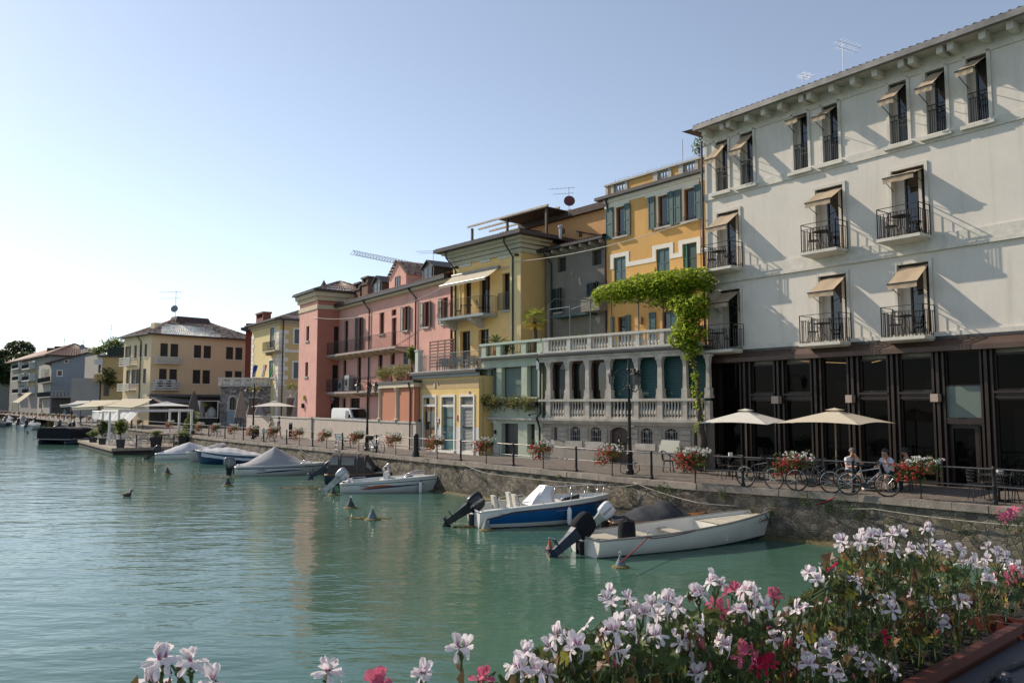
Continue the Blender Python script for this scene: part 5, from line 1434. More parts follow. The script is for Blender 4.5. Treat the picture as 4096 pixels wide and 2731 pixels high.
for k in range(9):
 a=math.pi*k/8;r0,r1=(aw_[1]-aw_[0])/2+.02,(aw_[1]-aw_[0])/2+.28
 pts.append(((cxs-r0*math.cos(a),aw_[3]-.62+r0*math.sin(a)),(cxs-r1*math.cos(a),aw_[3]-.62+r1*math.sin(a))))
for k in range(8):mb.prism(TF,[pts[k][0],pts[k+1][0],pts[k+1][1],pts[k][1]],-.02,.06)
for sg in(-1,1):a=cxs+sg*((aw_[1]-aw_[0])/2+.15);mb.box(TF,a-.13,a+.13,-.02,.06,aw_[2],aw_[3]-.62)
mb.box(TF,aw_[0]-.35,aw_[1]+.35,-.02,.14,aw_[2]-.22,aw_[2]);mb.build('window_surround',STONE,tb)
s0,s1,z0,z1=TF.rect('2',(24,1146),(76,1212));MB().box(TF,s0,s1,0,.4,.05,z1).build('metal_cabinet',M_('blue grey metal',(.22,.27,.31),.5,.2,.08),tb)
MB().box(TF,-.3,tL+.2,-8,.35,ztl,ztl+.18).build('ledge',STONE,tb)
MB().box(TF,-.25,tL+.15,-.3,.26,ztt-.2,ztt).build('balustrade_rail',TW,tb)
np_=5
for i in range(np_+1):
 s=tL*i/np_;MB().box(TF,s-.22,s+.22,-.25,.22,ztl+.18,ztt-.2).build('balustrade_post',TW,tb)
 if i<np_:
  for k in range(5):baluster_mb(TF.W(s+.3+(tL/np_-.6)*(k+.5)/5,0,ztl+.18),ztt-.2-ztl-.18,.14,8).build('baluster',TW,tb,smooth=True,angle=50)
FL=[(205,815,((.02,.05,.25),)*3,'dark blue flag'),(270,812,((.65,.65,.68),(.65,.65,.68),(.45,.06,.06)),'white and red flag'),(333,818,((.03,.33,.06),(.75,.75,.72),(.55,.04,.04)),'green white red tricolour flag'),(372,832,((.55,.10,.02),(.62,.25,.03),(.5,.06,.03)),'orange red flag')]
for x,y,cols,lab in FL:
 s,zt=TF.hit('2',x+10,y,.5);_,zb=TF.hit('2',x,905,.5)
 rt=thing('flag',lab+' on a slanting pole at the stone balustrade','flag',TF.W(s-.5,.4,ztl+.2),group='flags on the stone terrace')
 MB().tube([TF.W(s-.45,.3,ztl+.2),TF.W(s+.05,.6,zt+.1)],.035,6).build('pole',STEEL,rt)
 for j,c_ in enumerate(cols):
  MB().grid(3,8,lambda u,v,j=j:TF.W(s-.02-v*.25+(j+u)*.15-.1,.62+.12*math.sin(v*5+j+u*2),zt-.05-v*(zt-zb)*.92)).build('stripe',fabric('flag '+lab+str(j),c_,.3),rt,smooth=True)
  #  beige palazzo
BF=street(46.6,(-51.3,112));BS_=BF.side(0)
bh=thing('beige_palazzo','three storey beige building with dark shutters and a hipped tile roof behind the café awnings','building',BF.W(0,0,0))
BEI=plaster('beige render',(.70,.57,.38),(.4,.32,.22),.2,.04);BEI2=plaster('beige render warm',(.72,.55,.34),(.42,.33,.22),.2,.05)
L1=BF.hit('1',1135,600)[0];R1=BS_.hit('1',2300,600)[0]+1.0
zbe=avg(BF.hit('1',1378,312,.6)[1],BS_.hit('1',2200,362,.3)[1])
rowT=[(1475,395,1540,517),(1568,400,1635,517),(1783,412,1846,533),(1872,417,1936,537),(2078,430,2139,548),(2163,435,2224,552)]
rowM=[(1463,627,1529,745),(1557,631,1623,757),(1772,640,1838,773),(1862,645,1926,777),(2069,652,2131,775),(2157,656,2218,780)]
def rows(F_,rr,k='1'):
 L=[list(F_.rect(k,(a,b),(c,d)))for a,b,c,d in rr]
 for i in(2,3):
  v=avg(*[q[i]for q in L])
  for q in L:q[i]=v
 return L
RT,RM=rows(BS_,rowT),rows(BS_,rowM)
LT=rows(BF,[(1150,435,1182,530),(1185,428,1200,528),(1234,415,1254,535),(1284,405,1300,527),(1329,396,1348,519)])
LM=rows(BF,[(1160,645,1190,768),(1208,640,1243,770),(1250,636,1287,766),(1315,628,1338,764)])
print('beige',L1,R1,zbe,RT[0],RM[0],LT[0])
MB().wall(BF,L1,0,0,zbe,LT+LM,.15).build('wall',BEI,bh)
MB().wall(BS_,0,R1,0,zbe,RT+RM,.15).build('wall',BEI2,bh)
MB().box(BF,L1+.3,-.3,-R1,-.3,0,zbe-.1).build('core',DARK,bh)
BSH=M_('dark brown shutters',(.028,.022,.018),.6,0,.2,3)
for F_,L in((BS_,RT+RM),(BF,LT+LM)):
 for q in L:
  m_=(q[0]+q[1])/2
  if F_ is BS_:shutter(bh,F_,q[0],m_-.01,q[2],q[3],-.12,BSH,False);shutter(bh,F_,m_+.01,q[1],q[2],q[3],-.12,BSH,False)
  else:shutter(bh,F_,q[0],q[1],q[2],q[3],-.12,BSH,False)
  MB().box(F_,q[0]-.1,q[1]+.1,-.02,.1,q[2]-.12,q[2]).build('window_sill',CREAM,bh)
zst=avg(BS_.hit('1',1400,640)[1],BS_.hit('1',1700,622)[1]);
MB().box(BS_,-.05,R1,-.02,.05,RM[0][3]+.1,RM[0][3]+.22).build('string_course',BEI,bh)
zcn=avg(BS_.hit('1',1400,858)[1],BS_.hit('1',2000,872)[1])
MB().box(BS_,-.3,R1,.0,.8,zcn-.35,zcn).build('canopy_edge',M_('grey canopy',(.13,.13,.13),.6,.1),bh)
cr=[BF.W(L1-.8,.8,zbe),BF.W(.8,.8,zbe),BF.W(.8,-R1-.8,zbe),BF.W(L1-.8,-R1-.8,zbe)]
MB().box(BF,L1-.85,.85,-R1-.9,.85,zbe-.03,zbe+.15).build('gutter',GUTTER,bh)
zrg=BF.hit('1',1640,200,-6)[1]
ra,rb=BF.W(-5.2,-5.5,zbe+3.0),BF.W(-5.2,-R1+6.0,zbe+3.0)
mb=MB();roof_slope(mb,cr[1],cr[2],ra,rb,.34,.10,16);roof_slope(mb,cr[0],cr[1],ra,ra,.34,.10,16);roof_slope(mb,cr[2],cr[3],rb,rb,.34,.1,16)
mb.build('roof',tile_mat('glazed tile',(.13,.075,.05),(.62,.46,.35),1.9,.5),bh,smooth=True,angle=60)
MB().hexa([BF.W(-6.6,-5,zbe+2.3),BF.W(-3.9,-5,zbe+2.3),BF.W(-3.9,-R1+5.5,zbe+2.3),BF.W(-6.6,-R1+5.5,zbe+2.3),BF.W(-6.2,-5.4,zbe+3.4),BF.W(-4.2,-5.4,zbe+3.4),BF.W(-4.2,-R1+6,zbe+3.4),BF.W(-6.2,-R1+6,zbe+3.4)]).build('ridge_box',TILE_DK,bh)
C1=BF.shifted(-1.5);a,zc_=C1.hit('1',1385,212);b,_=C1.hit('1',1420,212)
MB().box(C1,a,b,-1,0,zbe,zc_).build('chimney',BEI,bh)
WR=M_('white planter rail',(.55,.55,.52),.6,0,.1)
def pbalcony(F_,k,x0,y0,x1,y1,par):
 a,b,z0,z1=F_.rect(k,(x0,y0),(x1,y1),1.0)
 o=MB().box(F_,a,b,-.02,1.1,z0-.02,z0+.14).build('balcony',WR,par)
 mb=MB()
 for f in(.35,.62,.9):zz=z0+(z1-z0)*f;mb.box(F_,a,b,1.0,1.08,zz-.07,zz+.07).box(F_,a,a+.07,.0,1.0,zz-.07,zz+.07).box(F_,b-.07,b,.0,1.0,zz-.07,zz+.07)
 for f in(0,.33,.66,1):s=a+(b-a-.12)*f;mb.box(F_,s,s+.12,.94,1.0,z0+.14,z1)
 mb.build('railing',WR,o);return a,b,z0,z1
pb=[pbalcony(BS_,'1',1436,512,1672,588,bh),pbalcony(BS_,'1',1418,745,1662,828,bh),pbalcony(BF,'1',1098,532,1192,600,bh),pbalcony(BF,'1',1080,768,1185,832,bh)]
for x,w in((1482,'left'),(1562,'right')):
 s,z=BS_.hit('1',x,770,.8);rt=thing('air_conditioner','white air conditioner on the lower balcony of the beige building, %s one'%w,'air conditioner',BS_.W(s,.8,z-.5))
 MB().box(BS_,s-.75,s+.75,.4,.9,z-.65,z+.65).build('casing',WR,rt);MB().tube([BS_.W(s-.1,.9,z),BS_.W(s-.1,.93,z)],.48,16).build('fan_grille',IRON,rt)
pipe(bh,[BF.W(-3.6,.6,zbe),BF.W(-3.4,.1,zbe-.9),BF.W(-3.4,.1,3)],.08)
MB().box(BS_,.1,R1,-.1,.03,0,zcn-.36).build('shop_front',M_('grey shop front',(.06,.06,.06),.5,0,.3,1),bh)
sf0,sf1,sz0,sz1=BS_.rect('1',(1380,880),(2010,955),.1)
MB().box(BS_,.2,R1,.03,.12,zcn-2.4,zcn-.9).build('fascia',M_('grey fascia sheet',(.20,.19,.18),.6),bh)
#  houses further along the quay
f1=Fr((at_y('1',935,700,185).x,185),(.985,.17));f1s=street(40,f1.o)
th=thing('planted_terrace_house','narrow ochre house with plants on its roof terrace and long balcony','building',f1.W(0,0,0))
OT=plaster('far ochre render',(.52,.36,.16),(.4,.3,.18),.25,.05);GT=plaster('far grey render',(.33,.31,.28),(.2,.18,.16),.3,.08)
w1=f1.hit('1',1135,700)[0];z1=f1.hit('1',1000,522)[1];l1_=f1s.hit('1',775,700)[0]
MB().box(f1,0,w1+2,-10,0,0,z1).build('wall',OT,th);MB().wall(f1s,l1_,-.0,0,z1+.8,[list(f1s.rect('1',(825,770),(858,900)))],.4,.01).build('wall',GT,th)
MB().box(f1,-.8,w1+2,-9,.5,z1,z1+.35).build('roof',M_('dark flat roof',(.06,.055,.05),.8),th)
a,b,z0,zz=f1.rect('1',(868,680),(1125,742),1.6);MB().box(f1,-1.2,w1+1,-.1,1.6,z0,zz).build('balcony',OT,th)
for r_ in((905,592,922,672),(955,760,1000,880)):q=f1.rect('1',r_[:2],r_[2:],.01);window(th,f1,q[0],q[1],q[2],q[3],.06,WOOD_DK,GLASS_DIM,.08,1,0)
s,z=f1.hit('1',910,568,.1);MB().box(f1,s-.9,s+.9,.0,.5,z-.55,z+.55).build('air_conditioner',WR,th)
MB().box(f1,-6.5,-.4,-2,.0,0,z1-5).build('annex',GT,th)
f2_=Fr((at_y('1',470,700,215).x,215),(.97,.24));f2s=street(38,f2_.o)
gb=thing('grey_gable_house','blue grey gabled house with one white framed window on its end wall','building',f2_.W(0,0,0))
BG=plaster('blue grey render',(.235,.255,.285),(.15,.16,.18),.2,.04)
w2_=f2_.hit('1',775,700)[0];zA=f2_.hit('1',470,575)[1];zB=f2_.hit('1',770,492)[1];l2=f2s.hit('1',355,700)[0]
MB().prism(f2_,[(0,0),(w2_+.5,0),(w2_+.5,zB),(0,zA)],-12,0).build('wall',BG,gb)
MB().wall(f2s,l2,0,0,zA,[],.2,.01).build('wall',GT,gb)
MB().extr([f2_.W(-1.5,.6,zA-.55),f2_.W(w2_+.8,.6,zB+.08),f2_.W(w2_+.8,.6,zB+.5),f2_.W(-1.5,.6,zA-.1)],Vector((-f2_.n.x,-f2_.n.y,0))*13).build('roof',TILE_DK,gb)
q=f2_.rect('1',(523,642),(574,702),.02);window(gb,f2_,q[0],q[1],q[2],q[3],.08,WHITE,M_('brown blind',(.14,.075,.05),.7),.18,0,0)
q=f2_.rect('1',(590,545),(628,580),.02);window(gb,f2_,q[0],q[1],q[2],q[3],.08,WHITE,MATS['brown blind'],.1,0,0)
for x0,y0,x1,y1 in((385,640,408,705),(365,850,385,990),(420,640,450,700)):q=f2s.rect('1',(x0,y0),(x1,y1),.02);window(gb,f2s,q[0],q[1],q[2],q[3],.06,WOOD_DK,GLASS_DIM,.1,0,0)
for(x0,y0,x1,y1),m_ in(((348,712,462,752),GT),((345,845,462,892),GT)):
 a,b,z0,zz=f2s.rect('1',(x0,y0),(x1,y1),1.2);o=MB().box(f2s,a,b,0,1.3,z0,z0+.2).build('balcony',m_,gb);rail(o,[f2s.W(a,1.25,0).xy,f2s.W(b,1.25,0).xy],z0+.2,1.3,.3,.03,IRON)
a,b,z0,zz=f2_.rect('1',(490,838),(760,890),1.5)
o=MB().box(f2_,a,b+1.5,0,2.6,z0-.2,z0+.1).build('balcony',GT,gb)
for k in range(11):s=a+(b+1.5-a)*k/10;MB().box(f2_,s-.2,s+.2,2.3,2.5,z0+.1,zz).build('baluster',GT,o)
MB().box(f2_,a,b+1.5,2.28,2.55,zz,zz+.2).build('railing',GT,o)
MB().box(f2_,.5,b+1,.0,.3,0,z0-.21).build('shop_front',M_('dark shop front',(.04,.038,.035),.5,0,.4,1),gb)
f3_=street(42,(at_y('1',355,700,240).x,240))
ap=thing('apartment_block','grey apartment block with white balconies and a broad tiled roof far along the quay','building',f3_.W(-10,0,0))
l3=f3_.hit('1',95,700)[0];z3_=avg(f3_.hit('1',300,530)[1],f3_.hit('1',110,580)[1])
l3=max(l3,-70)
print('far',w1,z1,l1_,w2_,zA,zB,l2,l3,z3_)
AP=plaster('apartment grey',(.30,.275,.25),(.17,.16,.15),.3,.08)
MB().box(f3_,l3,14,-16,0,0,z3_).build('wall',AP,ap)
for x0,x1 in((110,172),(200,270)):
 for y in(562,672,790):
  a,b=f3_.hit('1',x0,y+60,1.6)[0],f3_.hit('1',x1,y+60,1.6)[0];z=f3_.hit('1',x1,y+60,1.6)[1]
  o=MB().box(f3_,a,b,0,1.7,z-.3,z).build('balcony',WR,ap)
  MB().box(f3_,b-.3,b,0,1.7,z,z+1.9).build('balcony_screen',M_('white screen',(.62,.64,.64),.6),o)
  rail(o,[f3_.W(a,1.6,0).xy,f3_.W(b,1.6,0).xy],z,1.2,.4,.03,IRON)
  q=(a+.4,b-.8,z,z+2.4);window(ap,f3_,*q,.06,WOOD_DK,GLASS_DIM,.12,1,0)
q=f3_.rect('1',(278,645),(318,830),.02);window(ap,f3_,q[0],q[1],q[2],q[3],.1,M_('tan blind',(.36,.26,.14),.7),MATS['tan blind'],.2,2,0)
cr=[f3_.W(l3-1.2,1.5,z3_),f3_.W(15,1.5,z3_),f3_.W(15,-17,z3_),f3_.W(l3-1.2,-17,z3_)]
MB().box(f3_,l3-1.2,15,-17,1.5,z3_-.25,z3_).build('soffit',WOOD_DK,ap)
mb=MB();ra,rb=f3_.W(l3+8,-8,z3_+4.2),f3_.W(6,-8,z3_+4.2)
roof_slope(mb,cr[0],cr[1],ra,rb,.8,.1,12);roof_slope(mb,cr[1],cr[2],rb,rb,.8,.1,12);mb.build('roof',M_('red brown tiles',(.17,.075,.05),.7,0,.3,1.5),ap,smooth=True,angle=60)
for x,y,w in((483,440,.9),(567,425,1.3),(652,425,1.4),(685,430,.7)):
 p=at_y('1',x,y,245);MB().bx(p.x-w*1.3,p.x+w*1.3,244,247,z3_,p.z).build('chimney',TILE_DK,ap)
pL=at_y('1',0,850,190);MB().bx(-260,-160,290,291,0,11).build('garden_retaining_wall',plaster('far wall grey',(.20,.19,.17),(.1,.1,.09),.4,.1),None,label='grey retaining wall under the pine trees at the far left',cat='wall')
#  trees and greenery
def leaf_cloud(mb,c,rad,n,size,flat=.35,seedz=0,shell=.55):
 """leaf-sized faces scattered through a lumpy volume"""
 c=Vector(c)
 for _ in range(n):
  while True:
   v=Vector((rnd(-1,1),rnd(-1,1),rnd(-1,1)))
   if 1e-3<v.length<1:break
  l=v.length;v=v/l*(shell+(1-shell)*l)if random.random()<.75 else v
  p=c+Vector((v.x*rad[0],v.y*rad[1],v.z*rad[2]))
  a=Vector((rnd(-1,1),rnd(-1,1),rnd(-flat,flat)*1.5)).normalized();b=a.cross(Vector((rnd(-.6,.6),rnd(-.6,.6),1))).normalized()
  s=size*rnd(.6,1.3);w=s*rnd(.35,.6)
  mb.poly([p-a*s,p+b*w,p+a*s,p-b*w])
def clump_crown(mb,blobs,n,size,**k):
 tot=sum(r[0]*r[1]for _,r in blobs)
 for c,r in blobs:leaf_cloud(mb,c,r,max(8,int(n*r[0]*r[1]/tot)),size,**k)
PINE=foliage('pine needles',(.018,.036,.014),(.07,.11,.038),.15)
LEAF=foliage('shrub leaves',(.022,.055,.014),(.085,.14,.03),.3)
LEAF_L=foliage('light leaves',(.06,.11,.02),(.20,.26,.06),.4)
def pine(x,y,Y,ch,lab,wide):
 p=at_y('1',x,y,Y)
 rt=thing('stone_pine',lab,'tree',(p.x,Y,0),group='stone pines at the far left')
 MB().tube([(p.x,Y,0),(p.x+.6,Y,p.z*.5),(p.x-.4,Y,p.z*.72)],[.9,.6,.45],8).build('trunk',M_('pine bark',(.10,.06,.045),.9,0,.3),rt)
 for k in range(6):
  a=k*1.05;MB().tube([(p.x,Y,p.z*.62),(p.x+wide*.5*math.cos(a),Y+wide*.5*math.sin(a),p.z*.82)],[.3,.12],6).build('branch',MATS['pine bark'],rt)
 mb=MB();bl=[]
 for k in range(16):
  a=rnd(0,6.28);r_=wide*math.sqrt(random.random())*.8
  bl.append(((p.x+r_*math.cos(a),Y+r_*math.sin(a),p.z-ch*rnd(.15,.9)*(.4+r_/wide)),(wide*rnd(.22,.36),wide*rnd(.22,.36),ch*rnd(.16,.28))))
 clump_crown(mb,bl,13000,.7);mb.build('crown',PINE,rt,fix=False)
pine(235,385,320,17,'broad stone pine with rounded dark crown above the apartment roof',17)
pine(70,445,300,15,'lower stone pine at the far left edge of the town',14)
pine(-60,470,305,15,'partly hidden stone pine leaving the frame at far left',14)
def shrub(loc,rad,n,size,label,mat=None,name='shrub',cat='shrub',group=None,pot=None,stem=None):
 rt=thing(name,label,cat,loc,group=group)
 loc=Vector(loc);bl=[]
 for k in range(7):bl.append((loc+Vector((rnd(-.5,.5)*rad[0],rnd(-.5,.5)*rad[1],rad[2]*rnd(.75,1.3)+(stem or 0))),(rad[0]*rnd(.45,.7),rad[1]*rnd(.45,.7),rad[2]*rnd(.4,.65))))
 fm=MB();clump_crown(fm,bl,n,size)
 mb=MB()
 for k in range(5):mb.tube([loc+Vector((rnd(-.08,.08),rnd(-.08,.08),.05)),loc+Vector((rnd(-.4,.4)*rad[0],rnd(-.4,.4)*rad[1],rad[2]*.9+(stem or 0)))],[.03,.012],5)
 fm.build('foliage',mat or LEAF,rt,fix=False,extra=(mb,WOOD_DK))
 return rt
for x,y,r_,l in((930,440,2.2,'left'),(1040,420,3.2,'middle'),(1110,430,3.4,'right')):
 p=at_y('1',x,y+45,190);shrub((p.x,189,z1+.3),(r_,r_,r_*.8),900,.3,'leafy shrub on the roof terrace of the ochre house, %s one'%l,LEAF_L)
p=at_y('1',985,620,183.5);shrub((p.x,184,zz-1),(2.1,1.4,3.4),900,.3,'dark bushy shrub on the long balcony of the ochre house')
MB().box(f1,.5,w1,-1.5,-1.4,z1+.35,z1+2.4).build('roof_fence',M_('dark fence',(.03,.04,.03),.8),th)
#  quay furniture
def quay_at(xsrc,off=.22):
 """point on the railing line whose picture column is xsrc"""
 r=ray('p',xsrc,1700);best=None
 for i in range(len(QE)-1):
  a,b=QE[i],QE[i+1];u=(b-a).normalized();n=Vector((-u.y,u.x,0));a2,b2=a-n*off,b-n*off
  d=b2-a2;den=r.x*d.y-r.y*d.x
  if abs(den)<1e-9:continue
  t=(r.y*a2.x-r.x*a2.y)/den
  if-.02<=t<=1.02:
   p=a2+d*t
   if p.y>0 and(best is None or p.y<best[0].y):best=(p,n,u)
 return best
def sx_of(k,x):return CROPS[k][0]+x/CROPS[k][2]
thick=[('h6',1275),('h5',1470),('h5',487),('6',1475),('6',1035),('6',667),('6',358),('10',1663),('10',1343),('10',1063),('10',818),('10',603),('10',410),('10',237),('10',85),('9',1967)]
thin=[('h6',620),('h5',955),('h5',62),('6',1730),('6',1245),('6',842),('6',508),('6',220),('10',1845),('10',1497),('10',1195),('10',938),('10',707),('10',503),('10',323),('10',160),('10',12)]
ra_=thing('quay_railing','low dark iron railing with round capped posts running along the quay edge','railing',QE[2])
def post_mb(p,thick_=True):
 if thick_:return MB().lathe([(.075,0),(.075,.1),(.05,.13),(.045,.5),(.055,.52),(.045,.55),(.04,.92),(.055,.95),(.055,1.0),(.03,1.04),(.0,1.05)],p,10)
 return MB().lathe([(.05,0),(.05,.03),(.02,.05),(.02,.98),(.0,.99)],p,8)
tpts=[]
for k,x in thick:
 p,n,u=quay_at(sx_of(k,x));tpts.append(p);post_mb(p).build('post',IRON,ra_,smooth=True,angle=35)
for k,x in thin:
 p,n,u=quay_at(sx_of(k,x));post_mb(p,False).build('post',IRON,ra_,smooth=True,angle=35)
bp,_,_=quay_at(sx_of('6',95))
MB().lathe([(.19,0),(.19,.2),(.15,.3),(.13,1.05),(.15,1.12),(.1,1.2),(0,1.22)],bp,12).build('bollard_post',IRON,ra_,smooth=True,angle=35)
farx=[1290,1190,1120,1040,960,890,830,770,720,660,610,560,510,470,425,390,350,310,270,230,195,155,110,65,20]
for x in farx:
 q=quay_at(sx_of('1',x+22))
 if q:post_mb(q[0],True).build('post',IRON,ra_)
path_r=[p-quay_normal(p)[0]*.22 for p in quay_path(3.0)if p.y<330]
RAILM=M_('worn rail',(.16,.15,.15),.35,.7,.2)
for z,r_ in((.97,.022),(.5,.018)):MB().tube([p+Vector((0,0,z))for p in path_r],r_,6).build('rail',RAILM,ra_,smooth=True)
# ---- geranium baskets hung on the rail
RED=foliage('red petals',(.38,.012,.02),(.75,.06,.10),.35);WHT=foliage('white petals',(.62,.60,.60),(.85,.83,.82),.3);PNK=foliage('pink petals',(.55,.06,.13),(.75,.20,.28),.35)
GERL=foliage('geranium leaves',(.02,.05,.012),(.10,.15,.03),.3)
def flower_balls(mb,pts,r,nf,size):
 for c in pts:
  for _ in range(nf):
   v=Vector((rnd(-1,1),rnd(-1,1),rnd(-.6,1)));v=v.normalized()*r*rnd(.6,1.05);p=Vector(c)+v
   a=v.orthogonal().normalized();a.rotate(Matrix.Rotation(rnd(0,6.28),3,v));b=v.normalized().cross(a)
   s=size*rnd(.7,1.3);mb.poly([p-a*s,p+b*s*.8,p+a*s,p-b*s*.8])
def make_basket(seed):
 random.seed(seed)
 t=thing('geranium_basket','','flower basket',group='geranium baskets on the quay railing')
 MB().hexa([(-.36,-.10,.74),(.36,-.10,.74),(.36,.10,.74),(-.36,.10,.74),(-.40,-.13,.96),(.40,-.13,.96),(.40,.13,.96),(-.40,.13,.96)]).build('trough',CLAY,t)
 mb=MB();clump_crown(mb,[((rnd(-.5,.5),rnd(-.1,.25),rnd(.75,1.12)),(.24,.2,.18))for _ in range(11)]+[((rnd(-.1,.6),.25,rnd(.5,.85)),(.2,.18,.2))for _ in range(7)],900,.05);mb.build('foliage',GERL,t,fix=False)
 lo=[(rnd(-.15,.62),rnd(.05,.45),rnd(.40,1.0))for _ in range(42)]+[(rnd(-.5,.4),rnd(.1,.4),rnd(.72,1.05))for _ in range(8)];hi=[(rnd(-.62,.30),rnd(-.2,.35),rnd(.94,1.22))for _ in range(48)]
 m1,m2=MB(),MB()
 flower_balls(m1,lo,.05,12,.023);flower_balls(m2,hi,.045,11,.022)
 flower_balls(m1,[(rnd(-.3,.4),.3,rnd(.85,1.1))for _ in range(5)],.05,12,.026)
 m1.build('red_blossom',RED,t,fix=False);m2.build('white_blossom',WHT,t,fix=False)
 return t
protos=[make_basket(3),make_basket(8),make_basket(21)]
random.seed(5)
ordw='first second third fourth fifth sixth seventh eighth ninth tenth eleventh twelfth thirteenth fourteenth fifteenth sixteenth seventeenth eighteenth nineteenth twentieth twenty-first twenty-second twenty-third twenty-fourth twenty-fifth twenty-sixth twenty-seventh twenty-eighth twenty-ninth thirtieth thirty-first thirty-second thirty-third thirty-fourth thirty-fifth thirty-sixth thirty-seventh thirty-eighth thirty-ninth fortieth'.split()
bx_=[sx_of(k,x)for k,x in thin]+[sx_of('1',x)for x in[1570,1290,830,755,685,630,580,540,490,440,405,370,325,290,250,215,175,130,90,45,10]]
near_lab={0:', by the hotel entrance',1:', by the bicycles',2:', by the wisteria',4:', by the arched door'}
used=set()
for i,x in enumerate(bx_):
 q=quay_at(x)
 if not q:continue
 p,n,u=q
 rz=math.atan2(-u.y,-u.x)
 rz=math.atan2((-u).y,(-u).x)
 lab='red and white geranium basket on quay railing, %s from the right%s'%(ordw[i],near_lab.get(i,''))
 k=i%3
 if k not in used:t=protos[k];used.add(k);t.location=p;t.rotation_euler.z=rz+math.pi;t['label']=lab
 else:t=dup(protos[k],p,rz+math.pi,lab)
 t.rotation_euler.z=math.atan2(u.y,u.x)
 t.scale=(-1,1,1)if False else(1,1,1)
 t.rotation_euler.z=math.atan2(u.y,u.x)
 # ---- street lamps
def make_lamp(label):
 t=thing('street_lamp',label,'street lamp',group='ornate iron street lamps')
 MB().lathe([(.16,0),(.16,.15),(.12,.2),(.11,.75),(.14,.8),(.085,.88),(.07,1.4),(.09,1.43),(.065,1.46),(.055,3.3),(.08,3.34),(.05,3.4),(.045,4.05),(.09,4.1),(.05,4.16),(.06,4.25),(.03,4.32),(.045,4.4),(.0,4.58)],n=12).build('pole',IRON,t,smooth=True,angle=35)
 mb=MB()
 for sg in(-1,1):
  mb.tube([(sg*.1,0,.08),(sg*.28,0,.03),(sg*.46,0,.12),(sg*.46,0,.34),(sg*.3,0,.44),(sg*.2,0,.34),(sg*.27,0,.25),(sg*.34,0,.30)],.016,6)
  mb.tube([(sg*.1,0,.6),(sg*.2,0,.55),(sg*.22,0,.42),(sg*.3,0,.44)],.013,6)
 mb.build('base_scroll',IRON,t)
 for k,a in enumerate((0.35,2.6,4.4)):
  ca,sa=math.cos(a),math.sin(a);P=lambda r,z:(r*ca,r*sa,z)
  mb=MB();mb.tube([P(.05,3.95),P(.2,4.12),P(.42,4.1),P(.6,3.9),P(.68,3.98),P(.68,4.02)],.016,6)
  mb.tube([P(.05,3.5),P(.25,3.28),P(.45,3.22),P(.66,3.34),P(.68,3.5)],.018,6)
  mb.tube([P(.05,3.75),P(.2,3.65),P(.24,3.45),P(.14,3.42)],.012,5)
  mb.build('arm',IRON,t)
  c=Vector(P(.68,0));mb=MB()
  mb.lathe([(.02,3.46),(.06,3.5),(.095,3.55),(.13,3.86),(.0,3.86)],c,6)
  o=mb.build('lantern_glass',M_('lantern glass',(.14,.14,.13),.25),t)
  mb=MB();mb.lathe([(.0,3.86),(.2,3.87),(.13,3.95),(.06,3.99),(.05,4.05),(.07,4.07),(.02,4.12),(0,4.13)],c,8)
  for q in range(6):
   b=q*math.pi/3;mb.tube([c+Vector((.097*math.cos(b),.097*math.sin(b),3.55)),c+Vector((.133*math.cos(b),.133*math.sin(b),3.86))],.008,4)
  mb.build('lantern_cap',IRON,o)
 return t
lamps=[('a',1447,1089,'ornate three lantern street lamp in front of the arched door of the grey house'),('10',1570,592,'ornate street lamp beside the bicycle and the garden wall'),('10',497,482,'ornate street lamp near the walking couple, left end of the garden wall'),('1',1660,1068,'ornate street lamp in front of the beige palazzo'),('1',1212,1052,'ornate street lamp between the cream awnings and the beige palazzo'),('1',895,1040,'ornate street lamp rising left of the cream awnings'),('1',655,1045,'street lamp with a hanging plant, farthest left')]
L0=None
for k,x,y,lab in lamps:
 p=on_z(k,x,y,0)
 if L0 is None:L0=make_lamp(lab);L0.location=p;L0.rotation_euler.z=.5
 else:q=dup(L0,p,rnd(0,2),lab);
 # ---- benches
def make_bench(label):
 t=thing('park_bench',label,'bench',group='benches along the quay')
 for nm,L in(('seat',[(y,.45)for y in(-.2,-.1,0,.1,.2)]),('backrest',[(.25,.6),(.28,.72),(.30,.84)])):
  mb=MB()
  for y,z in L:
   if nm=='seat':mb.bx(-.8,.8,y-.04,y+.04,z-.015,z+.015)
   else:mb.bx(-.8,.8,y-.015,y+.015,z-.045,z+.045)
  mb.build(nm,M_('blue grey slats',(.17,.26,.29),.6,0,.12),t)
 for x in(-.65,.65):
  mb=MB();mb.tube([(x,-.3,0),(x,-.24,.25),(x,-.22,.43),(x,0,.42),(x,.2,.43),(x,.24,.25),(x,.34,0)],.022,6)
  mb.tube([(x,.2,.43),(x,.28,.65),(x,.33,.9)],.02,6);mb.tube([(x,-.22,.43),(x,-.28,.56),(x,-.1,.64),(x,.26,.62)],.018,6)
  mb.build('leg',IRON,t)
 return t
b0_=None
for k,x,y,lab in(('10',1345,560,'blue grey slatted bench with iron legs beside the bicycle lamp'),('10',640,500,'iron legged bench behind the railing near the walking couple'),('10',150,452,'iron legged bench farthest left along the railing')):
 p=on_z(k,x,y,0);rz=LF.ang()+math.pi
 if b0_ is None:b0_=make_bench(lab);b0_.location=p;b0_.rotation_euler.z=rz
 else:dup(b0_,p,rz,lab)
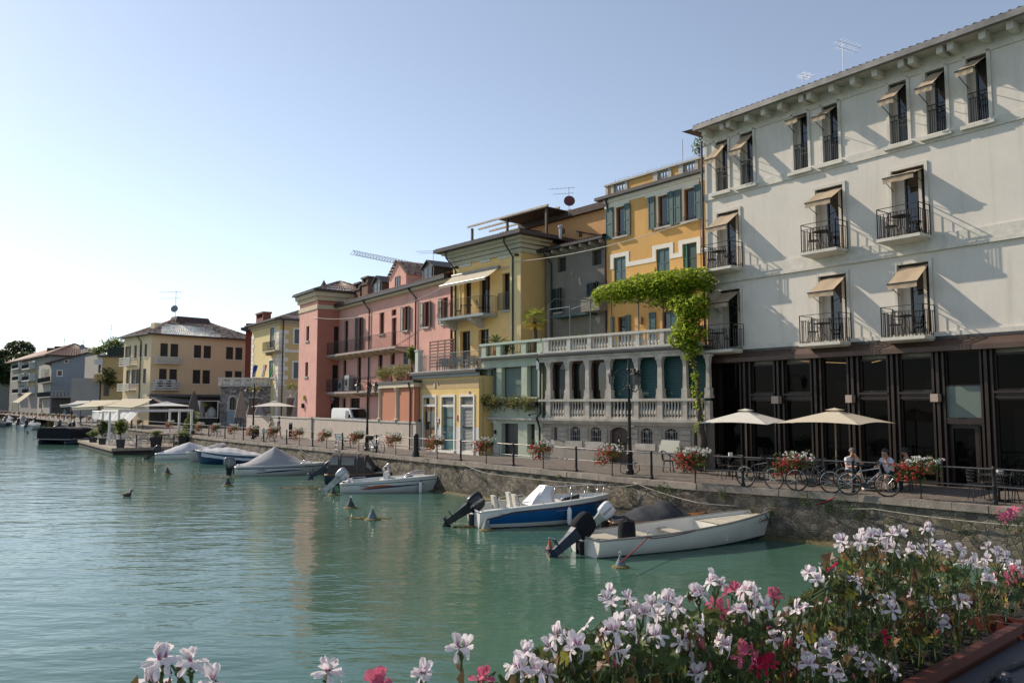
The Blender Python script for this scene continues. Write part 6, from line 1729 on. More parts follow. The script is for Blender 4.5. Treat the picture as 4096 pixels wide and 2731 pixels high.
 # ---- bicycles
def make_bike(label,frame_m,basket=False,group=None):
 t=thing('bicycle',label,'bicycle',group=group)
 for x in(-.52,.52):
  mb=MB();pts=[(x+.335*math.cos(a),0,.35+.335*math.sin(a))for a in[2*math.pi*k/28 for k in range(29)]]
  o=MB().tube(pts,.022,6,False).build('wheel',RUBBER,t,smooth=True)
  mb.tube([(x+.31*math.cos(a),0,.35+.31*math.sin(a))for a in[2*math.pi*k/28 for k in range(29)]],.008,4,False)
  for k in range(14):
   a=k*2*math.pi/14;mb.tube([(x,0,.35),(x+.31*math.cos(a),0,.35+.31*math.sin(a))],.0025,3,False)
  mb.tube([(x,-.04,.35),(x,.04,.35)],.025,8);mb.build('rim',STEEL,o)
 mb=MB()
 for a,b in(((-.52,.03,.35),(-.08,0,.32)),((-.52,-.03,.35),(-.08,0,.32)),((-.08,0,.32),(-.2,0,.86)),((-.52,.03,.35),(-.18,0,.78)),((-.52,-.03,.35),(-.18,0,.78)),((-.17,0,.74),(.33,0,.84)),((-.08,0,.32),(.35,0,.74)),((.32,0,.92),(.37,0,.68)),((.37,.05,.68),(.52,.05,.35)),((.37,-.05,.68),(.52,-.05,.35)),((.37,-.05,.68),(.37,.05,.68))):
  mb.tube([a,b],.02 if abs(a[1])<.01 else .012,6)
 mb.build('frame',frame_m,t)
 MB().hexa([(-.36,-.07,.90),(-.1,-.025,.90),(-.1,.025,.90),(-.36,.07,.90),(-.36,-.06,.94),(-.1,-.02,.93),(-.1,.02,.93),(-.36,.06,.94)]).build('saddle',RUBBER,t)
 MB().tube([(.31,0,.92),(.30,0,1.0),(.34,.18,1.02),(.26,.3,1.02)],.013,6).tube([(.30,0,1.0),(.34,-.18,1.02),(.26,-.3,1.02)],.013,6).build('handlebar',IRON,t)
 MB().tube([(-.08,-.05,.32),(-.08,.05,.32)],.08,14).tube([(-.08,.07,.32),(.07,.07,.24)],.012,5).tube([(-.08,-.07,.32),(-.23,-.07,.40)],.012,5).build('crank',M_('dark chain ring',(.06,.06,.065),.35,.8),t)
 if basket:MB().lathe([(.10,.86),(.17,.98),(.19,1.1),(.17,1.1),(.1,.88)],(-.48,0,-.14),10).build('basket',M_('dark basket',(.03,.03,.03),.7),t)
 return t
BLKF=M_('black frame paint',(.015,.016,.02),.3,.3);ORF=M_('dark grey frame paint',(.05,.05,.055),.3,.4)
def put_bike(t,k,xa,ya,xb,yb):
 a,b=on_z(k,xa,ya,0),on_z(k,xb,yb,0)
 m_=(a+b)/2;t.location=m_;t.rotation_euler=(R(4),0,math.atan2((b-a).y,(b-a).x))
bk=[('black touring bicycle with an orange bottle, leftmost at the café railing',505,1222,800,1248),('dark bicycle with straight bars behind the flower basket at the café',1000,1263,1268,1280),('silver and black racing bicycle nearest the hotel entrance',1455,1298,1790,1315),('black bicycle leaning behind the others, before the seated cyclist',1120,1225,1400,1240)]
for i,(lab,xa,ya,xb,yb)in enumerate(bk):put_bike(make_bike(lab,(BLKF,ORF,M_('silver frame paint',(.4,.4,.42),.3,.6),BLKF)[i],group='bicycles at the café railing'),'h5',xa,ya,xb,yb)
put_bike(make_bike('white city bicycle with a dark rear basket parked at the street lamp',M_('white frame paint',(.6,.62,.65),.35,.2),True),'10',1605,612,1712,620)
# ---- people
SKIN=M_('skin',(.42,.23,.15),.6,0,.06)
HAIR=M_('dark hair',(.02,.014,.01),.6)
def person(label,loc,rz,J,cols,hair=True,scale=1.0,hat=None,glasses=False):
 """J: joint name -> local position; one continuous skinned body, materials by region"""
 rad=dict(pelvis=.145,waist=.125,chest=.155,neck=.055,head0=.075,head1=.098,head2=.085,chin=.055,sl=.07,sr=.07,el=.045,er=.045,wl=.032,wr=.032,pl=.036,pr=.036,hl=.10,hr=.10,kl=.062,kr=.062,al=.043,ar=.043,fl=.038,fr=.038)
 reg=dict(pelvis='p',waist='s',chest='s',neck='k',head0='k',head1='k',head2='k',chin='k',sl='s',sr='s',el='e',er='e',wl='k',wr='k',pl='k',pr='k',hl='p',hr='p',kl='n',kr='n',al='c',ar='c',fl='f',fr='f')
 ed=[('pelvis','waist'),('waist','chest'),('chest','neck'),('neck','head0'),('head0','head1'),('head1','head2'),('head0','chin'),('chest','sl'),('chest','sr'),('sl','el'),('sr','er'),('el','wl'),('er','wr'),('wl','pl'),('wr','pr'),('pelvis','hl'),('pelvis','hr'),('hl','kl'),('hr','kr'),('kl','al'),('kr','ar'),('al','fl'),('ar','fr')]
 P={k:Vector(v)for k,v in J.items()}
 nd=(P['head1']-P['neck']).normalized();fw=Vector(J.get('face',(0,-1,0)));fw.normalize()
 P.pop('face',None)
 P['head0']=P['head1']-nd*.06+fw*.01;P['head2']=P['head1']+nd*.07-fw*.015;P['chin']=P['head1']-nd*.11+fw*.045
 for sd in 'lr':
  d=(P['w'+sd]-P['e'+sd]).normalized();P['p'+sd]=P['w'+sd]+d*.08
  o=d.orthogonal().normalized();q=d.cross(o)
  for f in range(5):
   nm='f%d%s'%(f,sd)
   if f<4:P[nm]=P['p'+sd]+d*(.05+.012*(1-abs(f-1.4)))+o*(f-1.5)*.021-q*.02;rad[nm]=.009;reg[nm]='k';ed.append(('p'+sd,nm))
   else:P[nm]=P['w'+sd]+d*.07+o*.05;rad[nm]=.011;reg[nm]='k';ed.append(('w'+sd,nm))
 P['nose']=P['head1']-nd*.03+fw*.115;rad['nose']=.016;reg['nose']='k';ed.append(('head1','nose'))
 keys=list(P);idx={k:i for i,k in enumerate(keys)}
 me=bpy.data.meshes.new('person_skeleton');me.from_pydata([tuple(P[k]*scale)for k in keys],[(idx[a],idx[b])for a,b in ed],[])
 ob=bpy.data.objects.new('person_skeleton',me);COL.objects.link(ob)
 md=ob.modifiers.new('skin','SKIN');md.use_smooth_shade=True
 sv=me.skin_vertices[0].data
 for k in keys:sv[idx[k]].radius=(rad[k]*scale,)*2;sv[idx[k]].use_root=(k=='pelvis')
 ob.modifiers.new('sub','SUBSURF').levels=2;ob.modifiers['sub'].render_levels=2
 dg=bpy.context.evaluated_depsgraph_get();dg.update()
 nm_=bpy.data.meshes.new_from_object(ob.evaluated_get(dg));bpy.data.objects.remove(ob)
 ml=[SKIN,cols['s'],cols['p'],cols.get('f',RUBBER)]
 nm_.materials.clear()
 for m_ in ml:nm_.materials.append(m_)
 code={'k':0,'s':1,'e':1 if cols.get('long')else 0,'p':2,'n':2 if cols.get('trousers')else 0,'c':2 if cols.get('trousers')else 0,'f':3}
 segs=[(P[a]*scale,P[b]*scale,reg[a],reg[b])for a,b in ed]
 for pl in nm_.polygons:
  c=pl.center;best=None
  for a,b,ra__,rb__ in segs:
   ab=b-a;t=max(0,min(1,(c-a).dot(ab)/max(ab.length_squared,1e-9)));d=(a+ab*t-c).length
   if best is None or d<best[0]:
    cut=.62 if(ra__,rb__)in(('s','e'),('p','n'))else .5
    best=(d,ra__ if t<cut else rb__)
  pl.material_index=code[best[1]]
 rt=bpy.data.objects.new('person',nm_);COL.objects.link(rt);rt.location=loc;rt.rotation_euler.z=rz
 tag(rt,label,'person')
 off=Vector(loc)
 def child(mb,name,mat):
  m2=bpy.data.meshes.new(name);m2.from_pydata([tuple(v*scale)for v in mb.v],[],mb.f);m2.materials.append(mat)
  m2.polygons.foreach_set('use_smooth',[True]*len(m2.polygons));o=bpy.data.objects.new(name,m2);COL.objects.link(o);o.parent=rt
 h=P['head1']
 if hair:
  mb=MB();mb.grid(10,8,lambda u,v:h+Vector((math.cos(6.283*u)*math.sin(v*1.75)*.108,math.sin(6.283*u)*math.sin(v*1.75)*.115,math.cos(v*1.75)*.115+.035))-fw*.028)
  child(mb,'hair',HAIR if hair is True else hair)
 if hat:mb=MB();mb.lathe([(.2,.03),(.2,.045),(.11,.05),(.1,.14),(.04,.16),(0,.16)],h,14);child(mb,'hat',hat)
 if glasses:s_=fw.cross(Vector((0,0,1)));mb=MB();mb.bar(h+fw*.095-s_*.075+Vector((0,0,.012)),h+fw*.095+s_*.075+Vector((0,0,.012)),.03,.035);child(mb,'sunglasses',RUBBER)
 return rt
def standing(h=1.75,stride=.0,arml=(-.02,0),armr=(.02,0)):
 return dict(pelvis=(0,0,.95),waist=(0,0,1.1),chest=(0,0,1.32),neck=(0,-.01,1.49),head1=(0,-.03,1.63),sl=(-.19,0,1.40),sr=(.19,0,1.40),el=(-.25,.02,1.13),er=(.25,.02,1.13),wl=(-.26+arml[0],-.06+arml[1],.88),wr=(.26+armr[0],-.06+armr[1],.88),hl=(-.10,0,.9),hr=(.10,0,.9),kl=(-.10,-stride*.5,.50),kr=(.10,stride*.35,.50),al=(-.10,-stride*.8,.09),ar=(.10,stride*.9,.10+stride*.1),fl=(-.11,-stride*.8-.16,.04),fr=(.11,stride*.9-.13,.04),face=(0,-1,0))
def seated(lean=0.0,hand=None):
 d=dict(pelvis=(0,0,.52),waist=(0,-.02-lean*.3,.68),chest=(0,-.04-lean,.90),neck=(0,-.07-lean*1.2,1.07),head1=(0,-.11-lean*1.3,1.20),sl=(-.19,-.04-lean,.98),sr=(.19,-.04-lean,.98),el=(-.24,-.18-lean,.74),er=(.24,-.18-lean,.74),wl=(-.14,-.40-lean,.76),wr=(.12,-.40-lean,.76),hl=(-.10,-.06,.5),hr=(.10,-.06,.5),kl=(-.14,-.46,.50),kr=(.14,-.46,.50),al=(-.14,-.42,.09),ar=(.14,-.42,.09),fl=(-.15,-.58,.04),fr=(.15,-.58,.04),face=(0,-1,0))
 if hand:d['er']=(.22,-.32-lean,.80);d['wr']=(.06,-.24-lean*1.3,1.03)
 return d
TS=lambda n,c:M_(n,c,.85,0,.08,8)
p=on_z('10',737,478,0);person('man in a blue t-shirt and dark shorts walking on the quay, seen from behind',p,2.2,standing(stride=.22),dict(s=TS('blue shirt',(.03,.07,.22)),p=TS('dark shorts',(.02,.02,.03))),scale=1.0)
p=on_z('10',655,480,0);J=standing(stride=.25);J['er']=(.2,-.18,1.2);J['wr']=(.1,-.38,1.3)
person('woman in a pale dress and hat walking beside the man in blue',p,2.0,J,dict(s=TS('pale top',(.5,.45,.33)),p=TS('pale skirt',(.35,.33,.25))),hat=M_('straw hat',(.45,.33,.18),.9),scale=.95)
def cafe(k,x,y,d):s,z=HF.hit(k,x,y,d);return s
CAFE_D=3.1
def seat_at(k,x,d):return HF.W(HF.hit(k,x,1000,d)[0],d,0)
p1_=seat_at('h5',1450,3.4);p2_=seat_at('h6',368,2.9);p3_=seat_at('h6',545,2.3)
CJ=M_('white jersey',(.62,.62,.66),.8,0,.06)
a1=HF.ang()
person('cyclist in a white striped jersey and sunglasses seated at the café, hand to chin',p1_,a1+R(60),seated(.1,True),dict(s=CJ,p=TS('black shorts',(.012,.012,.014)),f=WHITE),hair=M_('grey hair',(.12,.11,.10),.7),glasses=True)
person('dark haired man in a white t-shirt seated facing the water at the café',p2_,a1+R(-5),seated(.12,True),dict(s=TS('white shirt',(.58,.6,.68)),p=TS('black shorts',(.012,.012,.014))))
person('person in dark clothes and cap seated in the shade of the café',p3_,a1+R(-25),seated(.05),dict(s=TS('black shirt',(.012,.012,.014)),p=TS('black shorts',(.012,.012,.014)),long=True,trousers=True),hat=M_('black cap',(.015,.015,.016),.8))
p=on_z('10',655,420,0);pp=at_y('10',655,235,80);person('man in a pale shirt sitting under the cream parasol behind the garden wall',(pp.x,80,pp.z-1.28+.08),.4,seated(.05),dict(s=TS('pale blue shirt',(.45,.48,.58)),p=TS('dark shorts',(.02,.02,.03))))
p=at_y('1',595,1010,150);person('person in blue clothes walking on the far quay',(p.x,150,0),1.0,standing(stride=.2),dict(s=TS('turquoise shirt',(.05,.22,.32)),p=TS('blue trousers',(.05,.14,.3)),trousers=True),scale=1.15)
p=at_y('1',632,1010,150);person('person in dark clothes walking on the far quay',(p.x,151,0),1.2,standing(stride=.2),dict(s=TS('dark shirt',(.05,.05,.06)),p=TS('dark trousers',(.04,.04,.05)),trousers=True,long=True),scale=1.12)
def make_cafe_chair(label,group):
 t=thing('cafe_chair',label,'chair',group=group)
 MB().lathe([(0,.44),(.22,.44),(.23,.46),(.21,.48),(0,.48)],n=14).build('seat',RUBBER,t)
 for sx_ in(-1,1):
  for sy_ in(-1,1):MB().tube([(sx_*.16,sy_*.16,.45),(sx_*.21,sy_*.22,0)],.014,6).build('leg',RUBBER,t)
 mb=MB()
 for i in range(7):x=-.2+i*.0667;mb.tube([(x,.19+.04*math.cos(x*6),.47),(x,.24+.05*math.cos(x*6),.84)],.012,5)
 for z in(.56,.66,.76,.85):mb.tube([(-.22,.16,z),(-.12,.25,z+.005),(0,.28,z+.01),(.12,.25,z+.005),(.22,.16,z)],.014,5)
 mb.tube([(-.22,.16,.85),(-.24,-.05,.66),(-.22,-.2,.62),(-.2,-.2,.45)],.014,5);mb.tube([(.22,.16,.85),(.24,-.05,.66),(.22,-.2,.62),(.2,-.2,.45)],.014,5)
 mb.build('backrest',RUBBER,t);return t
def make_cafe_table(label,group):
 t=thing('cafe_table',label,'table',group=group)
 MB().bx(-.34,.34,-.34,.34,.72,.75).build('tabletop',M_('dark tabletop',(.03,.03,.032),.35),t)
 MB().tube([(0,0,.03),(0,0,.72)],.035,8).bx(-.25,.25,-.25,.25,0,.03).build('leg',RUBBER,t);return t
cc=ct=None
chairs=[('h5',335,3.4,2.6,'left of the first café table'),('h5',415,3.5,-.3,'right of the first café table'),('6',1590,3.2,2.4,'beside the lectern board by the wisteria'),('6',1770,3.0,-.4,'beside the wisteria trunk'),('h6',1150,3.3,2.3,'left of the last café table before the hotel door'),('h6',1240,2.6,.4,'behind the last café table before the hotel door'),('h6',1400,3.3,2.6,'near the right edge of the picture'),('h6',1530,3.2,.2,'at the right edge of the picture'),('h6',290,2.2,.3,'behind the man in the white t-shirt'),('h5',700,2.6,.2,'under the first parasol'),('h5',1180,2.6,.2,'under the second parasol')]
for k,x,d,rz,lab in chairs:
 p=seat_at(k,x,d);l='black woven café chair '+lab
 if cc is None:cc=make_cafe_chair(l,'black café chairs in front of the hotel');cc.location=p;cc.rotation_euler.z=a1+rz
 else:dup(cc,p,a1+rz,l)
for(lab,pp_,rz)in(('under the cyclist in the white jersey',p1_,R(60)),('under the man in the white t-shirt',p2_,R(-5)),('under the person in dark clothes',p3_,R(-25))):
 dup(cc,pp_,a1+rz,'black woven café chair '+lab)
for k,x,d,lab in(('h5',375,2.7,'below the first parasol, nearest the wisteria'),('h5',1110,3.2,'below the second parasol'),('h6',150,2.6,'between the seated guests'),('h6',1330,3.0,'right of the hotel entrance'),('h5',640,3.0,'between the first parasol pole and the bicycles')):
 p=seat_at(k,x,d);l='dark square café table '+lab
 if ct is None:ct=make_cafe_table(l,'dark café tables in front of the hotel');ct.location=p;ct.rotation_euler.z=a1
 else:dup(ct,p,a1,l)
 if 'right of' in lab or 'nearest' in lab:q=p+Vector((.05,0,.75));MB().bx(q.x-.07,q.x+.07,q.y-.05,q.y+.05,q.z,q.z+.14).build('napkin_holder',WHITE,None,label='white napkin holder on the café table '+('by the entrance' if 'right of' in lab else 'by the wisteria'),cat='napkin holder')
lb=seat_at('11',1880,3.0)
rt=thing('menu_lectern','pale slanted menu board on an iron stand before the rough stone plinth','menu board',lb)
MB().tube([lb,lb+Vector((0,0,.95))],.02,6).tube([lb+Vector((-.25,-.1,0)),lb+Vector((.25,.1,0))],.015,6).build('stand',IRON,rt)
mb=MB();u_=HF.u;U=Vector((u_.x,u_.y,0));N=Vector((HF.n.x,HF.n.y,0));c=lb+Vector((0,0,1.0))
mb.extr([c-U*.5+N*.14-Vector((0,0,.24)),c+U*.5+N*.14-Vector((0,0,.24)),c+U*.42-N*.14+Vector((0,0,.24)),c-U*.58-N*.14+Vector((0,0,.24))],(0,0,.03));mb.build('board',M_('pale board',(.12,.135,.12),.6),rt)
# ---- parasols
def make_parasol(label,half,ze_,za_,mat,group=None,pole=True,loc=(0,0,0),rz=0):
 t=thing('parasol',label,'parasol',group=group)
 mb=MB()
 for k in range(4):
  a0,a1_=k*math.pi/2+math.pi/4,(k+1)*math.pi/2+math.pi/4
  c0_,c1_=Vector((math.cos(a0),math.sin(a0),0))*half*1.414,Vector((math.cos(a1_),math.sin(a1_),0))*half*1.414
  def sf(u,v,c0_=c0_,c1_=c1_):
   p=c0_.lerp(c1_,u)*v;edge=math.sin(math.pi*u)
   return Vector((p.x*(1-.06*edge*v),p.y*(1-.06*edge*v),za_+(ze_-za_)*v**1.0-.05*edge*v*(1-v)*2+.06*edge*v))
  mb.grid(8,8,sf)
 mb.build('canopy',mat,t,smooth=True,angle=25)
 mb=MB()
 for k in range(4):
  a0,a1_=k*math.pi/2+math.pi/4,(k+1)*math.pi/2+math.pi/4
  q=[Vector((math.cos(a)*half*.24,math.sin(a)*half*.24,za_-.005))for a in(a0,a1_)]
  mb.poly([(0,0,za_+.07),q[0],q[1]])
 mb.build('vent_cap',mat,t)
 mb=MB();mb.tube([(0,0,0),(0,0,za_+.08)],.028,8);mb.bx(-.3,.3,-.3,.3,0,.07);mb.build('pole',M_('parasol pole',(.23,.17,.11),.5,0,.2),t)
 for k in range(4):
  a=k*math.pi/2+math.pi/4;MB().tube([(0,0,za_-.05),(math.cos(a)*half*1.38,math.sin(a)*half*1.38,ze_+.01)],.012,5).build('rib',WOOD_DK,t)
 t.location=loc;t.rotation_euler.z=rz
 return t
CANV=fabric('ecru canvas',(.80,.77,.69),.3);CANV2=fabric('sand canvas',(.72,.64,.50),.3)
s1_=HF.hit('h5',520,535,3.0);p=HF.W(s1_[0],3.0,0)
make_parasol('ecru square café parasol nearest the wisteria, in front of the dark glass',1.35,HF.hit('h5',470,640,3)[1]-.06,HF.hit('h5',620,540,3)[1],CANV,'café parasols before the hotel',loc=p,rz=a1+.25)
s2_=HF.hit('h5',1320,535,2.6);p=HF.W(s2_[0],2.6,0)
make_parasol('sand coloured square café parasol, the right one in front of the dark glass',1.45,HF.hit('h5',1200,640,2.6)[1]-.05,HF.hit('h5',1320,535,2.6)[1],CANV2,'café parasols before the hotel',loc=p,rz=a1+.12)
p=at_y('2',350,1075,79);make_parasol('cream open parasol behind the garden wall beside the brick pillar',2.2,at_y('2',350,1112,79).z,p.z,CANV,loc=(p.x,79,0),rz=.3)
def closed_parasol(label,k,x,yt,yb,Y,r_,mat,zb=None):
 p=at_y(k,x,yt,Y);zl=at_y(k,x,yb,Y).z
 t=thing('closed_parasol',label,'parasol',(p.x,Y,0),group='closed parasols')
 mb=MB();n=16;H=p.z
 def sf(u,v):a=6.2832*u;rr=r_*(.12+.88*v**.8)*(1+.18*math.cos(a*6+v));return Vector((p.x+rr*math.cos(a),Y+rr*math.sin(a),H+(zl-H)*v))
 mb.grid(48,8,sf);mb.build('folded_canopy',mat,t,smooth=True)
 MB().tube([(p.x,Y,0),(p.x,Y,H+.12)],.04,6).build('pole',IRON,t)
 MB().bx(p.x-.45,p.x+.45,Y-.45,Y+.45,0,.12).build('base',IRON,t)
TAU=fabric('taupe canvas',(.30,.235,.185),.1);TAU_L=fabric('light taupe canvas',(.42,.36,.29),.1);GRC=fabric('grey canvas',(.27,.26,.25),.1)
for a_ in(('tall taupe folded parasol before the stone arched window','2',115,1000,1190,88,.62,TAU),('small light taupe folded parasol right of the tall taupe one','2',180,1090,1175,90,.42,TAU_L),('grey folded parasol near the lamp at the garden wall end','2',243,1085,1170,86,.5,GRC),('grey folded parasol leaning against the pink tower','2',515,1022,1185,78,.55,GRC),('dark taupe folded parasol before the beige palazzo','1',1782,840,1025,96,.7,fabric('dark taupe canvas',(.13,.11,.10),.1)),('second tall folded parasol near the café truck','1',2292,950,1085,94,.55,TAU)):
 closed_parasol(*a_)
 # ---- brick gate pillars with urns
for x0,x1,yt,Y,lab in((447,500,1042,79,'brick pillar with a planted urn behind the garden wall'),(182,246,1045,90,'brick pillar with a planted urn by the stone terrace building')):
 a,b=at_y('2',x0,yt,Y),at_y('2',x1,yt,Y);w=(b.x-a.x)
 rt=thing('brick_pillar',lab,'pillar',(a.x+w/2,Y,0),group='brick pillars')
 MB().bx(a.x,b.x,Y-w/2,Y+w/2,0,a.z-.12).build('shaft',rubble('dark brick',(.10,.07,.055),(.19,.14,.11),(.16,.14,.12),7,.02,.5,(1,1,2.2)),rt);MB().bx(a.x-.1,b.x+.1,Y-w/2-.1,Y+w/2+.1,a.z-.12,a.z).build('cap',STONE,rt)
 u0=thing('urn_planter','stone urn with yellow green plant on the '+('brick pillar behind the garden wall' if x0==447 else 'pillar by the stone building'),'urn',(a.x+w/2,Y,a.z),group='urns on brick pillars')
 MB().lathe([(.25,0),(.25,.1),(.1,.2),(.3,.45),(.48,.7),(.42,.7),(.2,.5)],(a.x+w/2,Y,a.z),12).build('urn',STONE,u0,smooth=True,angle=40)
 mb=MB();leaf_cloud(mb,(a.x+w/2,Y,a.z+.95),(.6,.6,.35),260,.12);mb.build('foliage',foliage('yellow green leaves',(.13,.14,.02),(.36,.30,.04),.4),u0,fix=False)
g_=thing('white_gate','white wrought iron gate leaf standing open beside the gate pier','gate',LF.W(lp+.2,-1.2,0));
a,b=lx(628,1150,-1.2),lx(662,1150,-1.2)
mb=MB()
for k in range(7):s=a+(b-a)*k/6;mb.tube([LF.W(s,-1.2,.1),LF.W(s,-1.2,2.1+.75*math.sin(math.pi*k/6))],.025,5)
for z in(.2,1.2,2.0):mb.tube([LF.W(a,-1.2,z),LF.W(b,-1.2,z)],.03,5)
mb.build('leaf',WHITE,g_)
p=on_z('10',850,480,0);rt=thing('information_post','slim black information post before the garden wall','post',p);MB().bx(p.x-.13,p.x+.13,p.y-.05,p.y+.05,0,1.3).build('panel',RUBBER,rt);MB().bx(p.x-.135,p.x+.1,p.y-.06,p.y-.052,1.2,1.28).build('sticker',WHITE,rt)
p=on_z('10',525,470,0);rt=thing('litter_bin','dark litter bin on the quay beside the street lamp','bin',p);MB().lathe([(.22,.1),(.27,.15),(.27,.8),(.3,.85),(.2,1.0),(0,1.02)],p,14).build('body',IRON,rt,smooth=True,angle=40);MB().tube([p,p+Vector((0,0,.15))],.05,6).build('foot',IRON,rt)
# ---- ladder on the quay wall
n_=quay_at(sx_of('10',1345))
p,n,u=n_;p=p+n*.36
rt=thing('quay_ladder','steel ladder hooked over the quay edge beside the bench','ladder',p)
for sg in(-.2,.2):MB().tube([p+u*sg-n*.35+Vector((0,0,.55)),p+u*sg-n*.2+Vector((0,0,.75)),p+u*sg+n*.02+Vector((0,0,.6)),p+u*sg+n*.08+Vector((0,0,-1.5))],.022,6).build('side_rail',GALV,rt)
for k in range(7):z=.3-k*.27;MB().tube([p+u*-.2+n*.06+Vector((0,0,z)),p+u*.2+n*.06+Vector((0,0,z))],.016,6).build('rung',GALV,rt)
# ---- white van behind the wall
vz0=.42
vc=at_y('10',1452,250,64.5)
cy_=thing('courtyard',None,None,(vc.x,64.5,0));cy_['kind']='structure'
mb=MB();mb.poly([LF.W(lp,-.42,vz0),LF.W(-1.5,-.42,vz0),PF.W(-8,.02,vz0),PF.W(-19,.02,vz0)]);o=mb.build('paving',PAVING,cy_);
va=thing('delivery_van','white delivery van parked behind the garden wall before the pink house','van',(0,0,0))
VP=[(-2.5,.45),(2.15,.45),(2.45,.6),(2.5,.95),(2.25,1.12),(1.55,1.28),(.85,1.98),(.6,2.06),(-2.3,2.08),(-2.48,1.95)]
VW=M_('van white',(.68,.69,.70),.25,.0,.03,1,spec=.6)
mb=MB();n=len(VP);rows_=[]
for y,ins in((-1,.12),(-.97,0.0),(.97,0.0),(1,.12)):
 rows_.append([Vector((x,y*.95*(1-.10*max(0,(z-1.1))/1),z))for x,z in[((q[0])*(1-ins*.06),.45+(q[1]-.45)*(1-ins*.12))for q in VP]])
base=0
for r_ in rows_:mb.v+=r_
for i in range(3):
 for j in range(n):mb.f.append((i*n+j,i*n+(j+1)%n,(i+1)*n+(j+1)%n,(i+1)*n+j))
mb.f.append(tuple(range(n))[::-1]);mb.f.append(tuple(range(3*n,4*n)))
mb.build('body',VW,va,smooth=True,angle=30)
def vq(pts):return MB().poly(pts)
ws=lambda x,y,z:Vector((x,y,z))
MB().poly([ws(1.58,-.80,1.30),ws(1.58,.80,1.30),ws(.92,.72,1.965),ws(.92,-.72,1.965)]).build('windscreen',GLASS,va)
for y in(-1,1):MB().poly([ws(1.25,y*.945,1.28),ws(.25,y*.945,1.28),ws(.3,y*.895,1.85),ws(.72,y*.895,1.85)]).build('side_window',GLASS,va)
for o in va.children:
 if o.name.startswith(('windscreen','side_window')):
  for v_ in o.data.vertices:v_.co+=Vector((.02,(.015 if v_.co.y>0 else-.015)if o.name.startswith('side')else 0,.015))
for x in(-1.5,1.6):
 for y in(-.85,.85):
  o=MB().tube([(x,y-.1,.32),(x,y+.1,.32)],.32,18).build('wheel',RUBBER,va);MB().tube([(x,y-.105,.32),(x,y+.105,.32)],.2,14).build('rim',GALV,o)
for y in(-.62,.62):MB().bx(2.25,2.47,y-.17,y+.17,.78,1.0).build('headlight',M_('clear lens',(.5,.5,.52),.1),va)
for y in(-1.12,.98):MB().bx(1.2,1.35,y,y+.14,1.3,1.55).build('wing_mirror',RUBBER,va)
MB().bx(2.3,2.53,-.9,.9,.42,.62).build('bumper',RUBBER,va)
va.location=(vc.x,64.5,vz0);va.rotation_euler.z=math.atan2(-.80,.60)
# ---- café awnings, truck and canvas by the far restaurant
def slab_awning(label,pts,mat,posts=(),group=None,valance=.35,name='restaurant_awning'):
 P=[at_y(*q)for q in pts];t=thing(name,label,'awning',P[3],group=group)
 mb=MB();mb.grid(6,6,lambda u,v:P[0].lerp(P[1],u).lerp(P[3].lerp(P[2],u),v)-Vector((0,0,.12*math.sin(math.pi*v))));mb.build('canvas',mat,t,smooth=True)
 mb=MB();mb.grid(8,1,lambda u,v:P[3].lerp(P[2],u)-Vector((0,0,valance*v)));mb.build('valance',mat,t)
 for q in(P[2],P[3]):MB().tube([q-Vector((0,0,.05)),Vector((q.x,q.y,0))],.05,6).build('post',IRON,t)
 mb=MB();mb.tube([P[3],P[2]],.05,6);mb.tube([P[0],P[1]],.06,6);mb.build('awning_frame',IRON,t)
CRE=fabric('cream awning canvas',(.74,.66,.50),.35)
slab_awning('long cream restaurant awning, the right one in front of the beige palazzo',[('1',1120,912,112),('1',1400,910,105),('1',1210,985,92),('1',948,972,100)],CRE)
slab_awning('long cream restaurant awning, the left one of the pair',[('1',840,926,122),('1',1100,922,116),('1',900,975,104),('1',658,985,110)],CRE)
slab_awning('striped white awning left of the cream restaurant awnings',[('1',700,930,138),('1',830,928,134),('1',745,950,124),('1',550,965,128)],fabric('striped white canvas',(.6,.6,.56),.3))
slab_awning('cream awning folded out from the far apartment block',[('1',238,852,232),('1',290,850,230),('1',172,940,215),('1',115,935,217)],CRE,valance=2.4)
slab_awning('grey sloping awning on the beige palazzo ground floor',[('1',1370,880,111),('1',1990,890,122),('1',2000,945,119),('1',1480,945,108)],fabric('grey awning canvas',(.25,.235,.215),.2))
p=at_y('1',1530,935,98);make_parasol('white parasol between the cream awning and the dark folded parasol',3.0,at_y('1',1530,975,98).z,p.z,fabric('white canvas',(.75,.75,.74),.3),loc=(p.x,98,0),rz=.4)
mn,mx=at_y('1',850,1020,90),at_y('1',1255,1110,88)
rt=thing('canvas_windbreak','white canvas windbreak drooping beside the floating terrace frame','windbreak',(mn.x,89,0))
mb=MB();A_,B_,C_,D_=at_y('1',850,1020,92),at_y('1',1258,1024,84),at_y('1',1175,1118,82),at_y('1',845,1088,91)
mb.grid(24,6,lambda u,v:A_.lerp(B_,u).lerp(D_.lerp(C_,u),v)+Vector((.12*math.sin(u*40),.25*math.sin(u*40),-.12*math.sin(math.pi*u)*(1-v))));mb.build('canvas',fabric('white canvas',(.75,.75,.74),.3),rt,smooth=True)
MB().tube([A_,B_],.05,6).build('rail',WHITE,rt);
for q in(A_,B_):MB().tube([q,Vector((q.x,q.y,0))],.05,6).build('post',WHITE,rt)
tk=thing('box_truck','delivery truck with open white box body beside the stone terrace building','truck',(0,0,0))
a,b=at_y('1',1836,922,97),at_y('1',2005,922,97);zt_,zb_=a.z,at_y('1',1900,1085,97).z
mb=MB();W_=b.x-a.x
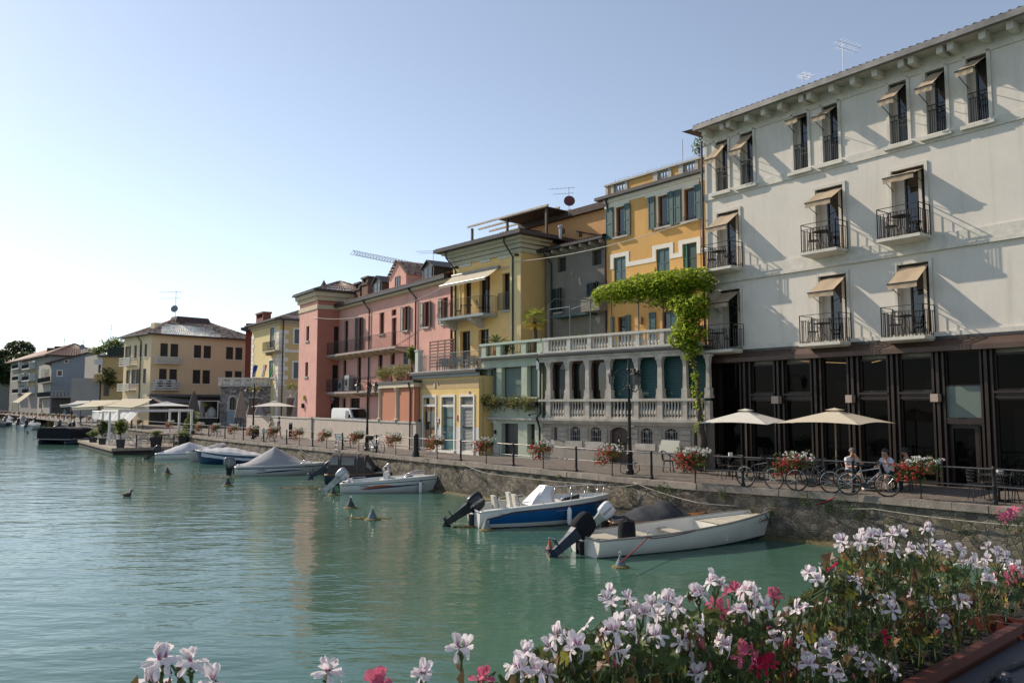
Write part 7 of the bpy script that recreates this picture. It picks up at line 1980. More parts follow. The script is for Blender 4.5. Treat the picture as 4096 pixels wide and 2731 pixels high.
tw_=MB();tw_.bx(a.x,a.x+.1,97,103,zb_,zt_).bx(b.x-.1,b.x,97,103,zb_,zt_).bx(a.x+.1,b.x-.1,97,103,zt_-.1,zt_-.002).bx(a.x+.1,b.x-.1,97,103,zb_+.002,zb_+.12).bx(a.x+.1,b.x-.1,102.9,103,zb_+.12,zt_-.1)
tw_.build('box_body',M_('truck box panel',(.50,.47,.42),.6,0,.1),tk)
MB().bx(a.x-.55,a.x-.02,96.9,97.02,zb_,zt_).build('door',WHITE,tk)
MB().bx(a.x+.1,b.x-.1,97.2,104.5,.5,zb_).build('chassis',RUBBER,tk);MB().bx(a.x+.1,b.x-.1,103.3,105.2,.5,2.4).build('cab',WHITE,tk)
for x in(a.x+.35,b.x-.35):
 for y in(98.2,104.0):MB().tube([(x-.18,y,.45),(x+.18,y,.45)],.45,14).build('wheel',RUBBER,tk)
tk.location=(0,0,0)
MB().bx(a.x+.3,a.x+1.1,98,98.8,zb_+.12,zb_+.75).build('parcel',M_('pale boxes',(.5,.47,.42),.7,0,.2),None,label='pale parcel box at the left inside the open truck',cat='box')
MB().lathe([(.5,0),(.62,.3),(.55,.9),(.2,1.25),(.05,1.3)],(b.x-1.3,98.4,zb_+.12),10).build('laundry_sack',fabric('sack cloth',(.6,.6,.58),.1),None,smooth=True,label='white sack standing at the right inside the open truck',cat='sack')
J=standing();J.update(chest=(0,-.25,1.22),neck=(0,-.38,1.32),head1=(0,-.5,1.40),sl=(-.19,-.28,1.28),sr=(.19,-.28,1.28),el=(-.22,-.4,1.02),er=(.22,-.4,1.02),wl=(-.15,-.55,.85),wr=(.15,-.55,.85),waist=(0,-.08,1.08))
pw=at_y('1',1895,1050,98.2);person('worker in a yellow green shirt bending inside the open truck',(pw.x,98.3,zb_+.12),-1.2,J,dict(s=TS('hi vis shirt',(.30,.42,.03)),p=TS('dark trousers',(.04,.04,.05)),trousers=True),scale=1.35)
#  boats
GEL=M_('white gelcoat',(.66,.66,.63),.28,0,.05,1.5)
GEL_O=M_('ivory gelcoat',(.60,.59,.54),.35,0,.07,1.5)
BLUEH=M_('blue hull',(.008,.085,.24),.22,0,.15,1.2)
NAVY=M_('navy hull',(.012,.02,.045),.3)
ANTI=M_('antifouling',(.02,.022,.03),.6)
GCOV=fabric('grey boat cover',(.36,.36,.37),.05,.1);LCOV=fabric('silver boat cover',(.55,.55,.57),.08,.1);BCOV=fabric('charcoal boat cover',(.045,.048,.055),.0,.2);DCOV=fabric('black boat cover',(.012,.013,.017),.0,.3)
BRTAN=fabric('brown grey canvas hood',(.075,.062,.06),.0,.12)
BLKE=M_('engine black',(.012,.013,.016),.28,.1,.1);SILE=M_('engine silver',(.40,.41,.43),.3,.5,.06);WHTE=M_('engine white',(.62,.62,.63),.25,0,.05);BLUE_E=M_('engine blue black',(.018,.026,.055),.4,.1,.1);GRYE=M_('engine grey',(.12,.13,.14),.35,.3,.1)
class Boat:
 """hull in its own axes: x from stern to bow, y to port, z up from the water"""
 def __init__(s,name,label,stern,bow,B,hs,hb,mat=GEL,draft=.25,rake=.35,group='boats moored along the quay',cat='boat',full=.45,sheer=1.8):
  s.d=Vector((bow.x-stern.x,bow.y-stern.y,0));s.L=s.d.length-rake*.5;s.rz=math.atan2(s.d.y,s.d.x)
  s.B,s.hs,s.hb,s.draft,s.rake,s.full=B,hs,hb,draft,rake,full
  s.t=thing(name,label,cat,(0,0,0),group=group)
  s.e=sheer;s.pos=Vector((stern.x,stern.y,WZ));s.hull_mat=mat
 def w(s,t):return s.B/2*min(1,.84+.5*t)*max(0.0,1-max(0,(t-s.full)/(1-s.full))**2.3)**.75
 def h(s,t):return s.hs+(s.hb-s.hs)*t**s.e
 def pt(s,t,v):
  """v: -1 starboard sheer .. 0 keel .. 1 port sheer"""
  a=abs(v);w,h=max(s.w(t),.015),s.h(t)
  y=w*math.sin(min(1,a*1.02)*math.pi/2)**.62
  z=-s.draft*(1-.35*t)+(h+s.draft*(1-.35*t))*a**1.7
  lo=1-max(0,(t-.5)/.5)**1.5*.42*(1-max(0,min(1,(z+.1)/h)))
  x=s.L*t+s.rake*t**4*max(0,z)/s.hb
  return Vector((x,math.copysign(y*lo,v)if v else 0,z))
 def side(s,t,z,sg,off=.012):
  """point on the outer skin at height z"""
  lo,hi=0.0,1.0
  for _ in range(24):
   m_=(lo+hi)/2
   if s.pt(t,m_).z<z:lo=m_
   else:hi=m_
  p=s.pt(t,hi);return Vector((p.x,sg*(p.y+off),p.z))
 def hull(s,floor=.12,open_=True,inner=None,deck_t=.72,thick=.05,rimmat=None):
  mb=MB();mb.grid(44,36,lambda u,v:s.pt(u,v*2-1))
  mb.poly([s.pt(0,k/10*2-1)for k in range(11)])
  s.hull_o=mb.build('hull',s.hull_mat,s.t,smooth=True,angle=40)
  if open_:
   mb=MB();zf=floor
   def ins(u,v):
    t=u*.97+.008;p=s.pt(t,v*2-1);w=max(0,abs(p.y)-thick);z=max(p.z,zf)
    return Vector((min(p.x,s.pt(t,1).x)+(.03 if u==0 else 0),math.copysign(w,p.y),z+.002))
   mb.grid(22,14,ins);mb.poly([ins(0,k/14)for k in range(15)])
   mb.build('inner_hull',inner or s.hull_mat,s.t,smooth=True,angle=40)
  mb=MB()
  for sg in(-1,1):
   mb.tube([s.pt(u/20,sg*1.0)+Vector((0,-sg*.01,.0))for u in range(21)],.035,6)
  mb.tube([s.pt(0,-1),s.pt(0,1)],.035,6)
  mb.build('gunwale',rimmat or s.hull_mat,s.t,smooth=True)
  return s
 def band(s,name,z0,z1,mat,t0=0.0,t1=1.0,off=.008,n=26,both=True):
  mb=MB()
  for sg in((-1,1)if both else(-1,)):
   f0=z0 if callable(z0)else(lambda t:z0);f1=z1 if callable(z1)else(lambda t:z1)
   mb.grid(n,2,lambda u,v:s.side(t0+(t1-t0)*u,f0(t0+(t1-t0)*u)+(f1(t0+(t1-t0)*u)-f0(t0+(t1-t0)*u))*v,sg,off))
  return mb.build(name,mat,s.t,smooth=True)
 def deck(s,t0,t1,mat,drop=.03,n=14,inset=.03,name='deck',crown=.05):
  mb=MB()
  def f(u,v):
   t=t0+(t1-t0)*u;w=max(.005,s.w(t)-inset);y=(v*2-1)*w
   return Vector((s.pt(t,1).x,y,s.h(t)-drop+crown*(1-(v*2-1)**2)))
  mb.grid(n,8,f);return mb.build(name,mat,s.t,smooth=True)
 def cover(s,name,mat,prof,t0=.0,t1=.95,over=.03,drop=.08,wr=.012,n=36):
  """tarpaulin; prof(t) = ridge height above the sheer"""
  mb=MB()
  def f(u,v):
   t=t0+(t1-t0)*u;a=abs(v*2-1);w=s.w(t)+over
   rise=prof(t)*(1-a**1.5)-(drop if a>.97 else 0)
   wrk=wr*(math.sin(u*43+v*9)+math.sin(u*17-v*31))*(1-a*.5)
   return Vector((s.pt(t,1).x,(v*2-1)*w,s.h(t)+.02+rise+wrk))
  mb.grid(n,14,f);mb.poly([f(0,k/14)for k in range(15)])
  return mb.build(name,mat,s.t,smooth=True,angle=60)
 def motor(s,mat,tilt=0.0,size=1.0,txt=None,txtmat=None,y=0.0,leg_mat=None,cover=None,z=None,out=.12):
  piv=Vector((-.02,y,(z if z is not None else s.hs)+.05));Mt=Matrix.Translation(piv)@Matrix.Rotation(R(tilt),4,'Y')@Matrix.Scale(size,4)@Matrix.Translation(Vector((-out-.12,0,0)))
  mb=MB()
  def cowl(u,v):
   a=6.2832*u;ca,sa=math.cos(a),math.sin(a);q=.55
   ex=math.copysign(abs(ca)**q,ca);ey=math.copysign(abs(sa)**q,sa)
   prof_=[(.0,.02),(.72,.03),(.95,.10),(1.0,.25),(.97,.42),(.86,.54),(.60,.60),(0,.61)]
   k=v*(len(prof_)-1);i=min(int(k),len(prof_)-2);f=k-i;r_=prof_[i][0]*(1-f)+prof_[i+1][0]*f;zz=prof_[i][1]*(1-f)+prof_[i+1][1]*f
   return Vector((ex*r_*.31-.05-.10*zz,ey*r_*.20,zz))
  mb.grid(24,14,cowl);mb.v=[Mt@p for p in mb.v]
  o=mb.build('outboard_motor',cover or mat,s.t,smooth=True,angle=50)
  mb=MB();lm=leg_mat or mat
  secs=[(.05,.20,.13),(-.12,.17,.10),(-.30,.15,.07),(-.62,.13,.05),(-.80,.12,.045)]
  for(z0,a0,b0),(z1,a1,b1)in zip(secs[:-1],secs[1:]):
   mb.hexa([(-.05-a1,-b1,z1),(-.05+a1*.8,-b1,z1),(-.05+a1*.8,b1,z1),(-.05-a1,b1,z1),(-.05-a0,-b0,z0),(-.05+a0*.8,-b0,z0),(-.05+a0*.8,b0,z0),(-.05-a0,b0,z0)])
  mb.hexa([(-.38,-.11,-.63),(.1,-.03,-.63),(.1,.03,-.63),(-.38,.11,-.63),(-.38,-.11,-.605),(.1,-.03,-.605),(.1,.03,-.605),(-.38,.11,-.605)])
  mb.tube([(.18,0,-.86),(.10,0,-.86),(-.1,0,-.86),(-.26,0,-.86)],[.015,.06,.065,.04],8)
  mb.hexa([(-.02,-.012,-1.1),(.06,-.012,-1.1),(.06,.012,-1.1),(-.02,.012,-1.1),(-.16,-.02,-.88),(.1,-.02,-.88),(.1,.02,-.88),(-.16,.02,-.88)])
  mb.v=[Mt@p for p in mb.v];mb.build('leg',lm,o,smooth=True,angle=30)
  mb=MB()
  for k in range(3):
   a=k*2.094+.4;c,q=math.cos(a),math.sin(a)
   mb.poly([(-.27,.03*c,-.86+.03*q),(-.31,.09*c-.05*q,-.86+.09*q+.05*c),(-.28,.17*c,-.86+.17*q),(-.24,.09*c+.05*q,-.86+.09*q-.05*c)])
  mb.v=[Mt@p for p in mb.v];mb.build('propeller',M_('propeller metal',(.10,.10,.105),.7,.2),o)
  mb=MB();mb.bx(-.12,.16,y-.13,y+.13,0,0);mb=MB()
  mb.bx(-.16,.06,y-.11,y-.07,piv.z-.35,piv.z+.04).bx(-.16,.06,y+.07,y+.11,piv.z-.35,piv.z+.04).bx(-.14,-.05,y-.07,y+.07,piv.z-.2,piv.z-.02)
  mb.build('mounting_bracket',BLKE,o)
  if txt:
   for sg in(-1,):
    X=Vector((1,0,0));Mx=Matrix(((0,0,0,-.06),(0,0,-1,-.208),(1,0,0,.3),(0,0,0,1)))
    Mx=Matrix.Translation(Vector((-.10,-.214,.31)))@Matrix.Rotation(R(90),4,'X')@Matrix.Rotation(R(90 if True else 0),4,'Z')@Matrix.Rotation(R(180),4,'Z')
    mt=text_mb(txt,.12,Mt@Mx,thick=.002);mt.build('lettering',txtmat or WHITE,o)
  return o
 def wheel_rail(s,pts,r=.016,name='rail',mat=None):
  mb=MB()
  for q in pts:mb.tube(q,r,6)
  return mb.build(name,mat or STEEL,s.t,smooth=True)
 def text(s,txt,t,z,size,mat,sg=-1,shear=.2):
  p=s.side(t,z,sg,.014);q=s.side(min(1,t+.02),z,sg,.014);up=s.side(t,z+.06,sg,.014)
  X=(q-p).normalized()*(1 if sg<0 else-1);Y=(up-p).normalized();Z=X.cross(Y).normalized();Y=Z.cross(X)
  Mx=Matrix((X,Y,Z)).transposed().to_4x4();Mx.translation=p
  return text_mb(txt,size,Mx,shear,.001).build('lettering',mat,s.hull_o)
 def fender(s,t,sg=-1,drop=.55,tip=None):
  p=s.side(t,s.h(t)*.98,sg,.10);mb=MB();zt=p.z-drop*.25
  mb.lathe([(.02,zt),(.05,zt-.03),(.085,zt-.1),(.085,zt-drop+.08),(.05,zt-drop),(.0,zt-drop-.02)],(p.x,p.y,0),10)
  o=mb.build('fender',WHITE,s.t,smooth=True,angle=50);MB().tube([p,Vector((p.x,p.y,zt))],.008,4).build('rope',M_('pale rope',(.45,.42,.36),.9),o)
  if tip:MB().lathe([(.02,zt+.01),(.052,zt-.03),(.06,zt-.05),(.0,zt-.05)],(p.x,p.y,.002),10).lathe([(.06,zt-drop+.05),(.05,zt-drop-.005),(.0,zt-drop-.03)],(p.x,p.y,-.002),10).build('tip',tip,o)
 def done(s,heel=0.0):
  s.t.location=s.pos;s.t.rotation_euler=(0,R(heel),s.rz);return s.t
ROPE_M=M_('mooring rope',(.34,.31,.26),.9,0,.3,8);REDR=M_('red rope',(.33,.03,.035),.85,0,.2,8);DKR=M_('dark rope',(.06,.035,.03),.9)
bow_at=lambda k,x,y,h:on_z(k,x,y,WZ+h)
wat=lambda k,x,y:on_z(k,x,y,WZ)
b=Boat('rowing_boat','long open white wooden boat with dark covered outboard, nearest the flowers',wat('b3',440,628),bow_at('b3',2195,205,.86),1.95,.50,.90,GEL_O,.2,.30,full=.35)
b.hull(.16,True,M_('ivory inside',(.62,.60,.54),.5,0,.05),rimmat=M_('grey brown gunwale',(.30,.26,.22),.6,0,.12))
b.band('bottom_paint',-.16,lambda t:.02+.30*max(0,t-.55)**1.3,ANTI,.0,.97,.012)
b.deck(.66,.985,M_('sand deck',(.42,.385,.31),.75,0,.06),.10,crown=.01,name='foredeck')
for t_ in(.06,.28,.46):
 w=b.w(t_)-.07;x=b.L*t_;MB().bx(x,x+(.75 if t_<.1 else .32),-w,w,.38,.42).build('thwart',MATS['sand deck'],b.t)
x=b.L*.655;w=b.w(.65)-.07;MB().bx(x,x+.03,-w,w,.16,b.h(.66)-.1).build('bulkhead',MATS['ivory inside'],b.t)
mb=MB();a_,c_=b.L*.72,b.L*.86
for y0,y1 in((-.34,-.325),(.325,.34)):mb.hexa([(a_,y0,b.h(.72)-.085),(c_,y0*.7,b.h(.86)-.085),(c_,y1*.7,b.h(.86)-.085),(a_,y1,b.h(.72)-.085),(a_,y0,b.h(.72)-.078),(c_,y0*.7,b.h(.86)-.078),(c_,y1*.7,b.h(.86)-.078),(a_,y1,b.h(.72)-.078)])
mb.bx(a_-.012,a_,-.34,.34,b.h(.72)-.088,b.h(.72)-.076).bx(c_,c_+.012,-.235,.235,b.h(.86)-.088,b.h(.86)-.076);mb.build('hatch',GEL,b.t)
p=b.pt(1,1);mb=MB();mb.tube([p+Vector((-.10,0,-.15)),p+Vector((-.03,0,.0)),p+Vector((.0,0,.22)),p+Vector((.0,0,.32))],[.09,.09,.085,.04],8);mb.build('stem_post',GEL,b.t,smooth=True)
b.motor(BLUE_E,55,1.08,None,leg_mat=BLUE_E,cover=DCOV,y=.1,z=.28)
x=b.L*.17;mb=MB();mb.grid(16,8,lambda u,v:Vector((x+.27*math.cos(6.283*u)*(1-.25*v**3)*(1+.06*math.cos(5*6.283*u))*(.0 if v==1 else 1),-.42+.24*math.sin(6.283*u)*(1-.2*v**3)*(.0 if v==1 else 1),.42+.58*v+.015*math.sin(u*30))));mb.build('covered_console',DCOV,b.t,smooth=True,angle=50)
b.text('Corinna',.90,.62,.20,M_('red paint',(.30,.03,.03),.5));
mb=MB()
for t_ in(.22,.9):
 p=b.pt(t_,-1);mb.tube([p,p+Vector((0,0,.1)),p+Vector((.04,0,.14))],.012,5);mb.tube([p+Vector((.06,0,0)),p+Vector((.06,0,.1)),p+Vector((.02,0,.14))],.012,5)
mb.build('rowlock',STEEL,b.t);B1=b;b.done()
def to_world(b,v):return Matrix.Translation(b.pos)@Matrix.Rotation(b.rz,4,'Z')@Vector(v)
b=Boat('covered_boat','low wooden boat under a charcoal tarpaulin, moored between white boat and quay wall',wat('b3',660,425),bow_at('b3',1560,235,.62),1.7,.42,.64,M_('dark varnished hull',(.03,.02,.016),.3,0,.2),.2,.3)
b.hull(.1,False,rimmat=M_('varnish',(.22,.10,.035),.3,0,.25,5));b.deck(.0,.985,MATS['varnish'],.03)
b.cover('tarpaulin',BCOV,lambda t:.10+.42*math.exp(-((t-.60)/.14)**2)+.26*math.exp(-((t-.36)/.13)**2),.02,.80,.02,.04,.015)
b.motor(WHTE,48,.88,'HONDA',M_('letter black',(.02,.02,.025),.5),leg_mat=SILE,y=.1,z=.28)
b.wheel_rail([[b.pt(.03,1)+Vector((0,-.1,0)),b.pt(.03,1)+Vector((0,-.1,.14)),b.pt(.07,1)+Vector((0,-.1,.14)),b.pt(.07,1)+Vector((0,-.1,0))]],.012,'cleat');b.done();B2=b
b=Boat('motor_boat','blue and white open motor boat with a black outboard and silver covered console',wat('b2',450,628),bow_at('b2',2085,245,.91),2.2,.56,.95,GEL,.3,.55,sheer=.9)
b.hull(.3,True,GEL,rimmat=GEL)
b.band('blue_side',lambda t:.15+.05*t,lambda t:b.h(t)*(.42+.36*min(1,t*4)),BLUEH,.07,.985,.012)
b.band('rubbing_strake',lambda t:b.h(t)*(.42+.36*min(1,t*4)),lambda t:b.h(t)*(.42+.36*min(1,t*4))+.05,M_('maroon strake',(.06,.015,.02),.5),.05,.99,.02)
b.band('bottom_paint',-.2,lambda t:.025,M_('maroon bottom',(.09,.02,.02),.6),.0,.95,.012)
b.deck(.70,.985,GEL,.12,name='foredeck',crown=.05)
for sg in(-1,1):
 mb=MB();mb.grid(20,1,lambda u,v:b.pt(.03+.93*u,sg)+Vector((0,-sg*(.01+.2*v*(1-u*.6)),.03+.01*v)));mb.build('side_deck',GEL,b.t,smooth=True)
mb=MB();x0,x1,w=b.L*.70,b.L*.72,b.w(.7)-.2;mb.bx(x0,x1,-w,w,.3,b.h(.7)-.1);mb.build('bulkhead',GEL,b.t)
p0_=b.L*.80;mb=MB();mb.hexa([(b.L*.62,-b.w(.62)+.2,b.h(.62)-.12),(b.L*.80,-b.w(.8)+.16,b.h(.8)-.02),(b.L*.80,-b.w(.8)+.24,b.h(.8)-.02),(b.L*.62,-b.w(.62)+.28,b.h(.62)-.12),(b.L*.66,-b.w(.66)+.2,b.h(.66)+.10),(b.L*.80,-b.w(.8)+.16,b.h(.8)+.16),(b.L*.8,-b.w(.8)+.24,b.h(.8)+.16),(b.L*.66,-b.w(.66)+.28,b.h(.66)+.10)]);mb.build('dark_cushion',M_('dark cushion',(.03,.025,.03),.6),b.t)
x=b.L*.46;mb=MB()
mb.bx(x-.05,x+.55,-.42,.42,.3,.85);mb.build('console',GEL,b.t)
mb=MB()
def cov(u,v):
 a=6.283*u;ca,sa=math.cos(a),math.sin(a);ex,ey=math.copysign(abs(ca)**.45,ca),math.copysign(abs(sa)**.45,sa)
 vv=min(v/.85,1);k=0 if v==1 else(1-.62*vv);w_=1+.05*math.sin(a*5+v*6)
 return Vector((x+.25+.52*ex*k*w_+.30*vv,.55*ey*(0 if v==1 else 1-.38*vv)*w_,.68+.64*vv-.06*(1-abs(ey))*vv+(.015 if v==1 else 0)))
mb.grid(40,12,cov);mb.build('console_cover',M_('silver cloth',(.62,.62,.63),.35,.25,.06,4,.5,9),b.t,smooth=True,angle=70)
for xx,yy in((b.L*.30,-.38),(b.L*.30,.38),(b.L*.13,-.5)):
 mb=MB();mb.hexa([(xx,yy-.22,.62),(xx+.12,yy-.22,.62),(xx+.12,yy+.22,.62),(xx,yy+.22,.62),(xx-.08,yy-.2,1.08),(xx+.04,yy-.2,1.08),(xx+.04,yy+.2,1.08),(xx-.08,yy+.2,1.08)])
 o=mb.build('seat',M_('pale vinyl',(.55,.53,.47),.55),b.t);MB().hexa([(xx+.121,yy-.2,.62),(xx+.15,yy-.2,.62),(xx+.15,yy+.2,.62),(xx+.121,yy+.2,.62),(xx+.05,yy-.17,1.05),(xx+.07,yy-.17,1.05),(xx+.07,yy+.17,1.05),(xx+.05,yy+.17,1.05)]).build('dark_pad',MATS['dark cushion'],o)
 MB().bx(xx-.02,xx+.45,yy-.22,yy+.22,.3,.62).build('seat',MATS['pale vinyl'],b.t)
for sg in(-1,1):
 top_=[b.pt(.60+.4*k/8,sg)+Vector((-.02,-sg*.06,.08+.26*min(1,k/2)))for k in range(9)]
 b.wheel_rail([top_]+[[top_[k],b.pt(.60+.4*k/8,sg)+Vector((-.1,-sg*.06,.0))]for k in(2,4,6,7)])
 b.wheel_rail([[b.pt(.24,sg)+Vector((0,-sg*.08,.04)),b.pt(.27,sg)+Vector((0,-sg*.08,.16)),b.pt(.45,sg)+Vector((0,-sg*.08,.16)),b.pt(.48,sg)+Vector((0,-sg*.08,.04))]],.013)
b.fender(.66,-1,.62);b.motor(BLKE,58,1.05,'MERCURY',WHITE,y=.0,z=.30);b.done();B3=b
mb=MB();BX=lambda t,z,o=.1:to_world(b,b.side(t,z,-1,o))
NAVYP=M_('navy decal',(.02,.035,.12),.4);ORGP=M_('orange decal',(.42,.12,.04),.4)
b=Boat('motor_boat','white motor boat with an orange and blue flash and a silver outboard',wat('b1',790,775),bow_at('b1',2225,535,.78),2.0,.44,.8,GEL,.28,.55,sheer=1.0)
b.hull(.25,True,GEL,rimmat=GEL);b.deck(.40,.985,GEL,.04,crown=.06,name='foredeck')
b.band('rubbing_strake',lambda t:b.h(t)*.76,lambda t:b.h(t)*.76+.035,M_('grey strake',(.12,.12,.13),.5),.02,.99,.015)
b.band('flash',lambda t:.17+.42*(t-.22)+.0,lambda t:.20+.42*(t-.22)+.10*math.sin(math.pi*(t-.22)/.36),ORGP,.22,.58,.010)
b.band('flash',lambda t:.15+.38*(t-.25),lambda t:.165+.40*(t-.25)+.05*math.sin(math.pi*(t-.25)/.6),NAVYP,.25,.85,.013)
b.text('RANIERI',.255,.33,.12,NAVYP)
x=b.L*.44;MB().hexa([(x,-.3,.55),(x+.4,-.3,.55),(x+.4,.3,.55),(x,.3,.55),(x+.08,-.26,.98),(x+.24,-.26,.98),(x+.24,.26,.98),(x+.08,.26,.98)]).build('console',GEL,b.t)
MB().bx(b.L*.67,b.L*.75,-.25,.25,b.h(.7)+.03,b.h(.7)+.06).build('hatch',NAVYP,b.t)
b.wheel_rail([[(x+.05,-.32,.6),(x-.02,-.32,1.15),(x+.2,-.32,1.32),(x+.2,.32,1.32),(x-.02,.32,1.15),(x+.05,.32,.6)],[(x+.3,-.32,.6),(x+.2,-.32,1.32)],[(x+.3,.32,.6),(x+.2,.32,1.32)]],.02,'grab_frame')
for sg in(-1,1):
 top_=[b.pt(.64+.33*k/6,sg)+Vector((0,-sg*.06,.05+.2*min(1,k/2)))for k in range(7)]
 b.wheel_rail([top_]+[[top_[k],b.pt(.64+.33*k/6,sg)+Vector((-.05,-sg*.06,0))]for k in(1,3,5,6)])
 b.wheel_rail([[b.pt(.06,sg)+Vector((0,-sg*.05,0)),b.pt(.08,sg)+Vector((0,-sg*.05,.12)),b.pt(.22,sg)+Vector((0,-sg*.05,.12)),b.pt(.24,sg)+Vector((0,-sg*.05,0))]],.013)
mb=MB();mb.grid(12,8,lambda u,v:Vector((.02+.5*u,-.7+1.4*v,.42+.22*math.sin(math.pi*u)*(.6+.4*math.sin(v*9))+.05*math.sin(u*9+v*7))));mb.build('folded_cover',LCOV,b.t,smooth=True)
b.fender(.80,-1,.62,NAVYP);b.motor(SILE,50,1.02,'HONDA',NAVYP,y=0,z=.3);b.done();B4=b
b=Boat('hooded_boat','dark hulled boat with a brown grey canvas hood and clear windows',wat('b1',575,660),bow_at('b1',1690,490,.62),2.0,.52,.66,NAVY,.25,.4)
b.hull(.2,False,rimmat=MATS['varnish']);b.deck(0,.985,GEL_O,.03)
def hood(u,v,o=0.0):
 t=.04+.62*u;a=math.pi*v;w=b.w(t)*.96+o;hh=(1.12-.28*u**2.2)*(1-.75*max(0,(u-.80)/.20)**1.2)*min(1,.55+8*u)+o
 ca,sa=math.cos(a),math.sin(a)
 return Vector((b.L*t-.18*(1-u)*sa*0,-w*math.copysign(abs(ca)**.45,ca),b.h(t)+hh*abs(sa)**.40))
mb=MB();mb.grid(26,18,hood);mb.poly([hood(0,k/18)for k in range(19)]);o=mb.build('canvas_hood',BRTAN,b.t,smooth=True,angle=60)
CLR=M_('clear vinyl window',(.20,.19,.17),.15,0,.15,3)
for u0,u1 in((.05,.22),(.30,.58),(.84,.95)):
 for va_,vb_ in((.05,.23),(.77,.95)):
  MB().grid(6,5,lambda u,v:hood(u0+(u1-u0)*u,va_+(vb_-va_)*v,.015)).build('hood_window',CLR,o,smooth=True)
mb=MB()
for u in(.26,.64,.8):mb.tube([hood(u,k/20,.012)for k in range(21)],.018,5)
mb.build('hood_hoop',M_('hood seam',(.14,.12,.115),.7),o)
b.wheel_rail([[b.pt(.88,sg)+Vector((0,0,0)),b.pt(.90,sg)+Vector((0,0,.2)),b.pt(.99,sg*.99)+Vector((0,0,.2))]for sg in(-1,1)])
b.motor(BLUE_E,62,1.0,'SUZUKI',WHITE,y=.25,z=.45);b.done();B5=b
b=Boat('covered_boat','white motor boat under a grey peaked cover with thin dark stripe',wat('10',335,820),bow_at('10',1215,703,.66),2.2,.54,.70,GEL,.28,.6)
b.hull(.25,False,rimmat=GEL);b.deck(0,.985,GEL,.03,crown=.07)
b.band('rubbing_strake',lambda t:b.h(t)*.74,lambda t:b.h(t)*.74+.05,NAVYP,.02,.99,.015)
b.band('flash',lambda t:.14+.30*(t-.24),lambda t:.16+.30*(t-.24)+.07*math.sin(math.pi*(t-.24)/.5),NAVYP,.24,.74,.011)
b.text('RANIERI',.30,.34,.13,NAVYP);b.text('Carlotta',.80,.50,.18,M_('dark script',(.08,.07,.06),.6))
b.cover('tarpaulin',GCOV,lambda t:.10+1.0*max(0,1-abs(t-.42)/.34)**1.15,.04,.80,.03,.10,.01)
for sg in(-1,1):
 top_=[b.pt(.70+.28*k/6,sg)+Vector((0,-sg*.06,.05+.2*min(1,k/2)))for k in range(7)]
 b.wheel_rail([top_]+[[top_[k],b.pt(.70+.28*k/6,sg)+Vector((-.05,-sg*.06,0))]for k in(1,4,6)])
b.motor(GRYE,3,1.12,'YAMAHA',M_('pale letters',(.5,.5,.5),.5),leg_mat=BLKE,z=.34);b.done();B6=b
b=Boat('covered_boat','blue bowed boat wrapped in a pale grey cover, bow pointing left',wat('10',640,712),bow_at('9',1862,590,.95),2.1,.6,.98,M_('blue topsides',(.015,.05,.12),.3,0,.12),.25,.35)
b.hull(.25,False,rimmat=GEL);b.cover('tarpaulin',LCOV,lambda t:.12+.28*math.exp(-((t-.55)/.25)**2),.0,.90,.05,.38,.02);p=b.pt(1,1);MB().tube([p+Vector((-.15,0,-.1)),p+Vector((.02,0,.3))],[.06,.04],6).build('stem_post',GEL,b.t);b.done();B7=b
b=Boat('covered_boat','white boat under a creased grey cover, behind the blue bowed one',wat('10',470,640),bow_at('9',1772,612,.68),2.1,.55,.70,GEL,.25,.45)
b.hull(.25,False,rimmat=GEL);b.cover('tarpaulin',GCOV,lambda t:.15+.48*math.exp(-((t-.45)/.3)**2),.0,.88,.04,.14,.03)
b.motor(WHTE,20,1.1);b.done()
b=Boat('covered_boat','small white boat with peaked grey cover and tilted black outboard, beside the floating terrace',wat('9',1480,672),wat('9',1480,672)+Vector((5.3,.9,0)),1.8,.46,.62,GEL,.25,.4)
b.hull(.2,False,rimmat=GEL);b.band('rubbing_strake',lambda t:b.h(t)*.8,lambda t:b.h(t)*.8+.05,NAVYP,.0,.99,.012)
b.cover('tarpaulin',LCOV,lambda t:.08+.75*max(0,1-abs(t-.45)/.42)**1.1,.03,.93,.03,.06,.012);b.motor(BLKE,48,1.0,z=.26);b.done()
pa_,pb_=wat('9',335,530),wat('9',650,535)
t=thing('pontoon_boat','black covered pontoon boat on two floats at the end of the floating terrace','boat',(0,0,0))
Wd=(pb_-pa_).length;u=(pb_-pa_).normalized();ang=math.atan2(u.y,u.x)
mb=MB();mb.grid(20,16,lambda q,v:Vector((Wd/2+(Wd/2)*math.copysign(abs(math.cos(math.pi*q))**.35,math.cos(math.pi*q)),.1+3.4*v,(.6+1.2*abs(math.sin(math.pi*q))**.3)*(1 if v<.95 else .9)+.04*math.sin(q*20+v*12))));mb.poly([Vector((Wd/2+(Wd/2)*math.copysign(abs(math.cos(math.pi*q/20))**.35,math.cos(math.pi*q/20)),.1,(.6+1.2*abs(math.sin(math.pi*q/20))**.3)))for q in range(21)])
mb.build('cover',DCOV,t,smooth=True,angle=50)
MB().bx(-.25,Wd+.25,-.15,3.6,.50,.60).build('deck',M_('grey deck edge',(.22,.22,.23),.5,.2),t)
for x in(.15,Wd-.75):MB().tube([(x+.3,-.1,.2),(x+.3,.3,.2),(x+.3,3.5,.2)],[.12,.42,.42],14).build('float',NAVY,t,smooth=True,angle=50)
t.location=(pa_.x,pa_.y,WZ);t.rotation_euler.z=ang
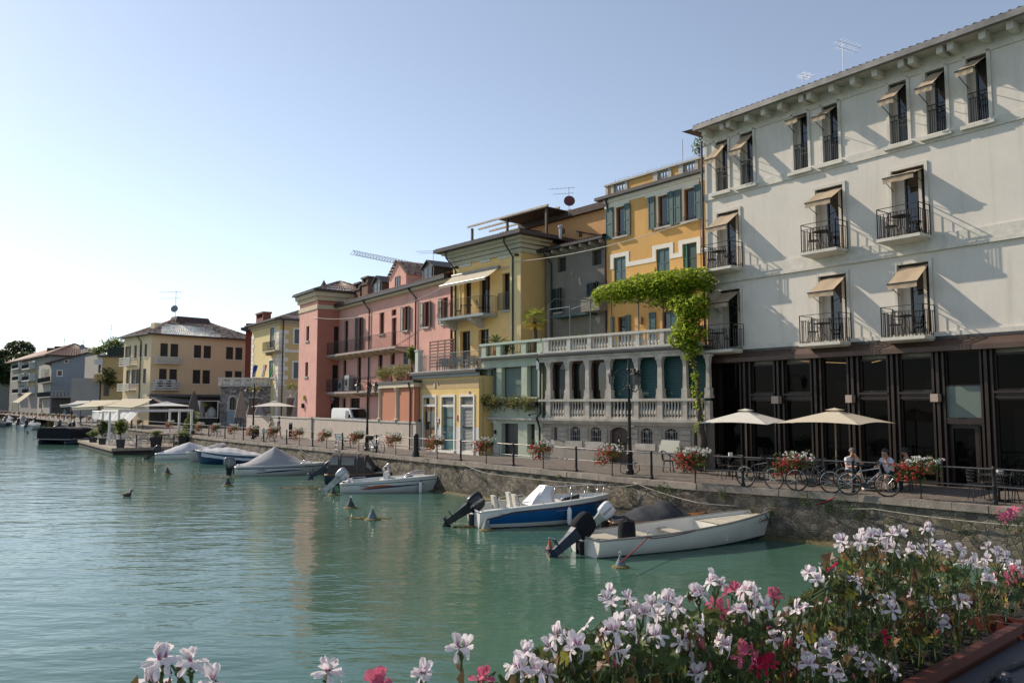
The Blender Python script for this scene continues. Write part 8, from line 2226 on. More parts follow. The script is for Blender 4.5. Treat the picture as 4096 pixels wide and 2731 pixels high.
far_b=[('white cuddy boat with a grey hood behind the black pontoon',('9',250,398),('9',700,352),GEL,GCOV,.35),('grey tent covered boat, largest of the far row',('9',170,375),('9',600,325),GEL,M_('taupe cover',(.24,.22,.20),.85,0,.08),1.5),('navy covered boat behind the floating terrace planters',('9',560,402),('9',800,388),NAVY,M_('navy cover',(.03,.04,.07),.8),.4),('white boat with blue and red stripe beside the floating terrace',('9',655,455),('9',850,415),GEL,LCOV,.25),('dark hulled boat with raised motor in the far row',('9',45,362),('9',330,300),NAVY,GCOV,.5),('white boat at far left with a silver cover',('9',-40,355),('9',230,285),GEL,LCOV,.5),('grey covered boat at the left edge of the picture',('9',-120,350),('9',130,290),GEL,GCOV,.45),('blue grey boat leaving the frame at the far left',('9',-190,340),('9',60,272),M_('blue grey hull',(.06,.09,.13),.4),LCOV,.4),('white boat with low grey cover between the tent boat and the quay',('9',330,352),('9',640,318),GEL,GCOV,.5),('silver covered boat close under the far quay wall',('9',60,325),('9',330,290),GEL,LCOV,.7),('taupe covered boat beside the navy one',('9',690,430),('9',900,395),GEL,M_('taupe cover',(.24,.22,.20),.85,0,.08),.5),('black covered boat in the far row',('9',-20,372),('9',180,320),NAVY,BCOV,.6)]
for lab,s_,w_,m_,c_,pk_ in far_b:
 a=wat(*s_);q=wat(*w_)
 d=(q-a);
 if d.length>9:q=a+d.normalized()*rnd(6.5,8)
 b=Boat('moored_boat',lab,a,q,2.3,.75,1.05,m_,.25,.4);b.hull(.2,False,rimmat=GEL)
 b.cover('tarpaulin',c_,lambda t,pk_=pk_:.12+pk_*max(0,1-abs(t-.45)/.45),.03,.9,.03,.08,.015);b.motor(BLKE if m_ is not NAVY else GRYE,45,1.3);b.done()
 # ---- mooring lines
def rope(label,pts,r=.014,mat=None,sag=.15,n=14):
 P=[Vector(p)for p in pts];out=[]
 for a,c in zip(P[:-1],P[1:]):
  for k in range(n):f=k/n;q=a.lerp(c,f);q.z-=sag*4*f*(1-f);out.append(q)
 out.append(P[-1]);o=MB().tube(out,r,5).build('mooring_rope',mat or ROPE_M,None,smooth=True,label=label,cat='rope');return o
qp=lambda k,x,y,z=-.1:(lambda p:p)(on_z(k,x,y,z))
def wall_pt(xsrc,z):p,n,u=quay_at(xsrc,-.17);return Vector((p.x,p.y,z))
bowp=lambda b,dz=0.0:to_world(b,b.pt(1,1)+Vector((-.1,0,dz)))
rope('taut pale rope from the white open boat bow running right along the quay wall',[bowp(B1,.12),wall_pt(3480,-.35),wall_pt(4096,-.42)],.016,None,.05)
rope('pale rope from the blue boat across to the quay wall past the covered boat',[bowp(B3,.25),wall_pt(2570,-.1)],.014,None,.05)
rope('pale rope running from the quay wall iron down to the white boat bow',[wall_pt(2530,-.12),to_world(B2,B2.pt(.9,-1))+Vector((0,0,.4)),bowp(B1,.10)],.016,None,.06)
rope('red rope with spring from the white boat bow up to the quay',[bowp(B1,-.3),wall_pt(3330,-.1)],.018,REDR,.06)
rope('dark rope hanging from the white boat bow to the water at right',[to_world(B1,B1.pt(.9,-1)),on_z('b3',2300,440,WZ+.05)],.014,DKR,.05)
rope('red rope between the white boat and its grey blue buoy',[to_world(B1,B1.pt(.22,-1)+Vector((0,-.05,0))),on_z('b3',782,700,WZ+.3)],.016,REDR,.02)
rope('dark red rope looped along the white boat side',[to_world(B1,B1.side(.22,.6,-1,.03)),to_world(B1,B1.side(.27,.48,-1,.03)),to_world(B1,B1.side(.46,.60,-1,.03))],.013,M_('maroon rope',(.12,.02,.025),.9),.03)
rope('pale rope from the quay to the blue boat passing above its console',[wall_pt(1850,-.05),wall_pt(2000,-.3)+quay_normal(wall_pt(2000,0))[0]*.6,bowp(B3,.3)],.014,None,.05)
rope('pale rope from the striped white boat bow to the quay wall',[bowp(B4,.05),wall_pt(1900,-.2)],.014,None,.08)
rope('rope from the hooded boat up to the quay edge',[bowp(B5,.2),wall_pt(1585,-.1)],.018,None,.05)
rope('rope from the peaked cover boat bow to the quay wall',[bowp(B6,.1),wall_pt(1350,-.2)],.014,None,.08)
rope('slack ropes tied from the quay to the covered boats',[wall_pt(1195,-.1),to_world(B6,B6.pt(.86,1))+Vector((0,0,.3))],.016,None,.15)
rope('thin rope draped along the blue boat side',[to_world(B3,B3.side(.14,.52,-1,.03)),to_world(B3,B3.side(.62,.55,-1,.03)),to_world(B3,B3.side(.93,.85,-1,.03))],.010,None,.10)
rope('stern rope of the striped white boat going to its buoy',[to_world(B4,B4.pt(.08,-1)),on_z('10',1255,985,WZ+.1)],.012,None,.03)
rope('stern rope from the peaked cover boat into the water',[to_world(B6,B6.pt(.1,-1)),wat('10',290,840)],.012,None,.02)
# ---- buoys
def buoy(label,k,x,y,sc,mat,cone=False):
 p=wat(k,x,y);t=thing('mooring_buoy',label,'buoy',p,group='mooring buoys')
 prof=[(.16,-.1),(.19,.02),(.17,.10),(.10,.24),(.05,.34),(.045,.40),(.02,.42)]if not cone else[(.11,-.1),(.15,.0),(.14,.10),(.07,.24),(.03,.40),(.025,.46),(0,.48)]
 MB().lathe([(r_*sc,z*sc)for r_,z in prof],p,14).build('float',mat,t,smooth=True,angle=50)
 MB().tube([p+Vector((0,0,.40*sc)),p+Vector((.05*sc,0,.47*sc)),p+Vector((0,0,.52*sc)),p+Vector((-.05*sc,0,.47*sc)),p+Vector((0,0,.40*sc))],.012,5).build('ring',STEEL,t)
 if not cone:MB().lathe([(.185*sc,-.02),(.30*sc,.0),(.28*sc,.035),(.18*sc,.06)],p,14).build('weed_skirt',M_('weed',(.14,.11,.03),.8,0,.4,12),t)
GB=M_('grey blue buoy',(.10,.15,.17),.6,0,.2,6);DB_=M_('dark buoy',(.05,.06,.06),.7,0,.3,6)
for a_ in(('grey blue cone buoy tied to the white open boat','b3',780,748,.8,GB),('grey cone buoy at the blue boat stern','b2',610,690,.9,M_('grey buoy',(.2,.22,.21),.6,0,.2,6)),('dark buoy in front of the peaked cover boat','10',258,920,1.0,DB_),('dark buoy at the stern of the striped white boat','10',1252,1008,.9,DB_),('dark buoy in open water left of the blue boat','a',805,1166,1.0,DB_),('grey blue buoy in open water nearest the blue boat engine','a',855,1193,1.0,GB),('dark buoy below the small white covered boat','a',384,1088,1.0,DB_),('tiny dark buoy beside the black pontoon boat','9',258,430,1.0,DB_)):buoy(*a_)
buoy('small orange cone buoy behind the dark covered outboard','b3',115,600,.8,M_('orange buoy',(.50,.09,.03),.5,0,.08),True)
# ---- floating weed, duck
for i,(k,x,y,rx,ry,lab)in enumerate((('10',150,842,1.6,.5,'in front of the grey outboard'),('10',990,945,1.4,.5,'left of the silver outboard'),('10',1235,1006,.5,.2,'at the small buoy'),('9',1420,722,2.6,.7,'below the floating terrace'),('b2',400,650,.6,.3,'under the black outboard of the blue boat'),('a',845,1190,.9,.25,'around the open water buoy'))):
 p=wat(k,x,y);mb=MB()
 for _ in range(int(220*rx)):
  a,r_=rnd(0,6.283),math.sqrt(random.random());c=p+Vector((math.cos(a)*r_*rx,math.sin(a)*r_*ry,rnd(.0,.03)));d=rnd(0,6.28);s=rnd(.03,.09)
  mb.poly([c+Vector((math.cos(d)*s,math.sin(d)*s,0)),c+Vector((-math.sin(d)*s*.4,math.cos(d)*s*.4,.012)),c-Vector((math.cos(d)*s,math.sin(d)*s,0)),c+Vector((math.sin(d)*s*.4,-math.cos(d)*s*.4,.004))])
 mb.build('floating_weed',foliage('yellow weed',(.10,.075,.02),(.28,.21,.05),.1),None,label='patch of yellow brown floating weed '+lab,cat='weed',kind='stuff',fix=False)
p=wat('a',291,1139);J=thing('duck','dark duck swimming in open water at the left','duck',p)
mb=MB();mb.grid(14,10,lambda u,v:p+Vector((-.22+.46*v,.11*math.sin(math.pi*min(1,v*1.05))**.7*math.cos(6.283*u),.06+.10*math.sin(math.pi*v)**.6*math.sin(6.283*u)+.07*max(0,.3-v)*2)))
mb.tube([p+Vector((.15,0,.10)),p+Vector((.20,0,.20)),p+Vector((.21,0,.27)),p+Vector((.26,0,.29))],[.05,.035,.045,.035],8)
mb.tube([p+Vector((.28,0,.285)),p+Vector((.35,0,.265))],[.025,.012],6);mb.build('body',M_('duck feathers',(.05,.04,.03),.7,0,.4,20),J,smooth=True)
#  floating café terrace
PFm=on_z('9',1055,622,WZ+.1);PFm.z=0
e1=Vector((-.585,.811,0));e2=Vector((.811,.585,0));ZD=WZ+.55
pl=thing('floating_terrace','wooden floating café deck moored beside the quay, edged with dark fascia','floating platform',PFm)
DP=lambda a,c,z=0.0:PFm+e1*a+e2*c+Vector((0,0,ZD+z))
PLK=M_('deck planks',(.26,.21,.165),.75,0,.3,6,.3,20);L_,Wp=20.5,7.6
def dbox(mb,a0,a1,c0,c1,z0,z1):return mb.hexa([DP(a0,c0,z0),DP(a0,c1,z0),DP(a1,c1,z0),DP(a1,c0,z0),DP(a0,c0,z1),DP(a0,c1,z1),DP(a1,c1,z1),DP(a1,c0,z1)])
mb=MB();n=52
for k in range(n):dbox(mb,L_*k/n+.01,L_*(k+1)/n-.01,0,Wp,-.06,0)
mb.build('deck',PLK,pl)
mb=MB();dbox(mb,.05,L_-.05,.05,Wp-.05,-.75,-.061);mb.build('float',M_('dark fascia',(.03,.026,.022),.8,0,.3),pl)
mb=MB();dbox(mb,-.08,L_,-.08,-.002,-.22,.03);dbox(mb,-.08,-.002,0,Wp,-.22,.03);mb.build('edge_board',M_('grey edge board',(.32,.26,.20),.8,0,.25,4),pl)
mb=MB();dbox(mb,10,10.9,Wp,Wp+2.4,-.02,.05);mb.build('gangway',PLK,pl)
wf=thing('white_pergola','white metal pergola frame with retracted roof standing on the floating terrace','pergola',DP(7,4))
WP=M_('white powder coat',(.66,.65,.63),.4,0,.04);Hh=3.1
for a_ in(2.3,7.0,11.0):
 for c_ in(.8,7.0):mb=MB();dbox(mb,a_-.09,a_+.09,c_-.09,c_+.09,0,Hh);mb.build('post',WP,wf)
mb=MB();dbox(mb,2.2,11.1,.7,.9,Hh,Hh+.22);dbox(mb,2.2,11.1,6.9,7.1,Hh,Hh+.22);mb.build('beam',WP,wf)
for a_ in(2.3,7.0,11.0):mb=MB();dbox(mb,a_-.09,a_+.09,.9,6.9,Hh+.01,Hh+.2);mb.build('beam',WP,wf)
fr=thing('terrace_railing','dark wooden railing along the near end of the floating terrace','railing',DP(0,3))
for c_ in(1.9,3.4,5.0,6.6,7.5):mb=MB();dbox(mb,.05,.15,c_-.05,c_+.05,0,1.15);mb.build('post',WOOD_DK,fr)
for z in(.35,.7,1.1):mb=MB();dbox(mb,.07,.13,1.9,7.5,z,z+.05);mb.build('rail',WOOD_DK,fr)
def make_fold_chair(label,group):
 t=thing('folding_chair',label,'chair',group=group);m_=M_('white slats',(.60,.59,.56),.5,0,.06)
 mb=MB()
 for k in range(5):y=-.19+k*.095;mb.bx(-.2,.2,y-.038,y+.038,.44,.46)
 mb.build('seat',m_,t);mb=MB()
 for k in range(4):z=.56+k*.09;mb.bx(-.2,.2,.2+k*.02,.22+k*.02,z,z+.055)
 mb.bx(-.225,-.2,.17,.30,.42,.90).bx(.2,.225,.17,.30,.42,.90);mb.build('backrest',m_,t)
 for sx_ in(-1,1):MB().tube([(sx_*.215,-.22,0),(sx_*.215,.22,.5)],.014,5).build('leg',m_,t);MB().tube([(sx_*.20,.24,0),(sx_*.20,-.2,.45)],.014,5).build('leg',m_,t)
 return t
def make_fold_table(label,group):
 t=thing('folding_table',label,'table',group=group)
 mb=MB()
 for k in range(6):y=-.35+k*.14;mb.bx(-.4,.4,y-.06,y+.06,.72,.745)
 mb.build('tabletop',M_('dark slats',(.05,.045,.04),.4),t)
 for sx_ in(-1,1):MB().tube([(sx_*.3,-.3,0),(sx_*.3,.3,.72)],.015,5).tube([(sx_*.28,.3,0),(sx_*.28,-.3,.72)],.015,5).build('leg',MATS['white slats'],t)
 return t
M_('white slats',(.60,.59,.56),.5,0,.06)
fc=ft=None;
tabs=[(1.3,2.8),(1.4,4.6),(1.4,6.4),(3.9,3.2),(4.0,5.2),(5.2,1.9),(6.6,3.8),(8.9,2.0),(9.2,4.4),(12.2,2.2),(14.5,2.4),(16.5,2.0)]
tn=['nearest the railing','second along the railing','third along the railing','in the near half','nearest the sofas','behind the tall planter','under the frame','by the water side post','under the far frame half','just beyond the frame','towards the far corner','nearest the pontoon boat']
for(a_,c_),nm_ in zip(tabs,tn):
 p=DP(a_,c_);l='slatted folding table on the floating terrace, '+nm_
 if ft is None:ft=make_fold_table(l,'tables on the floating terrace');ft.location=p;ft.rotation_euler.z=rnd(0,1)
 else:dup(ft,p,rnd(0,1),l)
 for k,sd in((0,'water side'),(1,'quay side')):
  q=DP(a_+rnd(-.2,.2),c_+(-.72 if k==0 else .72));rz=math.atan2(e2.y,e2.x)-math.pi/2+(math.pi if k==0 else 0);rz=rz+math.pi+rnd(-.3,.3)
  l='white folding chair, %s of the terrace table %s'%(sd,nm_)
  if fc is None:fc=make_fold_chair(l,'white chairs on the floating terrace');fc.location=q;fc.rotation_euler.z=rz
  else:dup(fc,q,rz,l)
for a_,c_,lab in((4.2,6.7,'left'),(2.6,6.9,'right')):
 t=thing('lounge_sofa','dark high backed lounge sofa on the floating terrace, %s of the two'%lab,'sofa',DP(a_,c_))
 mb=MB();dbox(mb,a_-.7,a_+.6,c_-.9,c_+.1,.0,.42);mb.build('seat',M_('dark sofa',(.025,.022,.022),.7),t)
 mb=MB();dbox(mb,a_-.7,a_+.6,c_+.1,c_+.3,.0,1.35);mb.build('backrest',MATS['dark sofa'],t)
def planter(label,a_,c_,w,h,rad,n,mat,size=.12,pm=None,stem=0):
 t=thing('planter',label,'planter',DP(a_,c_));p=DP(a_,c_)
 mb=MB();mb.hexa([p+Vector((x*.8,y*.8,0))for x,y in((-w,-w),(w,-w),(w,w),(-w,w))]+[p+Vector((x,y,h))for x,y in((-w,-w),(w,-w),(w,w),(-w,w))]);mb.build('pot',pm or M_('anthracite pot',(.025,.03,.034),.6),t)
 mb=MB();bl=[(p+Vector((rnd(-.5,.5)*rad[0],rnd(-.5,.5)*rad[1],h+stem+rad[2]*rnd(.3,1.6))),(rad[0]*rnd(.4,.65),rad[1]*rnd(.4,.65),rad[2]*rnd(.35,.55)))for _ in range(8)]
 clump_crown(mb,bl,n,size);fm=mb
 mb=MB()
 for k in range(4):mb.tube([p+Vector((rnd(-.1,.1),rnd(-.1,.1),h*.8)),p+Vector((rnd(-.4,.4)*rad[0],rnd(-.4,.4)*rad[1],h+stem+rad[2]))],.018,5)
 fm.build('foliage',mat,t,fix=False,extra=(mb,WOOD_DK))
planter('tall square anthracite planter with a light green shrub at the deck front corner',.75,.75,.28,.75,(.62,.6,.75),800,LEAF_L,.13,stem=.35)
planter('square planter with a bushy shrub on the deck edge beneath the white frame',8.6,.5,.26,.6,(.55,.55,.75),800,LEAF,.13,stem=.3)
planter('small planter with pale flowers near the far deck corner',14.2,.5,.3,.5,(.6,.6,.4),500,LEAF_L,.10)
planter('low planter with white flowers at the right end of the deck',.6,6.0,.4,.9,(.9,.7,.3),600,LEAF_L,.09)
planter('low planter with white flowers in the middle of the near railing',.5,3.6,.4,.9,(.8,.6,.28),600,LEAF_L,.09)
planter('tall planter with spiky plant between the white posts on the quay side',5.5,7.4,.35,1.0,(.8,.8,.5),600,LEAF_L,.14)
planter('tall pot with climbing plant on the right white post',3.0,7.3,.3,1.1,(.8,.6,1.1),700,LEAF_L,.13)
#  wisteria, palm, shrubs, troughs
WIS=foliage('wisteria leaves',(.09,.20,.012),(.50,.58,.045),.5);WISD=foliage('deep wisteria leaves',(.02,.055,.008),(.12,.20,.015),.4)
wt=thing('wisteria','yellow green wisteria climbing from the quay over the stone house terrace','climbing plant',SF.W(SL-.1,.5,0))
def wp(k,x,y,d):s,z=SF.hit(k,x,y,d);return SF.W(s,d,z)
tr=[SF.W(SL+.05,.65,0),wp('11',2165,1000,.6),wp('11',2145,830,.55),wp('11',2125,640,.5),wp('11',2110,480,.5),wp('11',2090,330,.5),wp('v2',1890,1080,.5),wp('v2',1880,800,.4),wp('v2',1850,560,.3)]
mb=MB();mb.tube(tr,[.17,.14,.12,.09,.075,.065,.06,.055,.04],8)
tr2=[p+Vector((.10*math.sin(i*2.1),.06*math.cos(i*2.1),0))for i,p in enumerate(tr)];mb.tube(tr2,[.10,.08,.075,.06,.05,.045,.04,.035,.03],7)
mb.build('trunk',M_('wisteria bark',(.075,.055,.042),.95,0,.35,5,.8,20),wt,smooth=True)
def wbl(L,d,k):
 out=[]
 for x,y,r_ in L:
  p=wp(k,x,y,d);f=p.y/FPX/CROPS[k][2];out.append((p,(r_*f*1.15,r_*f*1.1,r_*f*.95)))
 return out
can=[(870,520,80),(850,600,50),(950,510,110),(1060,500,125),(1130,560,90),(1160,470,130),(1260,450,140),(1300,540,100),(1350,420,145),(1460,420,160),(1480,540,110),(1560,410,170),(1660,410,180),(1760,390,170),(1860,380,170),(1960,350,150),(2060,320,130),(2130,390,100),(1650,560,130),(1760,580,140),(1860,560,150)]
low=[(1830,640,120),(1900,680,140),(1950,780,125),(2010,680,140),(2060,600,110),(2060,760,90),(1880,850,105),(1850,950,120),(1950,970,140),(2040,990,105),(1790,1050,95),(1900,1100,105),(1990,1160,85),(1930,1240,70)]
mb=MB();mb2=MB()
clump_crown(mb,wbl(can,.15,'v2')+wbl(low,.55,'v2'),12500,.092,shell=.7)
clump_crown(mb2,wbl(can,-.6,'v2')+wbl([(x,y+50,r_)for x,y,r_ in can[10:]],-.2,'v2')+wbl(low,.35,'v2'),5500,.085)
for i in range(len(tr)-4):
 for _ in range((0,2,4,5,6,6)[min(i,5)]):
  c=tr[i].lerp(tr[i+1],random.random())+Vector((rnd(-.2,.1),rnd(-.2,.1),0));leaf_cloud(mb,c,(.16,.16,.2),26,.07)
for x,y,r_ in can:
 for _ in range(5):
  p=wp('v2',x+rnd(-1,1)*r_,y+rnd(-1.1,1.1)*r_,.2);q=p+Vector((rnd(-.35,.2),rnd(-.2,.2),rnd(-.35,.3)))
  for k in range(9):c=p.lerp(q,k/8);leaf_cloud(mb,c,(.04,.04,.04),2,.075)
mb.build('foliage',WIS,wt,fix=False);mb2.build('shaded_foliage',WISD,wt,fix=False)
g0_=SF.W(SL+.1,1.0,0);shrub(g0_,(.4,.4,.22),260,.07,'small yellow green plant at the foot of the wisteria trunk',LEAF_L,name='ground_plant',cat='plant')
def fronds(mb,c,n,L,w,droop,up=.5,seg=8,split=0):
 for i in range(n):
  a=6.2832*i/n+rnd(-.15,.15);e=up+rnd(-.45,.45);pts=[]
  d=Vector((math.cos(a)*math.cos(e),math.sin(a)*math.cos(e),math.sin(e)));side_=Vector((-math.sin(a),math.cos(a),0))
  for k in range(seg+1):
   f=k/seg;p=c+d*(L*f)-Vector((0,0,droop*L*f*f));pts.append(p)
  for k in range(1,seg):
   ww=w*math.sin(math.pi*(k/seg))**.6
   for sg in(-1,1):
    t_=(pts[k+1]-pts[k]).normalized();b_=pts[k]+side_*sg*ww+t_*ww*.7-Vector((0,0,ww*.25))
    mb.poly([pts[k]-t_*.02,b_,pts[k]+t_*L/seg*.75])
def fan_palm(label,p,trunk_h,L):
 t=thing('fan_palm',label,'palm',p);top_=p+Vector((0,0,trunk_h))
 MB().tube([p,p+Vector((.03,0,trunk_h*.5)),top_],[.13,.11,.12],9).build('trunk',M_('palm bark',(.09,.065,.045),.95,0,.4,9,1,25),t,smooth=True)
 mb=MB();md=MB()
 for i in range(26):
  a=rnd(0,6.283);e=rnd(-.6,1.2);d=Vector((math.cos(a)*math.cos(e),math.sin(a)*math.cos(e),math.sin(e)));c=top_+d*L*rnd(.4,.65);s_=d.orthogonal().normalized();q=d.cross(s_)
  tgt=md if e<-.25 else mb
  tgt.tube([top_,c],.012,4,False)
  up=Vector((0,0,1));s_=d.cross(up).normalized();q=s_.cross(d)
  for k in range(13):
   b_=-1.3+2.6*k/12;tip=c+(d*math.cos(b_)+s_*math.sin(b_))*L*.55-Vector((0,0,.10+.1*abs(b_)));w_=(s_*math.cos(b_)-d*math.sin(b_))*.028
   m_=c.lerp(tip,.5);tgt.poly([c,m_+w_,tip,m_-w_])
 mb.build('fronds',foliage('palm fronds',(.05,.10,.01),(.32,.34,.03),.4),t,fix=False);md.build('dry_fronds',foliage('dry fronds',(.20,.12,.01),(.42,.28,.03),.4),t,fix=False)
s,z=GF.hit('v1',1378,1110,-1.6);pz0=zg_g+.2;zc_=GF.hit('v1',1375,870,-1.6)[1]
fan_palm('fan palm with yellowing fronds on the green house terrace',GF.W(s,-1.6,pz0),zc_-pz0,.95)
s,z=GF.hit('v1',905,1120,-.9);p=GF.W(s,-.9,pz0)
t=thing('cycad','dark green cycad with arching feather fronds above the green house parapet','cycad',p);mb=MB();c=p+Vector((0,0,.75));fronds(mb,c,26,1.05,.12,.35,.55,12);mb.build('fronds',foliage('cycad fronds',(.012,.045,.012),(.07,.14,.03),.2),t,fix=False);MB().lathe([(.2,0),(.26,.4),(.22,.45)],p,12).tube([p+Vector((0,0,.4)),c],.12,8).build('pot',CLAY,t)
for k,x,y,d,rad,lab,m_ in(('v1',1010,1060,-1.4,(.5,.5,.5),'leafy bush behind the cycad on the green house terrace',LEAF),('v2',640,930,-1.4,(.75,.6,.6),'dark citrus bush on the stone house terrace, larger one',LEAF),('v2',800,940,-1.6,(.6,.6,.5),'dark citrus bush on the stone house terrace, right one',LEAF)):
 F_=GF if k=='v1' else SF;s,z=F_.hit(k,x,y,d);shrub(F_.W(s,d,z_tb if F_ is SF else pz0),rad,700,.08,lab,m_)
TRL=foliage('trailing plant',(.10,.11,.03),(.34,.32,.10),.35)
for i,(x0,x1,lab)in enumerate(((245,385,'left'),(385,580,'middle'),(575,740,'right'))):
 a,b_=GF.hit('11',x0,660,.35)[0],GF.hit('11',x1,660,.35)[0];z=GF.hit('11',500,672,.3)[1];a=max(a,g0-.2)
 t=thing('window_trough','iron bracketed trough with trailing yellow green plants on the green house, %s one'%lab,'planter',GF.W((a+b_)/2,.2,z),group='plant troughs on the green house')
 MB().box(GF,a+.1,b_-.1,.1,.36,z-.1,z+.1).build('trough',IRON,t)
 for f in(.2,.8):s=a+(b_-a)*f;MB().tube([GF.W(s,.34,z-.1),GF.W(s,.3,z-.3),GF.W(s,.02,z-.42)],.012,5).tube([GF.W(s,.02,z-.42),GF.W(s,.02,z)],.012,5).build('bracket',IRON,t)
 mb=MB();bl=[(GF.W(a+(b_-a)*rnd(.05,.95),rnd(.15,.45),z+rnd(-.15,.34)),(.30,.25,.24))for _ in range(12)]+[(GF.W(a+(b_-a)*f,.42,z-.3),(.14,.1,.3))for f in(.15,.5,.85)]
 clump_crown(mb,bl,1300,.055);mb.build('foliage',TRL,t,fix=False)
for x0,x1,lab in((1102,1208,'left'),(1208,1322,'right')):
 a,b_=lx(x0,880,-.5),lx(x1,880,-.5);zz0,zz1=zag+.14,lz(1200,815,-.5);c=LF.W((a+b_)/2,-.55,zag+.12)
 t=thing('hedge_planter','rounded pale green bush overflowing its planter on the arcade screen, %s one'%lab,'shrub',c,group='bushes on the arcade screen')
 MB().box(LF,a+.15,b_-.15,-.9,-.25,zag+.121,zag+.6).build('pot',CLAY,t);w=(b_-a)/2;h=(zz1-zz0)
 mb=MB();bl=[(c+Vector((0,0,h*.5)),(w*.62,w*.5,h*.48))]+[(c+Vector((LF.u.x,LF.u.y,0))*w*rnd(-.6,.6)+Vector((LF.n.x,LF.n.y,0))*rnd(0,.4)+Vector((0,0,h*rnd(.25,.75))),(w*.4,w*.4,h*.3))for _ in range(8)]
 clump_crown(mb,bl,1500,.07,shell=.75);mb.build('foliage',TRL,t,fix=False)
s,z=KF.hit('2',1330,740,-.6);shrub(KF.W(s,-.6,zkt),(.35,.35,.8),380,.14,'slender light green potted tree at the left end of the low terrace',LEAF_L,name='potted_tree',cat='tree',stem=.4)
s,z=OF.hit('v3',1565,110,-.8);shrub(OF.W(s,-.8,zpb),(.35,.35,.75),240,.08,'small potted tree on the roof terrace of the ochre house',LEAF_L,name='potted_tree',cat='tree',stem=.9)
WEED=foliage('wall weeds',(.02,.05,.012),(.10,.16,.03),.3)
for i in range(26):
 xs_=rnd(1150,4000)if i>1 else(1480,1700)[i];q=quay_at(xs_,-.16)
 if not q:continue
 p=q[0];zz_=rnd(-1.1,-.15);mb=MB();r_=rnd(.10,.28)if i>1 else .4;leaf_cloud(mb,(p.x,p.y,zz_),(r_,r_*.6,r_),int(120*r_/.2),.035)
 mb.build('wall_weed',WEED,None,label='tuft of green weed growing from the stone quay wall',cat='weed',group='weeds in the quay wall',fix=False)
 #  aerials, crane, cables
def aerial(label,p,h,boom=1.2,n=6,ang=0.0,dish=None):
 t=thing('tv_aerial',label,'aerial',p,group='rooftop aerials');MB().tube([p,p+Vector((0,0,h))],max(.012,.00032*p.y),6).build('mast',GALV,t)
 d=Vector((math.cos(ang),math.sin(ang),0));s_=Vector((-d.y,d.x,0))
 for lv,sc in((.97,1.0),(.78,.8)):
  c=p+Vector((0,0,h*lv));mb=MB();mb.tube([c-d*boom*.3*sc,c+d*boom*sc],max(.008,.00022*p.y),5)
  for k in range(n):q=c+d*boom*sc*(k/n*1.2-.2);L=.28*sc*(1-.06*k);mb.tube([q-s_*L,q+s_*L],max(.004,.00011*p.y),4)
  mb.build('boom',GALV,t)
 if dish:
  c=p+Vector((0,0,h*.45));mb=MB();mb.lathe([(0,0),(.2,.03),(.36,.09),(.42,.13),(.4,.14),(.2,.05),(0,.02)],(0,0,0),18);Mx=Matrix.Translation(c+Vector((0,-.25,0)))@Matrix.Rotation(R(78),4,'X')@Matrix.Scale(dish[1],4);mb.v=[Mx@v for v in mb.v];mb.build('dish',dish[0],t,smooth=True)
REDD=M_('dark red dish',(.11,.03,.03),.5);GRYD=M_('grey dish',(.2,.2,.21),.5)
for lab,k,x,yb,yt,Y,bm_,an,ds in(('tall aerial with dark red dish on the orange house roof','a',1307,495,430,49,1.3,2.9,(REDD,.85)),('aerial with two crossed booms on the white hotel roof','a',1937,165,95,33,1.2,.5,None),('small aerial on the hotel roof edge left of the large one','a',1845,200,186,35,.6,.4,None),('tall aerial with grey dish on the beige palazzo roof','a',402,745,668,118,3.0,3.0,(GRYD,1.3)),('aerial on the pink house roof beside the villa','a',995,600,576,60,1.4,3.0,None),('aerial above the corner house roof','a',767,705,670,100,2.2,3.1,None),('thin aerial above the planted terrace house','a',254,785,746,186,4.5,3.1,None),('aerial with dish on the grey gable house','a',190,810,782,222,4.0,3.1,(GRYD,1.8)),('aerial on the apartment block roof','a',147,800,776,245,4.0,3.1,None)):
 p=at_y(k,x,yb,Y);aerial(lab,p,max(.6,at_y(k,x,yt,Y).z-p.z),bm_,6,an,ds)
A0,A1=at_y('a',810,585,190),at_y('a',1010,626,175)
t=thing('crane_jib','lattice jib of a far construction crane showing above the pink house','crane',A1);d=(A1-A0)
mb=MB();o1_,o2_,o3_=Vector((0,0,1.1)),Vector((.5,.5,0)),Vector((-.5,-.5,0));n=30
for o in(o1_,o2_,o3_):mb.tube([A0+o,A1+o],.055,4)
for k in range(n):
 a,c=A0+d*k/n,A0+d*(k+1)/n;mb.tube([a+o2_,(a+c)/2+o1_],.05,4);mb.tube([(a+c)/2+o1_,c+o2_],.05,4);mb.tube([a+o3_,(a+c)/2+o1_],.05,4)
mb.build('jib',M_('crane grey',(.42,.40,.38),.7,.0),t)
pm_=Vector((A1.x+4,A1.y+4,0));MB().bx(pm_.x-.8,pm_.x+.8,pm_.y-.8,pm_.y+.8,0,A1.z+1.5).build('tower',MATS['crane grey'],t);MB().tube([A1,Vector((pm_.x,pm_.y,A1.z))],.3,6).build('joint',MATS['crane grey'],t)
def cable(label,pts,r=.02,sag=.25):
 P=[Vector(p)for p in pts];out=[]
 for a,c in zip(P[:-1],P[1:]):
  for k in range(16):f=k/16;q=a.lerp(c,f);q.z-=sag*4*f*(1-f);out.append(q)
 out.append(P[-1]);MB().tube(out,r,5).build('light_cable',M_('pale cable',(.5,.47,.42),.8),None,smooth=True,label=label,cat='cable')
ca_=tf.W(tf.hit('2',625,478,.1)[0],.1,tf.hit('2',625,478,.1)[1]);cb_=VF.W(v0-.1,.3,VF.hit('v1',300,430,.3)[1])
cable('pale festoon cable strung from the pink tower to the yellow villa',[ca_,cb_],.022,.9)
cc_=VF.W(vx(1130,150),.15,vz(1130,150));cd_=HF.W(.0,.1,HF.hit('v3',1690,975,.1)[1])
